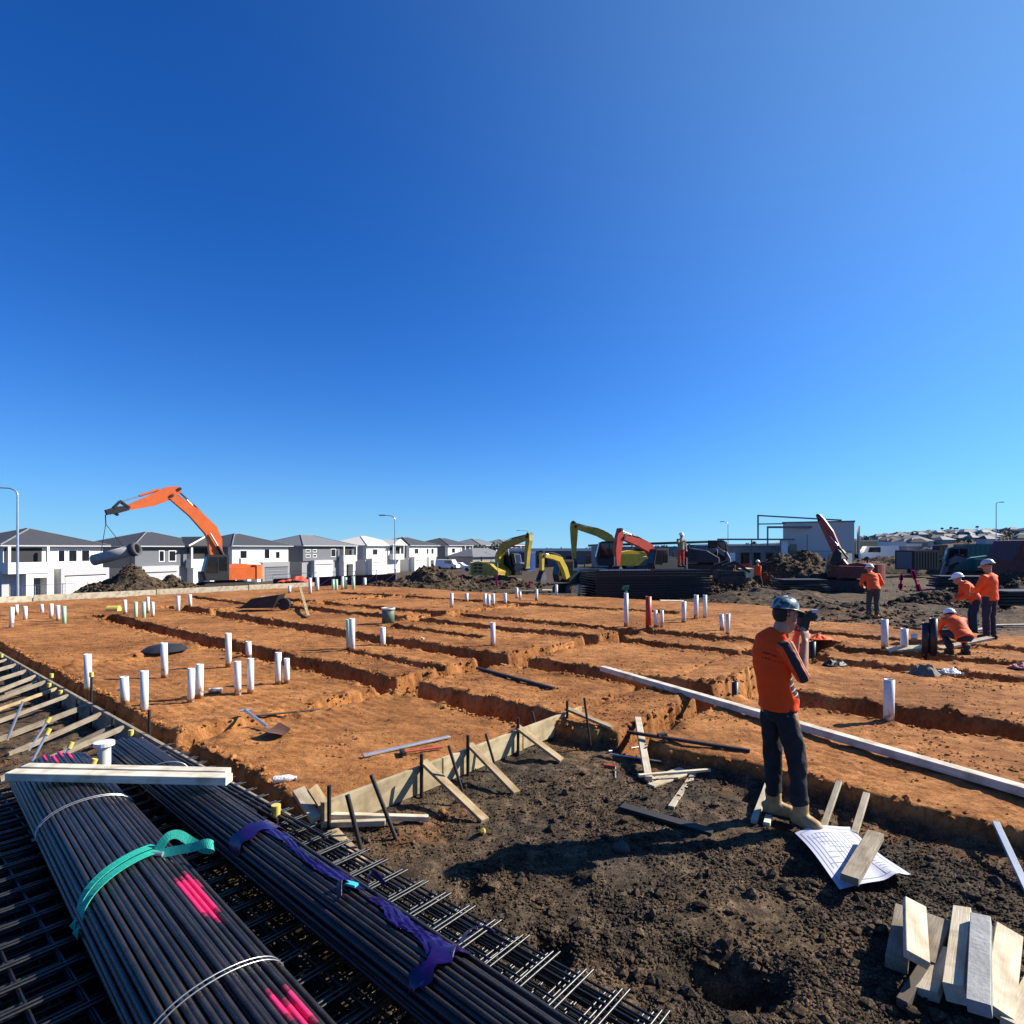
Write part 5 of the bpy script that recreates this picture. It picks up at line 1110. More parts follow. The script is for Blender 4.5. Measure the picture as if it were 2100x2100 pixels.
# ================================================================== timber form on the left
def peg(t, p, top, r=0.013, cap=False, m=None):
    o = part('steel_peg', MB().tube([p, top], r, 8), m or M_peg, t)
    if cap: part('cap', MB().tube([top - (top - p).normalized() * 0.05, top + (top - p).normalized() * 0.012], r * 1.65, 10), M_yel, o)
fl = thing('timber_form', 'long timber edge form with braces running away along the left side of the clay pad', 'formwork', uvp(2, 0, -0.25))
us = [0.0, 2.0, 5.6, 9.2, 12.8, 16.5, 20.5, 25.2]
for a, b in zip(us[:-1], us[1:]): part('board', MB().beam(uvp(a + 0.01, 0.02, -0.115), uvp(b - 0.01, 0.02, -0.115), 0.04, 0.28), M_timber2, fl)
rg = random.Random(77); u = 2.15
while u < 17:
    L = rg.uniform(0.95, 1.2)
    gx_, gy_ = XY(u - 0.42 + rg.uniform(-.12, .12), -L); z = gz(gx_, gy_)
    part('brace', MB().beam(uvp(u, -0.03, 0.0), Vector((gx_, gy_, z + 0.02)), 0.030 + rg.uniform(-.006, .006), 0.052 + rg.uniform(-.012, .012)), M_timber if rg.random() < .5 else M_timber2, fl)
    if rg.random() < 0.5:
        q2 = uvp(u + .36, -rg.uniform(.35, .7), 0); q2.z = gz(q2.x, q2.y) + .02; part('brace', MB().beam(uvp(u + .34, -.03, -.04), q2, .03, .045), M_timber2, fl)
    if rg.random() < 0.9:
        p = uvp(u + 0.30, -0.06, -0.32); peg(fl, p, uvp(u + 0.30, -0.05, 0.02 + rg.uniform(0.0, 0.06)), 0.016, rg.random() < 0.3)
    if rg.random() < 0.8 and u < 11:
        q = Vector((gx_, gy_, z - 0.05)); q = q.lerp(uvp(u, 0, 0), .15); peg(fl, Vector((q.x, q.y, z - .05)), Vector((q.x, q.y, z)) + Vector((rg.uniform(.08, .16), rg.uniform(.12, .22), 0.36 + rg.uniform(-.05, .1))), 0.014, rg.random() < .8, M_alu)
    u += rg.uniform(0.60, 0.86)
for u, h, c in ((3.6, 0.03, False), (5.15, 0.40, True), (2.75, -0.02, False), (7.2, .1, True), (3.05, 0.28, False), (1.2, .04, False)): peg(fl, uvp(u, 0.06, -0.35), uvp(u, 0.06, h), 0.016, c)
part('packer', MB().beam(uvp(1.35, -0.22, 0.0), uvp(1.35, 0.0, 0.03), 0.09, 0.05), M_timber2, fl)

# ================================================================== timber form on the right of the corner
fr_ = thing('timber_form', 'short plywood edge form with diagonal braces and steel pegs in front of the clay block', 'formwork', uvp(0, 2, -0.25))
def vz(px, py, v):   # helper kept simple: height where a pixel ray meets the plane u = 0
    dirv = Vector(((px - 1050) / F, 1.0, -(py - HZ) / F)); n_ = Vector((U.x, U.y, 0)); k = n_.dot(Vector((C0.x, C0.y, ZC)) - Vector((0, 0, ZC))) / n_.dot(dirv); return Vector((0, 0, ZC)) + dirv * k
M_ply = mat('form ply', (0.42, 0.33, 0.19), 0.75, sc=2, bump=0.15, bsc=20, spec=0.2, stretch=(1, 8, 8), c2=(0.58, 0.49, 0.32), wood=True)
for a, b, z0, z1 in ((0.28, 1.55, -0.20, 0.045), (1.57, 2.75, -0.185, 0.05), (2.77, 3.92, -0.17, 0.06)):
    part('board', MB().beam(uvp(-0.02, a, (z0 + z1) / 2), uvp(-0.02, b, (z0 + z1) / 2 + 0.008), 0.035, z1 - z0), M_ply, fr_)
def stick2(t, name, p0, p1, w, h, m, up=(0, 0, 1)): return part(name, MB().beam(p0, p1, w, h, up, 0.003), m, t)
for (x0, y0), (x1, y1) in (((862, 1559), (995, 1687)), ((957, 1524), (1060, 1630)), ((1055, 1489), (1152, 1563)), ((1157, 1452), (1257, 1521))):
    a = vz(x0, y0, 0) + Vector((0.03, -0.03, 0)); b = GG(x1, y1); b.z += 0.015
    stick2(fr_, 'brace', a, b, 0.085, 0.03, M_timber, (0.55, -0.5, 0.9))
for (xt, yt), (xb, yb), r in (((712, 1630), (748, 1750), .018), ((761, 1589), (821, 1722), .017), ((920, 1529), (960, 1645), .015), ((996, 1505), (1024, 1585), .014), ((1091, 1459), (1112, 1528), .014), ((1198, 1431), (1214, 1513), .014)):
    p = GG(xb, yb); dtop = p.y + 0.04; peg(fr_, p - Vector((0, 0, .08)), D(xt, yt, dtop), r)
for (xt, yt), yb, r in (((666, 1611), 1680, .017), ((855, 1546), 1646, .017), ((950, 1508), 1603, .017), ((1053, 1472), 1556, .016), ((1154, 1437), 1500, .016)):
    p = vz(xt, yt + 40, 0); p = Vector((p.x + 0.05, p.y - 0.05, -0.30)); k = p.y; peg(fr_, p, Vector((p.x, p.y, ZC - (yt - HZ) / F * k)), r)
# corner clutter
single('peg', MB().tube([uvp(-0.02, -0.1, -0.3), uvp(-0.02, -0.1, 0.10)], 0.018, 8), M_peg, 'black steel peg under a yellow cap at the corner of the clay pad', 'steel peg')
b = uvp(-0.02, -0.1, 0.10); single('cap', MB().tube([b - Vector((0, 0, .03)), b + Vector((0, 0, .05))], [0.03, 0.034], 12), M_yel, 'yellow plastic cap on the peg at the corner of the clay pad', 'peg cap')
def gp(px, py, dz_=0.0): p = GG(px, py); p.z += dz_; return p
def offcut(label, p0, p1, w, h, m, up=(0, 0, 1), group='loose timber offcuts', name='timber_offcut', cat='timber'):
    return single(name, MB().beam(p0, p1, w, h, up, 0.003), m, label, cat, group)
offcut('short pale board leaning at the pad corner beside the ply form', gp(640, 1650, .14), gp(690, 1700, .03), 0.09, 0.025, M_timber, (0.5, -0.6, 0.7))
offcut('pale batten lying level across the foot of the two leaning pegs, front one', gp(660, 1697, .06), gp(790, 1699, .05), 0.045, 0.045, M_timw)
offcut('longer pale batten lying level behind the front batten at the pad corner', gp(668, 1688, .06), gp(878, 1690, .05), 0.05, 0.04, M_timw)
offcut('pale board dropping from the pad corner toward the mesh stack', gp(682, 1712, .03), gp(742, 1772, .015), 0.09, 0.025, M_timber)
offcut('small split block at the pad corner beside the yellow cap', gp(612, 1690, .05), gp(650, 1676, .08), 0.10, 0.04, M_timw, (0.4, -0.6, 0.5))
offcut('short thick block standing on edge left of the crossed battens', gp(1308, 1552, .035), gp(1330, 1606, .03), 0.07, 0.07, M_timw)
offcut('left board of the crossed pair near the red tool', gp(1325, 1606, .012), gp(1398, 1556, .02), 0.07, 0.02, M_timw)
offcut('right board of the crossed pair near the red tool', gp(1335, 1616, .02), gp(1408, 1560, .03), 0.08, 0.02, M_timw)
offcut('thin pale batten lying across the crossed boards', gp(1310, 1604, .06), gp(1456, 1583, .05), 0.035, 0.025, M_timw)
offcut('pale batten pointing at the camera left of the standing worker', gp(1376, 1660, .015), gp(1424, 1590, .015), 0.055, 0.03, M_timw)
offcut('dark stained plank lying flat left of the worker in his shadow', gp(1275, 1658, .02), gp(1462, 1712, .02), 0.10, 0.025, mat('black stained plank', (0.022, 0.02, 0.02), 0.7))
offcut('left batten of the pair behind the boot of the standing worker', gp(1546, 1690, .02), gp(1580, 1612, .02), 0.05, 0.035, M_timw)
offcut('right batten of the pair behind the boot of the standing worker', gp(1572, 1696, .02), gp(1592, 1628, .02), 0.05, 0.035, M_timw)
offcut('pale batten right of the worker, the nearer to his boots', gp(1686, 1708, .02), gp(1721, 1612, .02), 0.045, 0.03, M_timw)
offcut('pale batten right of the worker, touching the paper plan', gp(1752, 1715, .02), gp(1777, 1634, .02), 0.05, 0.03, M_timw)
offcut('grey metal bar lying at the right edge above the timber stack', gp(2042, 1722, .02), gp(2108, 1835, .02), 0.045, 0.03, M_alu, name='metal_bar', cat='metal bar', group=None)
# yellow cap on the ground, bottle, tools
p = gp(990, 1712); single('cap', MB().tube([p + Vector((0, .03, .0)), p + Vector((0, 0, .03)), p + Vector((0, -.05, .06))], [.02, .024, .016], 10), M_yel, 'yellow plastic cap dropped on the loam at the foot of a brace', 'peg cap')
p = gp(560, 1608, .035); M_clear = mat('clear crumpled plastic', (0.75, 0.72, 0.70), 0.15, var=0.2, sc=40, bump=0.6, bsc=60)
q = p + Vector((0.19, 0.05, 0)); bt = thing('plastic_bottle', 'crushed clear plastic bottle lying on the clay near the pad corner', 'bottle', p)
part('bottle_body', MB().tube([p, p + (q - p) * .1, p + (q - p) * .3, p + (q - p) * .5, p + (q - p) * .72, p + (q - p) * .9], [.028, .034, .03, .034, .032, .014], 12), M_clear, bt); part('lid', MB().tube([p + (q - p) * .9, q], .015, 10), M_white, bt)
t = thing('claw_hammer', 'red handled hammer with a dark head lying by the ply form', 'hammer', gp(850, 1545))
a, b = gp(826, 1549, .03), gp(906, 1538, .03); part('handle', MB().tube([a, a.lerp(b, .5), b], [.010, .011, .014], 8), mat('red handle', (.45, .07, .04), .5), t); dirh = (b - a).normalized().cross(Vector((0, 0, 1))); part('head', MB().beam(a - dirh * .06, a + dirh * .07, 0.035, 0.035), M_black, t)
single('straightedge', MB().beam(*lay(gp(745, 1556, .02), gp(922, 1515, .02), .01), 0.05, 0.018), M_alu, 'thin silver straightedge lying on the clay behind the hammer', 'straightedge')
t = thing('shovel', 'small shovel with a silver shaft lying on the near clay block', 'shovel', gp(540, 1500))
a, b = gp(503, 1474, .10), gp(548, 1505, .05); part('shaft', MB().tube([a, b], .018, 8), M_alu, t)
bl = MB(); c = gp(562, 1509, .03); ux = (gp(590, 1498) - gp(530, 1520)).normalized(); uy = Vector((ux.y, -ux.x, 0))
vs = []
for i in range(6):
    for j in range(5): s_, w_ = i / 5, (j / 4 - .5); vs.append(c + ux * (w_ * 0.26 * (1 - .35 * s_ ** 2)) + uy * (0.22 * (s_ - .3)) + Vector((0, 0, .03 + .12 * w_ * w_ - .03 * s_)))
k = len(vs); f = [(i * 5 + j, (i + 1) * 5 + j, (i + 1) * 5 + j + 1, i * 5 + j + 1) for i in range(5) for j in range(4)]
bl.add(vs + [p - Vector((0, 0, .006)) for p in vs], f + [tuple(k + x for x in reversed(q)) for q in f], 0, True); part('blade', bl, mat('rusty blade', (.16, .08, .05), .6, .4), t, fix=False); part('grip', MB().tube([a + Vector((-.05, -.03, 0)), a, a + Vector((.05, .03, .0))], .016, 8), M_alu, t)
single('timber_rod', MB().tube(list(lay(gp(520, 1488, .015), gp(690, 1454, .015), .012)), .012, 8), M_peg, 'thin dark rod lying on the clay behind the shovel', 'rod')
single('timber_rod', MB().beam(G(978, 1370, .04), G(1136, 1412, .04), 0.05, 0.04), M_black, 'long black batten lying across the clay block behind the ply form', 'batten')
t = thing('levelling_staff', 'thin dark rod with a clamp lying on the clay left of the standing worker', 'rod', gp(1400, 1520)); part('rod', MB().beam(G(1286, 1501, .03), G(1538, 1540, .03), 0.04, 0.03), M_peg, t); c = G(1358, 1508, .05); part('clamp', MB().box(c, (.10, .05, .04), Matrix.Rotation(.4, 3, 'Z')).tube([c + Vector((-.03, -.03, 0)), c + Vector((-.06, -.10, .02))], .01, 6), M_peg, t)
a, b = gp(1236, 1404, .05), Vector((0, 0, 0)); b = G(2140, 1633, 0.07); a.z = 0.07
single('screed_plank', MB().beam(a, b, 0.115, 0.075, ch=0.004), M_timwh, 'very long white plank lying across the clay behind the standing worker', 'plank')
t = thing('hand_tool', 'red handled tool lying on the loam left of the timber blocks', 'hand tool', gp(1250, 1578)); a, b = gp(1238, 1574, .02), gp(1262, 1577, .02); part('handle', MB().tube([a, b], .022, 8), mat('red handle', (.45, .07, .04), .5), t); part('shaft', MB().tube([b, gp(1262, 1598, .01)], .008, 6), M_alu, t)
for (x0, y0, x1, y1), lab in (((1248, 1546, 1358, 1533), 'upper thin steel rod near the red handled tool'), ((1252, 1552, 1356, 1541), 'lower thin steel rod near the red handled tool')):
    single('steel_rod', MB().tube([gp(x0, y0, .03), gp(x1, y1, .03)], .010, 6), M_alu, lab, 'rod')
p = gp(1275, 1745, .02); q = MB(); rg = random.Random(4); q.ball(p, (.07, .05, .05), 8, 6); q.v = [(x + rg.uniform(-.012, .012), y + rg.uniform(-.012, .012), z_ + rg.uniform(-.012, .012)) for x, y, z_ in q.v]
single('grey_stone', q, mat('brown grey stone', (.09, .075, .06), .9, var=.4), 'grey stone lying in the shadow of the standing worker', 'stone')
# paper plan with a block on it
t0 = [gp(1630, 1727), gp(1743, 1709), gp(1868, 1812), gp(1722, 1838)]; zc_ = max(p.z for p in t0) + 0.06
n = 18; vs = []
for i in range(n + 1):
    for j in range(n + 1):
        a, b = i / n, j / n; p = t0[0].lerp(t0[1], a).lerp(t0[3].lerp(t0[2], a), b)
        z = zc_ + 0.015 * math.sin(a * 5) + 0.02 * math.sin(b * 4 + a * 3) + 0.05 * math.exp(-((a - .8) / .12) ** 2) * max(0, b - .3)
        vs.append(Vector((p.x, p.y, z)))
w = n + 1; k = len(vs); f = [(i * w + j, (i + 1) * w + j, (i + 1) * w + j + 1, i * w + j + 1) for i in range(n) for j in range(n)]
q = MB(); q.add(vs + [p - Vector((0, 0, .002)) for p in vs], f + [tuple(k + x for x in reversed(y)) for y in f], 0, True)
pp = single('paper_plan', q, mat('plan paper', (0.47, 0.485, 0.58), 0.8, var=0.03), 'white paper building plan spread on the dark soil and held down by a block', 'paper plan', fix=False)
def onp(a, b):
    x, y = a * 18, b * 18; i, j = min(17, int(x)), min(17, int(y)); x -= i; y -= j; P_ = lambda i, j: vs[i * 19 + j]
    return P_(i, j).lerp(P_(i + 1, j), x).lerp(P_(i, j + 1).lerp(P_(i + 1, j + 1), x), y) + Vector((0, 0, .0025))
ln_ = MB(); rgp = random.Random(2)
seg = [((.06, .06), (.94, .06)), ((.06, .06), (.06, .94)), ((.94, .06), (.94, .94)), ((.06, .94), (.94, .94)), ((.72, .06), (.72, .94))]
for k in range(9): seg.append(((.12 + .065 * k, .15), (.12 + .065 * k, .15 + rgp.uniform(.2, .6))))
for k in range(8): y_ = .15 + .085 * k; x_ = rgp.uniform(.12, .3); seg.append(((x_, y_), (x_ + rgp.uniform(.15, .38), y_)))
for k in range(14): y_ = .12 + .055 * k; seg.append(((.75, y_), (.75 + rgp.uniform(.05, .16), y_)))
for p0_, p1_ in seg:
    m_ = 10; pts = [onp(p0_[0] + (p1_[0] - p0_[0]) * k / m_, p0_[1] + (p1_[1] - p0_[1]) * k / m_) for k in range(m_ + 1)]; d_ = (pts[-1] - pts[0]).normalized().cross(Vector((0, 0, 1))) * .0022
    ln_.add([p - d_ for p in pts] + [p + d_ for p in pts], [(k, k + 1, m_ + 2 + k, m_ + 1 + k) for k in range(m_)])
part('printed_lines', ln_, mat('plan ink', (.26, .275, .36), .8), pp, fix=False)['kind'] = 'stuff'
a, b = gp(1742, 1842), gp(1796, 1748); a.z = b.z = zc_ + 0.055
offcut('short grey timber block weighing down the paper plan', a, b, 0.105, 0.05, M_timber2)
# heap of offcuts at bottom right
def oc(label, p0, z0, p1, z1, w, h, m, up=(0, 0, 1)): a = G(*p0, z0); b = G(*p1, z1); offcut(label, a, b, w, h, m, up, 'offcut stack at the bottom right')
oc('upper pale offcut leaning over the left end of the stack', (1880, 1968), -0.03, (1875, 1855), 0.02, 0.105, 0.045, M_timw, (0.25, -0.2, 1))
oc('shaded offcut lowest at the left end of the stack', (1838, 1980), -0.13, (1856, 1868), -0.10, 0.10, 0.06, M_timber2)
oc('weathered offcut sticking out behind the left end of the stack', (1890, 1972), -0.13, (1925, 1888), -0.11, 0.12, 0.045, M_timber2)
oc('low pale offcut wedged between the left and middle blocks of the stack', (1900, 2040), -0.15, (1936, 1950), -0.13, 0.10, 0.05, M_timw, (-0.3, 0, 1))
oc('long pale offcut in the middle of the stack with a shaded right side', (1958, 2038), -0.10, (1976, 1875), -0.08, 0.085, 0.09, M_timw, (-0.25, 0, 1))
oc('grey weathered offcut on top in the middle of the stack', (2008, 2068), -0.02, (2012, 1886), -0.01, 0.09, 0.06, mat('grey weathered timber', (0.27, 0.27, 0.26), 0.85, var=0.25, sc=9, bump=0.3), (-0.15, 0, 1))
oc('wide pale offcut at the right of the stack', (2045, 2078), -0.10, (2068, 1912), -0.07, 0.12, 0.045, M_timw, (0.45, 0, 1))
oc('last offcut cut by the bottom right corner', (2082, 2110), -0.12, (2130, 2020), -0.12, 0.11, 0.045, M_timw)
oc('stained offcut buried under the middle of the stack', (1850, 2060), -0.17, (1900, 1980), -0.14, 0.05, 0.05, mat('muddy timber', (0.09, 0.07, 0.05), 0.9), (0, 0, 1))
# far form on the pad's far side
ff = thing('timber_form', 'long pale timber form along the far left side of the clay pad', 'formwork', uvp(25.3, 8, -0.3))
for a, b in ((-1.0, 3.2), (3.25, 7.6), (7.65, 11.8), (11.85, 15.5)):
    part('board', MB().beam(uvp(25.3, a, 0.07), uvp(25.3, b, 0.05), 0.06, 0.30), M_timw, ff)
rg = random.Random(8)
for i in range(12): part('post', MB().beam(uvp(25.38, -0.6 + i * 1.4, -0.5), uvp(25.38, -0.6 + i * 1.4, 0.22), 0.06, 0.06), M_timber, ff)
for v in (13.5, 15.2): part('brace', MB().beam(uvp(25.3, v, 0.2), uvp(26.4, v + .2, -0.5), 0.06, 0.06), M_timber, ff)
single('plank', MB().beam(gp(445, 1255, .06), gp(540, 1228, .06), 0.12, 0.08), M_timw, 'pale plank lying on the far clay left of the dark wheelbarrow', 'plank')
t = thing('wheelbarrow', 'dark wheelbarrow tipped on its side on the far clay', 'wheelbarrow', gp(545, 1252)); c = gp(545, 1254, 0.0)
part('tray', MB().prism([(c.x - .75, c.z + .1), (c.x + .35, c.z + .12), (c.x + .55, c.z + .55), (c.x - .35, c.z + .42)], c.y - .3, c.y + .3), M_black, t)
part('wheel', MB().tube([c + Vector((.62, -.08, .22)), c + Vector((.62, .08, .22))], .2, 16, smooth=False), M_black, t); part('frame', MB().tube([c + Vector((-.9, -.2, .12)), c + Vector((.2, -.2, .3)), c + Vector((.62, 0, .22))], .025, 6).tube([c + Vector((-.9, .2, .12)), c + Vector((.2, .2, .3)), c + Vector((.62, 0, .22))], .025, 6), M_grey, t)
a, b = gp(614, 1226, .5), gp(632, 1268, .05); offcut('tall leaning pale stake on the far clay right of the wheelbarrow', a, b, .09, .05, M_timber)
offcut('short pale stake lying against the tall leaning stake', gp(622, 1240, .25), gp(640, 1256, .05), .07, .04, M_timber)
c = gp(796, 1288); t = thing('bucket', 'green and white bucket standing on the clay right of the tall pipe pair', 'bucket', c)
part('bucket_body', hollow(MB(), c, c + Vector((0, 0, .40)), .17, .155, 18), mat('dirty green plastic', (.10, .14, .10), .6, var=.3), t); part('rim', hollow(MB(), c + Vector((0, 0, .38)), c + Vector((0, 0, .43)), .19, .155, 18), mat('pale plastic', (.5, .5, .45), .6), t)
# black rubber piece, vest, cloth, rubbish on the pad
def rag(name, label, cat, px, py, rx, ry, h, m, seed):
    c = foot(px, py); q = MB(); rg = random.Random(seed); n = 10; vs = []
    for i in range(n + 1):
        for j in range(n + 1):
            a, b = i / n * 2 - 1, j / n * 2 - 1; r_ = min(1, math.hypot(a, b)); vs.append(c + Vector((a * rx * (1 - .2 * abs(b)), b * ry * (1 - .2 * abs(a)), h * max(0.0, 1 - r_ ** 1.5) * (0.6 + .5 * math.sin(a * 5 + seed) * math.cos(b * 4)) + rg.uniform(0, .2) * h * (r_ < .95) + .01)))
    w = n + 1; k = len(vs); f = [(i * w + j, (i + 1) * w + j, (i + 1) * w + j + 1, i * w + j + 1) for i in range(n) for j in range(n)]
    q.add(vs + [p - Vector((0, 0, .03)) for p in vs], f + [tuple(k + x for x in reversed(y)) for y in f], 0, False); single(name, q, m, label, cat, fix=False)
M_hivis = mat('orange hi vis cloth', (0.88, 0.10, 0.015), 0.75, var=0.15, sc=6, bump=0.2, bsc=14)
rag('work_vest', 'bright orange garment dropped on the clay right of the standing worker', 'garment', 1682, 1374, .26, .25, .10, M_hivis, 3)
rag('dark_bag', 'flat black bag lying beside the orange garment', 'bag', 1712, 1380, .20, .18, .09, M_black, 4)
rag('tool_bag', 'grey cloth bag heaped on the clay above the single white pipe at right', 'bag', 1896, 1402, .24, .24, .20, mat('grey canvas', (.13, .115, .09), .9, var=.4), 5)
rag('plastic_litter', 'crumpled clear plastic litter beside the grey cloth bag', 'litter', 1950, 1400, .17, .16, .07, M_clear, 6)
rag('pink_cloth', 'faded pink cloth on the clay at the right edge', 'cloth', 2095, 1416, .15, .15, .07, mat('faded pink cloth', (.45, .16, .16), .8), 7)
c = gp(338, 1338); q = MB(); n = 20
vs = [c + Vector((0.42 * math.cos(6.283 * i / n), 0.42 * math.sin(6.283 * i / n), 0.02)) for i in range(n)] + [c + Vector((0.30 * math.cos(6.283 * i / n), 0.30 * math.sin(6.283 * i / n), 0.10)) for i in range(n)] + [c + Vector((0, 0, .11))]
q.add(vs, [(i, (i + 1) % n, n + (i + 1) % n, n + i) for i in range(n)] + [(n + i, n + (i + 1) % n, 2 * n) for i in range(n)], 0, True)
single('drain_cover', q, M_black, 'low black dome lying on the clay behind a white pipe at left', 'cover')
for (px, py, w, lab) in ((440, 1424, .16, 'small white fitting on the clay behind the front pipe group'), (232, 1262, .35, 'yellow crate beside the far left pipe group')):
    c = gp(px, py); single('fitting', MB().tube([c + Vector((-w / 2, 0, .04)), c + Vector((w / 2, .05, .04))], .04 if w < .2 else .14, 10), M_pvc if w < .2 else M_yel, lab, 'fitting' if w < .2 else 'crate')
# steel mesh stack at the back of the pad, standing dark
c0, c1 = G(1222, 1232, -0.2), G(1458, 1228, -0.2); t = thing('steel_mesh_stack', 'tall dark stack of steel mesh panels at the back of the clay pad', 'mesh stack', c0); ln = (c1 - c0); dy = Vector((-ln.y, ln.x, 0)).normalized()
for k in range(11):
    z = -0.1 + k * 0.115; o = dy * (0.03 * math.sin(k * 2.1)); a = c0 + o + Vector((0.03 * math.sin(k * 1.7), 0, z + .2)); b = c1 + o + Vector((-.08 * (k % 3) / 2, 0, z + .2)); q = MB()
    for j in range(9): q.beam(a + dy * j * .28, b + dy * j * .28, .03, .05)
    for j in range(26): q.beam(a.lerp(b, j / 25) - dy * .05, a.lerp(b, j / 25) + dy * 2.3, .04, .03)
    q.beam(a - dy * .02, b - dy * .02, .05, .10); part('mesh_panel', q, mat('blue black mesh', (.011, .012, .016), .5, .2, var=.3), t, fix=False)
q = MB(); 
for j in range(22): q.beam(c0.lerp(c1, .05 + j * .02) + Vector((0, 0, 1.26)), c0.lerp(c1, .05 + j * .02) + dy * .25 + Vector((0, 0, 1.3)), .05, .05)
part('bar_end', q, M_steelb, t, fix=False)['kind'] = 'stuff'
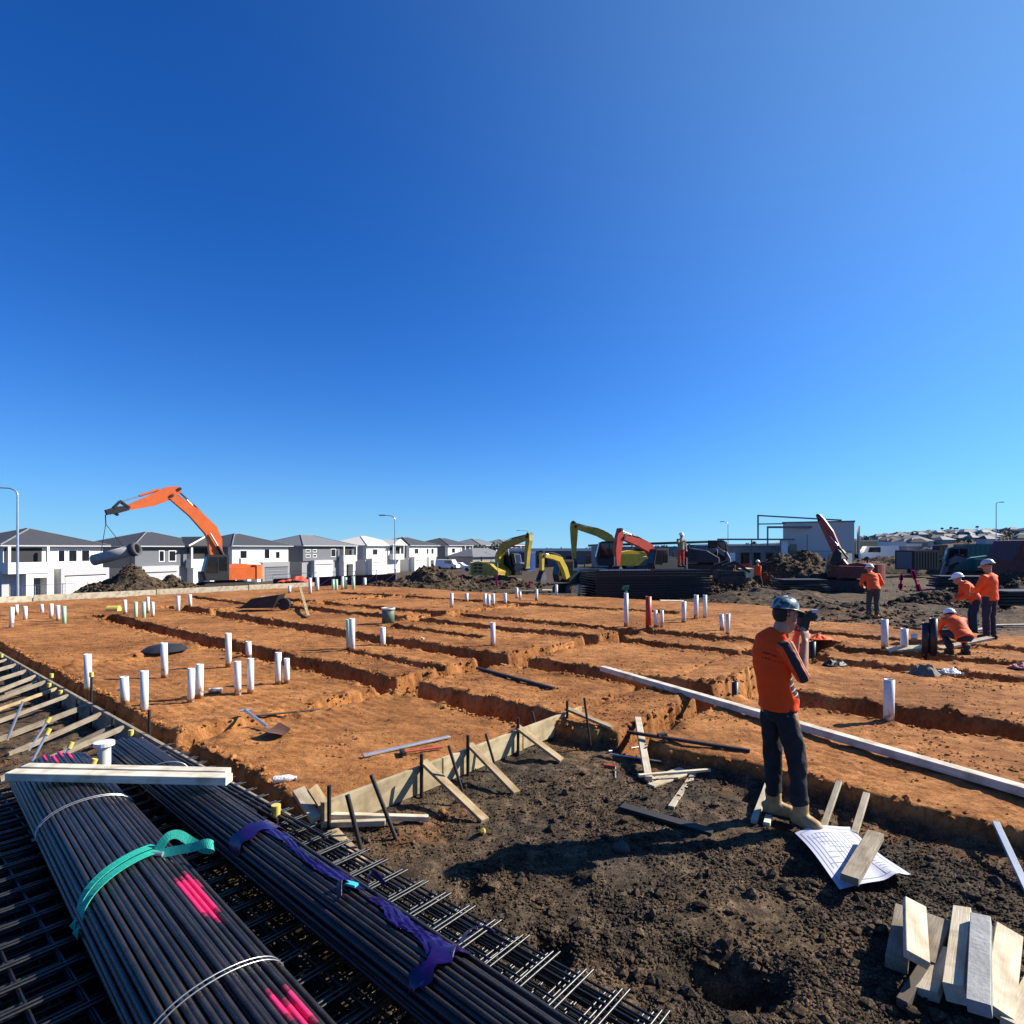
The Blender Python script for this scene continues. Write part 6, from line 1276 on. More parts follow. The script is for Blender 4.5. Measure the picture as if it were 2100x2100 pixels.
# ================================================================== drain pipes standing in the pad
PG = 'drain pipes standing in the clay pad'
PIPES = [  # column, top row, base row, width in px, colour, label
 (257, 1387, 1470, 16, 'w', 'nearest white pipe of the front group, closest to the left form'), (296, 1376, 1458, 15, 'w', 'white pipe just right of the nearest front pipe'), (181, 1341, 1419, 14, 'w', 'white pipe standing alone nearest the left form'),
 (391, 1371, 1441, 14, 'w', 'left pipe of the touching pair in the front group'), (409, 1362, 1433, 14, 'w', 'right pipe of the touching pair in the front group'), (338, 1318, 1391, 13, 'w', 'white pipe in front of the low black dome'),
 (469, 1298, 1368, 12, 'w', 'tall white pipe behind the front group left of the near trench'), (511, 1315, 1364, 11, 'w', 'white pipe partly hidden behind another in the front group'), (488, 1356, 1425, 13, 'w', 'left pipe of the front row pair near the small white fitting'), (514, 1350, 1422, 13, 'w', 'right pipe of the front row pair near the small white fitting'),
 (571, 1338, 1403, 13, 'w', 'taller pipe of the pair at the end of the front group by the trench'), (589, 1350, 1401, 11, 'w', 'shorter dark topped pipe of the pair at the end of the front group'),
 (722, 1268, 1343, 12, 'w', 'tall front pipe of the pair in the middle of the pad'), (715, 1270, 1330, 10, 'g', 'greenish pipe directly behind the tall front pipe in mid pad'), (785, 1286, 1333, 11, 'w', 'white pipe in front of the green and white bucket'), (866, 1307, 1328, 7, 'w', 'short white stub right of the bucket by the trench'), (806, 1307, 1322, 6, 'w', 'small stub in the trench right of the pipe by the bucket'), (1011, 1276, 1324, 10, 'w', 'white pipe alone at the trench junction in mid pad'),
 (23, 1245, 1287, 8, 'w', 'leftmost far white pipe at the picture edge'), (34, 1240, 1262, 6, 'w', 'short pipe behind the leftmost far pipe'), (52, 1243, 1271, 7, 'w', 'far white pipe second along from the left edge'), (87, 1239, 1256, 6, 'w', 'very short far pipe under the far form at left'), (105, 1238, 1268, 7, 'w', 'first pipe of the far left trio'), (119, 1241, 1273, 7, 'w', 'middle pipe of the far left trio'), (132, 1243, 1279, 7, 'g', 'green footed pipe of the far left trio'),
 (257, 1230, 1260, 7, 'w', 'white pipe beside the yellow crate'), (278, 1234, 1268, 7, 'g', 'left green banded pipe of the far group'), (295, 1234, 1268, 7, 'g', 'right green banded pipe of the far group'), (304, 1224, 1257, 6, 'w', 'tall pipe behind the green banded pair'), (314, 1234, 1265, 6, 'w', 'white pipe right of the green banded pair'), (365, 1222, 1260, 7, 'w', 'far pipe casting a shadow, left of two under the far form'), (390, 1219, 1254, 7, 'w', 'far pipe right of two under the far form'),
 (594, 1201, 1217, 6, 'w', 'small pipe at the far form below the red tarpaulin'), (636, 1185, 1218, 7, 'w', 'first tall pipe of the far middle cluster'), (651, 1184, 1212, 7, 'w', 'second tall pipe of the far middle cluster'), (683, 1188, 1210, 6, 'g', 'left green pipe of the far middle cluster'), (690, 1188, 1210, 6, 'g', 'right green pipe of the far middle cluster'), (702, 1182, 1209, 6, 'w', 'white pipe between green ones in the far middle cluster'), (709, 1184, 1208, 6, 'g', 'green pipe behind the tall white one in the far cluster'), (725, 1182, 1208, 7, 'g', 'pale green pipe near the end of the far cluster'), (748, 1185, 1208, 7, 'w', 'last pipe of the far middle cluster at right'),
 (926, 1216, 1246, 7, 'w', 'left pipe of the far rail group in front of the pink pegs'), (957, 1216, 1242, 7, 'w', 'second pipe of the far rail group'), (994, 1217, 1249, 7, 'w', 'bluish pipe of the far rail group'), (1002, 1219, 1246, 7, 'w', 'pipe tight against the bluish one of the far rail group'), (1012, 1217, 1243, 6, 'w', 'thin pipe right of the bluish one in the far rail group'), (1036, 1216, 1242, 7, 'w', 'rightmost pipe of the far rail group'),
 (1060, 1205, 1227, 6, 'w', 'far pipe left of the litter below the mini excavator'), (1067, 1213, 1229, 5, 'w', 'shorter far pipe left of the litter below the mini excavator'), (1100, 1208, 1232, 6, 'w', 'far pipe right of the litter below the mini excavator'), (1141, 1199, 1229, 6, 'w', 'far pipe below the mini excavator boom'), (1187, 1199, 1225, 6, 'g', 'pale green pipe below the mini excavator cab'),
 (1284, 1216, 1297, 9, 'w', 'tall thin pipe with a tap in front of the steel mesh stack'), (1330, 1223, 1295, 12, 'r', 'red conduit standing in front of the steel mesh stack'), (1345, 1251, 1286, 8, 'w', 'left short pipe right of the red conduit'), (1358, 1251, 1286, 7, 'w', 'right short pipe right of the red conduit'), (1402, 1233, 1277, 9, 'w', 'white pipe in front of the right end of the mesh stack'), (1427, 1220, 1270, 9, 'w', 'left tall pipe of the pair beyond the mesh stack'), (1446, 1220, 1267, 8, 'w', 'right tall pipe of the pair beyond the mesh stack'),
 (1481, 1259, 1319, 9, 'w', 'front pipe of the pair left of the standing worker'), (1492, 1258, 1301, 8, 'w', 'rear pipe of the pair left of the standing worker'), (1508, 1398, 1442, 13, 'b', 'black pipe in the trench left of the standing worker'), (1665, 1315, 1358, 13, 'b', 'black pipe behind the elbow of the standing worker'),
 (1814, 1270, 1347, 13, 'w', 'tallest white pipe right of the standing worker'), (1854, 1289, 1356, 14, 'w', 'white pipe between the tallest and the shortest at right'), (1875, 1300, 1346, 12, 'w', 'shortest white pipe left of the two black ones'), (1897, 1277, 1341, 13, 'b', 'left black pipe beside the crouching worker'), (1913, 1268, 1342, 15, 'b', 'right black pipe beside the crouching worker'), (1822, 1393, 1497, 20, 'w', 'large grey white pipe standing alone in the right foreground')]
for px, yt, yb, w, c, lab in PIPES:
    b = foot(px, yb) if px not in (1508, 1665) else GG(px, yb); k = b.y; r = max(0.03, w / 2 / F * k); top = Vector((b.x, b.y, ZC - (yt - HZ) / F * k)); rg = random.Random(px)
    top += Vector((rg.uniform(-.012, .012), rg.uniform(-.02, .02), 0))
    single('drain_pipe', hollow(MB(), b - Vector((0, 0, .12)), top, r, r * .86, 18), {'w': M_pvc, 'g': M_pvcg, 'b': M_pvcb, 'r': M_pvcr}[c], lab, 'pipe', PG, base=b)
# tap on the tall pipe
b = GG(1284, 1297); top = Vector((b.x, b.y, ZC - (1216 - HZ) / F * b.y)); single('tap', MB().tube([top, top + Vector((0, 0, .16))], .03, 8).tube([top + Vector((-.10, 0, .12)), top + Vector((.06, 0, .12))], .035, 8).tube([top + Vector((-.08, 0, .16)), top + Vector((.08, 0, .18))], .02, 6), mat('green tap', (.03, .16, .12), .5), 'green tap fitting on top of the tall thin pipe', 'tap')
# pink pegs and red stakes
for px, yt, yb, lean, m, lab, cat in [(947, 1178, 1208, .0, 'p', 'pink topped peg at the edge of the black bank, left one', 'peg'), (1018, 1175, 1206, 0, 'p', 'pink peg below the olive excavator', 'peg'), (1084, 1190, 1206, .2, 'p', 'short leaning pink peg left of the mini excavator', 'peg'), (1586, 1172, 1206, -.25, 'r', 'leaning red stake right of the walking worker', 'stake'),
        (1846, 1178, 1208, .1, 'p', 'pink ribboned stake on the right slope, left of two', 'stake'), (1886, 1169, 1214, -.35, 'p', 'tall leaning pink stake on the right slope, right of two', 'stake'), (1945, 1194, 1218, .1, 'w', 'pale peg in front of the dark soil bank at right', 'peg'), (1979, 1196, 1212, 0, 'w', 'short pale peg beside the bending worker', 'peg'), (2068, 1192, 1222, -.35, 'w', 'leaning pale stake left of the green edged slab at the right edge', 'stake')]:
    b = GG(px, yb); k = b.y; h = (yb - yt) / F * k; q = MB().beam(b - Vector((0, 0, .1)), b + Vector((lean * h, 0, h)), max(.05, 3.5 / F * k), .05, (0, 1, 0)); M_ = {'p': M_pink, 'r': mat('red orange paint', (.7, .10, .05), .5), 'w': M_timw}[m]
    if px in (1886, 1846): q.beam(b + Vector((lean * h * .9, 0, h * .95)), b + Vector((lean * h * .6, 0, h * .6)), .22, .05, (0, 1, 0)).beam(b + Vector((0, 0, .02)), b + Vector((lean * h * .3, 0, h * .35)), .26, .05, (0, 1, 0))
    single('survey_stake', q, M_, lab, cat, 'survey stakes and pegs')
# litter and boards along the far edge
rg = random.Random(21)
for i, (px, py, w, lab) in enumerate([(860, 1206, .8, 'pale board on the ground below the black heap'), (888, 1207, .6, 'second pale board below the black heap'), (922, 1208, .5, 'short pale board left of the pink pegs'), (978, 1208, .7, 'pale board between the two pink pegs'), (1078, 1214, .9, 'white sheet scrap left of the mini excavator tracks'), (1128, 1212, .9, 'pale board under the mini excavator boom'), (1220, 1223, .9, 'pale board at the foot of the mesh stack'), (1378, 1236, 1.0, 'yellowish board at the right foot of the mesh stack'),
        (285, 1206, .7, 'white slab of rubble left of the orange excavator tracks'), (335, 1201, .8, 'long white slab of rubble before the orange excavator'), (362, 1203, .7, 'middle white slab of rubble before the orange excavator'), (382, 1201, .8, 'tilted white slab of rubble nearest the excavator tracks'), (865, 1185, .9, 'white plastic sheet caught in the black heap'),
        (1870, 1346, .9, 'pale board across the clay at the foot of the short pipe'), (1980, 1358, 1.4, 'long pale board lying near the crouching worker'), (2005, 1297, .7, 'white board behind the crouching worker'), (2080, 1287, 1.2, 'pale board at the right edge behind the standing pair')]):
    c = GG(px, py); a = rg.uniform(-.3, .3); v = Vector((math.cos(a), math.sin(a), rg.uniform(-.05, .12))) * w / 2
    single('board', MB().beam(c - v + Vector((0, 0, .06)), c + v + Vector((0, 0, .08)), .16, .05, (0, rg.uniform(-.4, .1), 1)), M_timw if i not in (8, 9, 10, 11) else M_wallw, lab, 'board', 'scattered boards')
c = GG(2085, 1222); single('green_slab', MB().box(c + Vector((.2, 0, .12)), (1.2, .6, .1)).box(c + Vector((.2, -.02, -.1)), (1.15, .5, .35)), mat('green white fibreglass', (.30, .42, .36), .5, var=.5, sc=2), 'pale green slab at the right edge behind the standing pair', 'slab')

# ================================================================== people
M_skin = mat('skin', (0.42, 0.21, 0.13), 0.55, var=0.08, sc=10)
M_jean = mat('dark denim', (0.010, 0.012, 0.016), 0.85, var=0.5, sc=9, bump=0.4, bsc=25)
M_boot = mat('tan boot leather', (0.36, 0.23, 0.10), 0.7, var=0.3, sc=14, bump=0.3)
M_bootd = mat('dark boot leather', (0.04, 0.032, 0.026), 0.7, var=0.2)
M_hair = mat('dark hair', (0.025, 0.018, 0.013), 0.7, var=0.2, sc=40)
M_hat = mat('white hard hat', (0.72, 0.73, 0.73), 0.3, var=0.06, spec=0.5)
M_grn = mat('grey green trousers', (0.055, 0.062, 0.06), 0.85, var=0.25)
M_navy = mat('navy trousers', (0.02, 0.026, 0.045), 0.85, var=0.25)
def remesh(name, mb, voxel, mats, parent, it=6, disp=0.0, dsc=0.12, seed=1, world=True):
    o = part(name, mb, mats, parent, world=world, fix=True)
    r = o.modifiers.new('r', 'REMESH'); r.mode = 'VOXEL'; r.voxel_size = voxel; r.use_smooth_shade = True
    s_ = o.modifiers.new('s', 'SMOOTH'); s_.factor = 0.5; s_.iterations = it
    dg_ = bpy.context.evaluated_depsgraph_get(); me = bpy.data.meshes.new_from_object(o.evaluated_get(dg_)); o.modifiers.clear()
    me.materials.clear()
    for m in (mats if isinstance(mats, (list, tuple)) else [mats]): me.materials.append(m)
    me.polygons.foreach_set('use_smooth', [True] * len(me.polygons)); me.polygons.foreach_set('material_index', [0] * len(me.polygons))
    if disp:
        n = len(me.vertices); co = np.empty(n * 3, np.float32); me.vertices.foreach_get('co', co); co = co.reshape(-1, 3); no = np.empty(n * 3, np.float32); me.vertices.foreach_get('normal', no); no = no.reshape(-1, 3)
        w = fbm(co[:, 0] * 1.0 + co[:, 1] * 0.8 + 5, co[:, 2] * 0.8 + co[:, 1] * 0.5, dsc, 3, seed); w = 1 - np.abs(w) * 2
        co = co + no * (w * disp)[:, None]; me.vertices.foreach_set('co', co.ravel()); me.update()
    o.data = me; return o
def chain(mb, pts, rad, n=10):
    """closed limb with rounded ends"""
    P = [Vector(p) for p in pts]; R_ = list(rad)
    t0 = (P[0] - P[1]).normalized(); t1 = (P[-1] - P[-2]).normalized(); a, b = R_[0], R_[-1]
    P = [P[0] + t0 * a * .8, P[0] + t0 * a * .45] + P + [P[-1] + t1 * b * .45, P[-1] + t1 * b * .8]; R_ = [a * .5, a * .85] + R_ + [b * .85, b * .5]
    mb.tube(P, R_, n); return mb
def handmesh(mb, wrist, fwd, palm, s=1.0, curl=0.5, thumb=1):
    """palm and five bent fingers; fwd = wrist to knuckles, palm = direction the palm faces"""
    f = Vector(fwd).normalized(); p = Vector(palm); p = (p - f * p.dot(f)).normalized(); sd = f.cross(p); w = Vector(wrist)
    mb.loft([w, w + f * .03 * s, w + f * .06 * s, w + f * .09 * s], [(.026 * s, .018 * s), (.036 * s, .016 * s), (.042 * s, .015 * s), (.036 * s, .012 * s)], sd, 10)
    for k, (o, L) in enumerate(((-.033, .066), (-.011, .076), (.011, .071), (.032, .055))):
        a = w + f * .085 * s + sd * o * s; c1, c2 = math.cos(curl), math.sin(curl); b = a + (f * c1 + p * c2) * L * .5 * s; c1, c2 = math.cos(curl * 2.1), math.sin(curl * 2.1); c = b + (f * c1 + p * c2) * L * .33 * s; d = c + (f * math.cos(curl * 2.8) + p * math.sin(curl * 2.8)) * L * .25 * s
        chain(mb, [a, b, c, d], [.0098 * s, .0092 * s, .0085 * s, .0075 * s], 7)
    a = w + f * .03 * s - sd * .03 * s * thumb; b = a + (f * .7 - sd * .55 * thumb + p * .35) * .045 * s; c = b + (f * .8 - sd * .1 * thumb + p * .5) * .04 * s; chain(mb, [a, b, c], [.013 * s, .0115 * s, .009 * s], 7)
def head(mb, c, f, s=1.0, up=Vector((0, 0, 1))):
    """skull, jaw, nose, ears; f = direction of the face"""
    f = Vector(f).normalized(); sd = f.cross(up).normalized(); u = sd.cross(f); c = Vector(c); M = Matrix((sd, f, u)).transposed()
    mb.ball(c + u * .03 * s, (.077 * s, .098 * s, .098 * s), 16, 10, M=M)
    mb.loft([c + f * .03 * s - u * .125 * s, c + f * .035 * s - u * .09 * s, c + f * .03 * s - u * .04 * s, c + f * .02 * s + u * .02 * s], [(.028 * s, .03 * s), (.055 * s, .060 * s), (.066 * s, .072 * s), (.07 * s, .078 * s)], sd, 12)
    chain(mb, [c + f * .092 * s + u * .012 * s, c + f * .118 * s - u * .03 * s], [.011 * s, .016 * s], 8)       # nose
    chain(mb, [c + f * .094 * s - u * .068 * s - sd * .02 * s, c + f * .100 * s - u * .068 * s, c + f * .094 * s - u * .068 * s + sd * .02 * s], [.008 * s, .009 * s, .008 * s], 6)   # lips
    for k in (-1, 1):
        chain(mb, [c + sd * k * .076 * s + u * .02 * s, c + sd * k * .082 * s - u * .03 * s - f * .005 * s], [.015 * s, .011 * s], 7)
        chain(mb, [c + sd * k * .05 * s + f * .078 * s + u * .028 * s, c + sd * k * .015 * s + f * .092 * s + u * .028 * s], [.011 * s, .011 * s], 7)  # brow
def eyes(t, c, f, s=1.0):
    f = Vector(f).normalized(); up = Vector((0, 0, 1)); sd = f.cross(up).normalized(); u = sd.cross(f)
    for k in (-1, 1): part('eye', MB().ball(Vector(c) + sd * k * .032 * s + f * .084 * s + u * .006 * s, .012 * s, 8, 6), M_black, t)
def hardhat(t, c, f, m, s=1.0, label=None):
    f = Vector(f).normalized(); up0 = Vector((0, 0, 1)); sd = f.cross(up0).normalized(); u = sd.cross(f); c = Vector(c); q = MB(); n, k = 28, 8; vs = []
    for i in range(k + 1):
        a = math.pi / 2 * i / k
        for j in range(n):
            b = 2 * math.pi * j / n; r_ = math.cos(a) ** 0.8; rid = 1 + .03 * math.exp(-(math.sin(b) / .25) ** 2) * math.sin(a)
            vs.append(c + (f * math.cos(b) * .140 * s + sd * math.sin(b) * .116 * s) * r_ + u * (.125 * s * math.sin(a) * rid))
    q.add(vs, [(i * n + j, i * n + (j + 1) % n, (i + 1) * n + (j + 1) % n, (i + 1) * n + j) for i in range(k) for j in range(n)], 0, True)
    o = part('hard_hat', q, m, t, label, fix=True)
    br = MB(); vs = []
    for j in range(n):
        b = 2 * math.pi * j / n; ext = .012 + .060 * max(0, math.cos(b)) ** 1.6
        for r_, z in ((1.0, .004), (1 + 0, .012)): pass
        p = c + f * math.cos(b) * .140 * s + sd * math.sin(b) * .116 * s; d_ = (f * math.cos(b) + sd * math.sin(b))
        vs += [p - d_ * .004, p + d_ * ext * s - u * (.018 * max(0, math.cos(b))) * s, p + d_ * ext * s + u * .006 - u * (.018 * max(0, math.cos(b))) * s, p + u * .010]
    br.add(vs, [(j * 4 + a, j * 4 + (a + 1) % 4, ((j + 1) % n) * 4 + (a + 1) % 4, ((j + 1) % n) * 4 + a) for j in range(n) for a in range(4)], 0, True)
    part('brim', br, m, o, fix=True)
    # rim closes the underside
    part('hat_liner', MB().ball(c + u * .01, (.10 * s, .10 * s, .03 * s), 12, 6), M_black, o)
    return o
def boot(t, ankle, toe_dir, m, s=1.0):
    a = Vector(ankle); d = Vector(toe_dir); d.z = 0; d.normalize(); sd = Vector((-d.y, d.x, 0)); q = MB(); z0 = a.z - .105 * s; g = lambda f, z: Vector((a.x, a.y, z0)) + d * f * s + Vector((0, 0, z * s))
    q.loft([g(-.005, .22), g(0, .15), g(.0, .10), g(.015, .06)], [(.062 * s, .066 * s), (.058 * s, .062 * s), (.055 * s, .064 * s), (.048 * s, .06 * s)], sd, 12)
    q.loft([g(-.085, .05), g(-.05, .06), g(.03, .068), (g(.09, .060)), g(.145, .055), g(.178, .045)], [(.030 * s, .045 * s), (.044 * s, .060 * s), (.048 * s, .066 * s), (.054 * s, .056 * s), (.052 * s, .050 * s), (.034 * s, .034 * s)], sd, 12)
    b = remesh('boot', q, .009 * s, m, t, 4, .003, .05)
    sole = MB(); out = [(-.09, .0), (-.085, .030), (-.04, .042), (.03, .036), (.10, .050), (.16, .046), (.205, .024), (.212, 0), (.205, -.024), (.16, -.046), (.10, -.050), (.03, -.036), (-.04, -.042), (-.085, -.030)]
    vs = [g(f, 0) + sd * w * s for f, w in out] + [g(f, .022) + sd * w * 1.02 * s for f, w in out]; n = len(out)
    sole.add(vs, [tuple(range(n - 1, -1, -1)), tuple(range(n, 2 * n))] + [(i, (i + 1) % n, n + (i + 1) % n, n + i) for i in range(n)]); part('sole', sole, M_black, b)
    return b

# ---- the worker in front: orange shirt, device held to his face
O = Vector((2.25, 4.83, 0)); O.z = min(gz(2.34, 4.72), gz(2.16, 4.98)) + 0.035
pt = thing('person', 'worker in orange and black shirt, jeans and tan boots with a camera at his face', 'person', O)
w = lambda x, y, z: O + Vector((x, y, z))
FD = Vector((0.80, 0.60, 0)).normalized(); SDV = Vector((FD.y, -FD.x, 0))        # chest direction; his right
HF = Vector((0.80, 0.56, -0.12)).normalized()                                   # face direction
hips = w(-.075, 0, .96); Rh, Lh = w(-.050, -.070, .90), w(-.120, .065, .90)
Rk, Lk = w(.020, -.09, .51), w(-.095, .09, .52); Ra, La = w(.045, -.10, .11), w(-.080, .105, .11)
ch = w(-.125, .03, 1.36); nb = w(-.075, .02, 1.53); hd = w(-.02, .01, 1.665)
Rs, Ls = w(-.075, -.105, 1.44), w(-.10, .17, 1.44); Re, Le = w(.025, -.155, 1.225), w(.10, .17, 1.25); Rw, Lw = w(.115, -.030, 1.47), w(.125, .13, 1.50)
dev = w(.140, .065, 1.60)
q = MB(); head(q, hd, HF); chain(q, [hd + Vector((-.03, .0, -.06)), nb - Vector((0, 0, .03)), ch], [.062, .066, .10])
q.loft([hips - Vector((0, 0, .10)), hips, w(-.10, .01, 1.1), ch, w(-.10, .02, 1.46)], [(.115, .09), (.118, .09), (.108, .075), (.12, .08), (.10, .055)], SDV, 14)
for s_, e, h in ((Rs, Re, Rw), (Ls, Le, Lw)):
    chain(q, [s_ + (ch - s_) * .35, s_, s_.lerp(e, .5), e], [.055, .055, .046, .040]); chain(q, [e, e.lerp(h, .35), e.lerp(h, .75), h], [.040, .043, .034, .027])
handmesh(q, Rw, (dev + Vector((0, -.03, .02)) - Rw), Vector((-.1, .95, .1)), 1.0, .62, 1); handmesh(q, Lw, (dev - Lw + Vector((0, 0, .03))), Vector((-.1, -1, .1)), 1.0, .62, -1)
for h, k, a in ((Rh, Rk, Ra), (Lh, Lk, La)): chain(q, [h, h.lerp(k, .5), k, k.lerp(a, .4), a], [.085, .072, .052, .050, .038])
remesh('body', q, .0085, M_skin, pt, 3)
eyes(pt, hd, HF)
# hair below the hat
q = MB(); q.ball(hd + Vector((-.025, 0, .03)), (.083, .083, .092), 14, 9); part('hair', q, M_hair, pt)
# trousers
q = MB()
q.loft([w(-.082, 0, .955), w(-.08, 0, .94), w(-.075, 0, .90), w(-.073, 0, .84)], [(.136, .102), (.140, .106), (.145, .110), (.135, .098)], Vector((0.35, -1, 0)), 16)
for h, k, a, tw in ((Rh, Rk, Ra, .02), (Lh, Lk, La, -.01)):
    chain(q, [h - Vector((0, 0, .03)), h.lerp(k, .5), k, k.lerp(a, .45), k.lerp(a, .8), a + Vector((0, 0, .115))], [.080, .078, .065, .060, .058, .062], 14)
remesh('trousers', q, .011, M_jean, pt, 3, .014, .13, 5)
part('belt', MB().tube([w(-.084, 0, .95), w(-.084, 0, .965)], [(.10, .13), (.10, .13)], 20), M_black, pt)
boot(pt, Ra, Vector((.42, -.85, 0)), M_boot, .98); boot(pt, La, Vector((.85, -.5, 0)), M_boot, .98)
# shirt: the print (dark side panel with pale chevrons, red lines of lettering) is flat print in the material
ms = bpy.data.materials.new('orange work shirt'); ms.use_nodes = True; nt = ms.node_tree; N = nt.nodes.new; Lk_ = nt.links.new; bs = nt.nodes['Principled BSDF']; bs.inputs['Roughness'].default_value = .75; bs.inputs['Specular IOR Level'].default_value = .25
tc = N('ShaderNodeTexCoord'); sx = N('ShaderNodeSeparateXYZ'); Lk_(tc.outputs['Object'], sx.inputs[0])
def mth(op, a, b=None, c=None):
    n_ = N('ShaderNodeMath'); n_.operation = op
    for i, v in enumerate((a, b, c)):
        if v is None: continue
        if isinstance(v, (int, float)): n_.inputs[i].default_value = v
        else: Lk_(v, n_.inputs[i])
    return n_.outputs[0]
X, Y, Z = sx.outputs
def ell(cx, cz, rx, rz, slant=0.0):    # inside-ness of an ellipse in the side view, on the near side of the shirt
    a = mth('DIVIDE', mth('SUBTRACT', mth('ADD', X, mth('MULTIPLY', Z, slant)), cx), rx); b = mth('DIVIDE', mth('SUBTRACT', Z, cz), rz)
    return mth('LESS_THAN', mth('ADD', mth('MULTIPLY', a, a), mth('MULTIPLY', b, b)), 1.0)
near = mth('LESS_THAN', Y, -0.02)
panel = mth('MULTIPLY', ell(.045, 1.14, .095, .115), near)
wv = mth('FRACT', mth('MULTIPLY', mth('SUBTRACT', Z, mth('MULTIPLY', X, .38)), 21.0)); chev = mth('MULTIPLY', mth('LESS_THAN', wv, .20), panel)
# lettering: two slanted broken lines high on the back
def line(z0, h, x0, x1):
    zz = mth('ADD', Z, mth('MULTIPLY', X, .28)); m1 = mth('MULTIPLY', mth('GREATER_THAN', zz, z0), mth('LESS_THAN', zz, z0 + h)); m2 = mth('MULTIPLY', mth('GREATER_THAN', X, x0), mth('LESS_THAN', X, x1)); return mth('MULTIPLY', m1, m2)
nz = N('ShaderNodeTexNoise'); nz.inputs['Scale'].default_value = 70; nz.inputs['Detail'].default_value = 1; Lk_(tc.outputs['Object'], nz.inputs['Vector'])
let = mth('MULTIPLY', mth('MULTIPLY', mth('ADD', line(1.315, .014, -.27, -.13), line(1.275, .014, -.27, -.10)), mth('GREATER_THAN', nz.outputs[0], .47)), near)
nz2 = N('ShaderNodeTexNoise'); nz2.inputs['Scale'].default_value = 5; Lk_(tc.outputs['Object'], nz2.inputs['Vector'])
def mixc(f, a, b):
    m_ = N('ShaderNodeMix'); m_.data_type = 'RGBA'; Lk_(f, m_.inputs[0])
    for i, v in ((6, a), (7, b)):
        if isinstance(v, tuple): m_.inputs[i].default_value = (*v, 1)
        else: Lk_(v, m_.inputs[i])
    return m_.outputs[2]
c_ = mixc(nz2.outputs[0], (0.90, 0.058, 0.003), (0.97, 0.075, 0.005)); c_ = mixc(panel, c_, (.02, .018, .02)); c_ = mixc(chev, c_, (.55, .40, .36)); c_ = mixc(let, c_, (.25, .02, .01)); Lk_(c_, bs.inputs['Base Color'])
q = MB()
q.loft([w(-.088, 0, .925), w(-.088, 0, .95), w(-.085, .005, 1.02), w(-.105, .01, 1.12), w(-.13, .02, 1.25), w(-.135, .03, 1.37), w(-.115, .03, 1.46), w(-.085, .02, 1.52), w(-.075, .02, 1.55)],
       [(.156, .122), (.154, .120), (.150, .114), (.143, .108), (.147, .108), (.155, .108), (.146, .094), (.09, .074), (.066, .062)], SDV, 20)
chain(q, [Ls + (ch - Ls) * .3, Ls, Ls.lerp(Le, .55), Le], [.085, .082, .074, .066], 12)
remesh('shirt', q, .0105, ms, pt, 3, .013, .15, 9)
# near sleeve in black with orange stripes along the top
msl = bpy.data.materials.new('black striped sleeve'); msl.use_nodes = True; nt = msl.node_tree; N = nt.nodes.new; Lk_ = nt.links.new; bs = nt.nodes['Principled BSDF']; bs.inputs['Roughness'].default_value = .75
tc = N('ShaderNodeTexCoord'); sx = N('ShaderNodeSeparateXYZ'); Lk_(tc.outputs['Object'], sx.inputs[0]); X, Y, Z = sx.outputs
dA = (Re - Rs).normalized(); nA = Vector((-dA.z, 0, dA.x)).normalized(); nA = -nA if nA.x < 0 else nA; rs_l = Rs - O
off = mth('SUBTRACT', mth('ADD', mth('MULTIPLY', X, nA.x), mth('MULTIPLY', Z, nA.z)), rs_l.x * nA.x + rs_l.z * nA.z)     # distance from the arm's line toward the front
fr1 = mth('FRACT', mth('MULTIPLY', mth('SUBTRACT', off, .018), 42.0)); st = mth('MULTIPLY', mth('LESS_THAN', fr1, .42), mth('GREATER_THAN', off, .018))
back = mth('LESS_THAN', off, -.040)
c_ = mixc(st, (.02, .018, .02), (0.80, 0.22, 0.10)); c_ = mixc(back, c_, (0.92, 0.080, 0.005)); Lk_(c_, bs.inputs['Base Color'])
q = MB(); chain(q, [Rs + (ch - Rs) * .38 + Vector((0, 0, .01)), Rs, Rs.lerp(Re, .5), Re + (Re - Rs) * .06], [.060, .066, .058, .052], 14); remesh('sleeve', q, .010, msl, pt, 3, .006, .10, 4)
# hard hat with a mottled teal print
mh = mat('teal mottled hard hat', (0.008, 0.032, 0.038), 0.28, var=.2, sc=15, spec=.5, c2=(0.40, 0.43, 0.41))
for e_, p_ in zip([n_ for n_ in mh.node_tree.nodes if n_.type == 'VALTORGB'][0].color_ramp.elements, (.44, .60)): e_.position = p_
hardhat(pt, hd + Vector((-.005, 0, .058)), Vector((.80, .56, -.16)), mh, 0.90, 'teal mottled hard hat')
# the device: a thing he holds
dv = thing('handheld_camera', 'black handheld camera raised to the face of the orange shirted worker', 'camera', dev)
Mr = Matrix.Rotation(.25, 3, 'Y')
cb_ = part('camera_body', MB().box(dev + Vector((.0, 0, .0)), (.070, .09, .135), Mr), M_black, dv)
part('lens', MB().tube([dev + Vector((.03, 0, .065)), dev + Vector((.105, 0, .062))], [.045, .040], 18), M_black, dv); part('lens_glass', MB().ball(dev + Vector((.103, 0, .062)), (.012, .034, .034), 12, 8), M_glass, dv)
part('viewfinder', MB().box(dev + Vector((-.025, 0, .075)), (.05, .05, .035)), M_black, dv); part('flash', MB().box(dev + Vector((.085, -.02, .108)), (.05, .05, .028)), M_alu, dv); part('strap_lug', MB().box(dev + Vector((.10, -.03, .03)), (.025, .02, .02)), M_alu, dv)

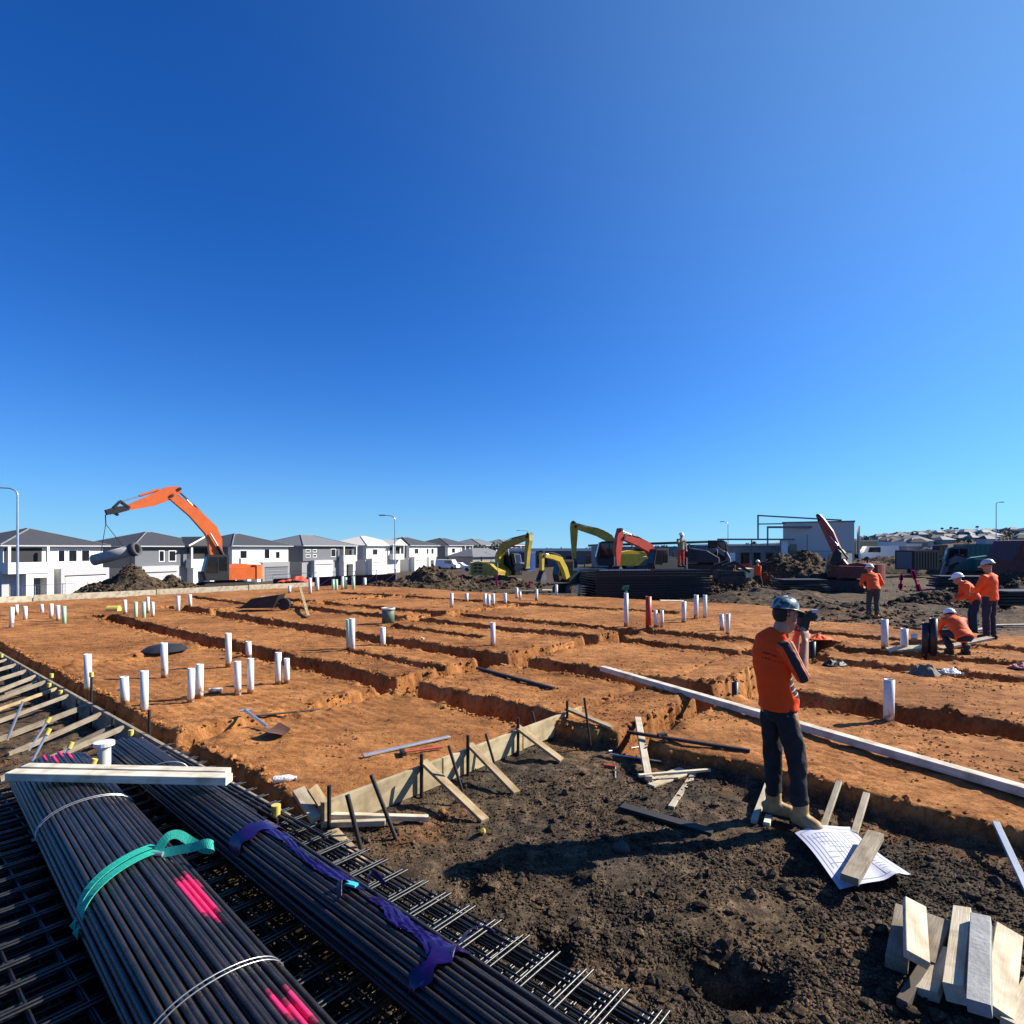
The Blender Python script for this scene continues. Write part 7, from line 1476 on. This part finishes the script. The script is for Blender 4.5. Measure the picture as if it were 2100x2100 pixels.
# ---- other workers, built about their own feet
def worker(label, base, hdg, pose, shirt=M_hivis, trs=M_navy, s=1.0, hat=M_hat, hold=None, vx=.022):
    f = Vector((math.cos(hdg), math.sin(hdg), 0)); r_ = Vector((f.y, -f.x, 0)); B_ = Vector(base)
    L = lambda x, y, z: B_ + (f * x + r_ * y) * s + Vector((0, 0, z * s))
    t = thing('person', label, 'person', B_)
    P = dict(hip=(0, 0, .95), ch=(.01, 0, 1.32), nb=(.02, 0, 1.48), hd=(.04, 0, 1.62), Rk=(.02, .11, .5), Lk=(.02, -.11, .5), Ra=(0, .12, .11), La=(0, -.12, .11), Re=(.0, .27, 1.16), Le=(.0, -.27, 1.16), Rw=(.12, .25, .93), Lw=(.12, -.25, .93), hf=(1, 0, -.2))
    P.update(pose); J = {k: L(*v) for k, v in P.items() if k != 'hf'}; hf = (f * P['hf'][0] + r_ * P['hf'][1] + Vector((0, 0, P['hf'][2]))).normalized()
    sp = (J['ch'] - J['hip']).normalized(); fw = r_.cross(sp).normalized(); Rs, Ls = J['ch'] + r_ * .19 * s + sp * .10 * s, J['ch'] - r_ * .19 * s + sp * .10 * s; Rh, Lh = J['hip'] + r_ * .09 * s, J['hip'] - r_ * .09 * s
    q = MB(); head(q, J['hd'], hf, s); chain(q, [J['hd'] - Vector((0, 0, .05)), J['nb'], J['ch']], [.058 * s, .062 * s, .09 * s]); q.loft([J['hip'] - sp * .08 * s, J['hip'].lerp(J['ch'], .5), J['ch'], J['ch'] + sp * .12 * s], [(.13 * s, .09 * s), (.13 * s, .09 * s), (.15 * s, .10 * s), (.09 * s, .06 * s)], r_, 12)
    for a, b, c in ((Rs, J['Re'], J['Rw']), (Ls, J['Le'], J['Lw'])):
        chain(q, [a, b], [.048 * s, .038 * s], 8); chain(q, [b, b.lerp(c, .4), c], [.038 * s, .038 * s, .026 * s], 8); handmesh(q, c, c - b, -fw if False else fw, s * 1.05, .4, 1)
    for a, b, c in ((Rh, J['Rk'], J['Ra']), (Lh, J['Lk'], J['La'])): chain(q, [a, b, c], [.07 * s, .048 * s, .036 * s], 8)
    remesh('body', q, .012 * s, M_skin, t, 2)
    q = MB(); q.loft([J['hip'] - sp * .06 * s, J['hip'] + sp * .02 * s, J['hip'].lerp(J['ch'], .45), J['ch'], J['ch'] + sp * .10 * s, J['ch'] + sp * .17 * s], [(.185 * s, .145 * s), (.185 * s, .145 * s), (.175 * s, .135 * s), (.195 * s, .14 * s), (.175 * s, .11 * s), (.08 * s, .07 * s)], r_, 16)
    for a, b in ((Rs, J['Re']), (Ls, J['Le'])): chain(q, [a + (J['ch'] - a) * .3, a, b], [.08 * s, .076 * s, .060 * s], 10)
    remesh('shirt', q, .016 * s, shirt, t, 3, .008, .13, len(label))
    for a, b, c in ((J['Re'], J['Rw'], 0), (J['Le'], J['Lw'], 0)): part('sleeve', chain(MB(), [a, a.lerp(b, .45), a.lerp(b, .85)], [.060 * s, .052 * s, .042 * s], 10), shirt, t)
    q = MB(); q.loft([J['hip'] + sp * .06 * s, J['hip'], J['hip'] - Vector((0, 0, .10 * s))], [(.165 * s, .125 * s), (.17 * s, .13 * s), (.15 * s, .11 * s)], r_, 14)
    for a, b, c in ((Rh, J['Rk'], J['Ra']), (Lh, J['Lk'], J['La'])): chain(q, [a, a.lerp(b, .5), b, b.lerp(c, .5), c + Vector((0, 0, .03))], [.10 * s, .09 * s, .074 * s, .07 * s, .066 * s], 12)
    remesh('trousers', q, .016 * s, trs, t, 3, .007, .10, 3)
    for k in ('Ra', 'La'): boot(t, J[k], f, M_bootd if trs is not M_grn else M_boot, s)
    hardhat(t, J['hd'] + Vector((0, 0, .06 * s)), (hf + Vector((0, 0, -hf.z * .6))), hat, s)
    return t, J
ST = {}
BEND = dict(hip=(-.12, 0, .88), ch=(.18, 0, 1.14), nb=(.30, 0, 1.20), hd=(.40, 0, 1.27), Re=(.34, .20, .92), Le=(.34, -.20, .92), Rw=(.46, .10, .70), Lw=(.46, -.10, .70), hf=(.8, 0, -.6))
CROUCH = dict(hip=(-.18, 0, .42), ch=(.10, 0, .68), nb=(.22, 0, .76), hd=(.33, 0, .80), Rk=(.28, .17, .50), Lk=(.30, -.17, .46), Ra=(-.02, .16, .11), La=(.02, -.16, .11), Re=(.36, .24, .48), Le=(.36, -.24, .48), Rw=(.52, .10, .32), Lw=(.52, -.10, .32), hf=(.7, 0, -.7))
WALK = dict(hip=(0, 0, .94), Rk=(.22, .10, .52), Ra=(.30, .10, .12), Lk=(-.02, -.10, .50), La=(-.26, -.10, .16), Re=(-.10, .26, 1.14), Rw=(-.06, .27, .90), Le=(.12, -.26, 1.16), Lw=(.30, -.24, 1.0))
worker('worker in orange standing with his back turned, farthest right of the standing pair', foot(2030, 1335), 2.0, dict(Re=(.10, .25, 1.16), Le=(.10, -.25, 1.16), Rw=(.30, .12, 1.05), Lw=(.30, -.12, 1.05), hf=(.8, .1, -.6)), s=1.0, hat=mat('grey hard hat', (.45, .47, .48), .35, spec=.5))
worker('worker in orange bending forward to the left behind the standing one at the right edge', foot(1996, 1302), 2.75, dict(hip=(-.05, 0, .92), ch=(.14, 0, 1.24), nb=(.24, 0, 1.36), hd=(.34, 0, 1.44), Re=(.2, .24, 1.02), Le=(.2, -.24, 1.02), Rw=(.38, .12, .92), Lw=(.38, -.12, .92), hf=(.85, 0, -.5)), trs=M_navy, s=1.0)
worker('worker in orange crouching low beside the two black pipes', foot(1966, 1342), 1.45, CROUCH, trs=M_navy, s=.88)
worker('worker in orange bent over with grey trousers in front of the muddy red excavator', foot(1790, 1268), 1.35, dict(hip=(-.08, 0, .94), ch=(.10, 0, 1.27), nb=(.19, 0, 1.41), hd=(.26, 0, 1.52), Re=(.10, .30, 1.08), Le=(.10, -.30, 1.08), Rw=(.32, .18, .98), Lw=(.32, -.18, .98), hf=(.9, .1, -.4)), trs=M_grn, s=1.0)
worker('worker in an orange vest walking with a white bucket near the black soil bank', foot(1553, 1211), 0.5, WALK, trs=M_bootd, s=1.0)
b_ = foot(1538, 1209); bb = Vector((b_.x, b_.y, b_.z + .28)); single('bucket', hollow(MB(), bb, bb + Vector((0, 0, .30)), .13, .12, 16).tube([bb + Vector((-.12, 0, .3)), bb + Vector((0, 0, .50)), bb + Vector((.12, 0, .3))], .01, 5), M_white, 'white bucket carried by the walking worker', 'bucket')
bs_ = dz(1405, 27.6, 1182); worker('worker in a khaki shirt and red trousers standing on the steel mesh stack', Vector((bs_.x, 28.3, 1.16)), -1.2, dict(Re=(.16, .27, 1.22), Rw=(.40, .22, 1.30)), shirt=mat('khaki shirt', (.22, .20, .14), .8, var=.2), trs=M_red, s=.92)
p0 = foot(1806, 1262); single('bent_pole', MB().tube([p0 + Vector((0, 0, 0)), p0 + Vector((-.12, .02, .55)), p0 + Vector((-.18, .05, 1.0))], .022, 8), M_timw, 'pale bent pole standing in front of the worker in grey trousers', 'pole')
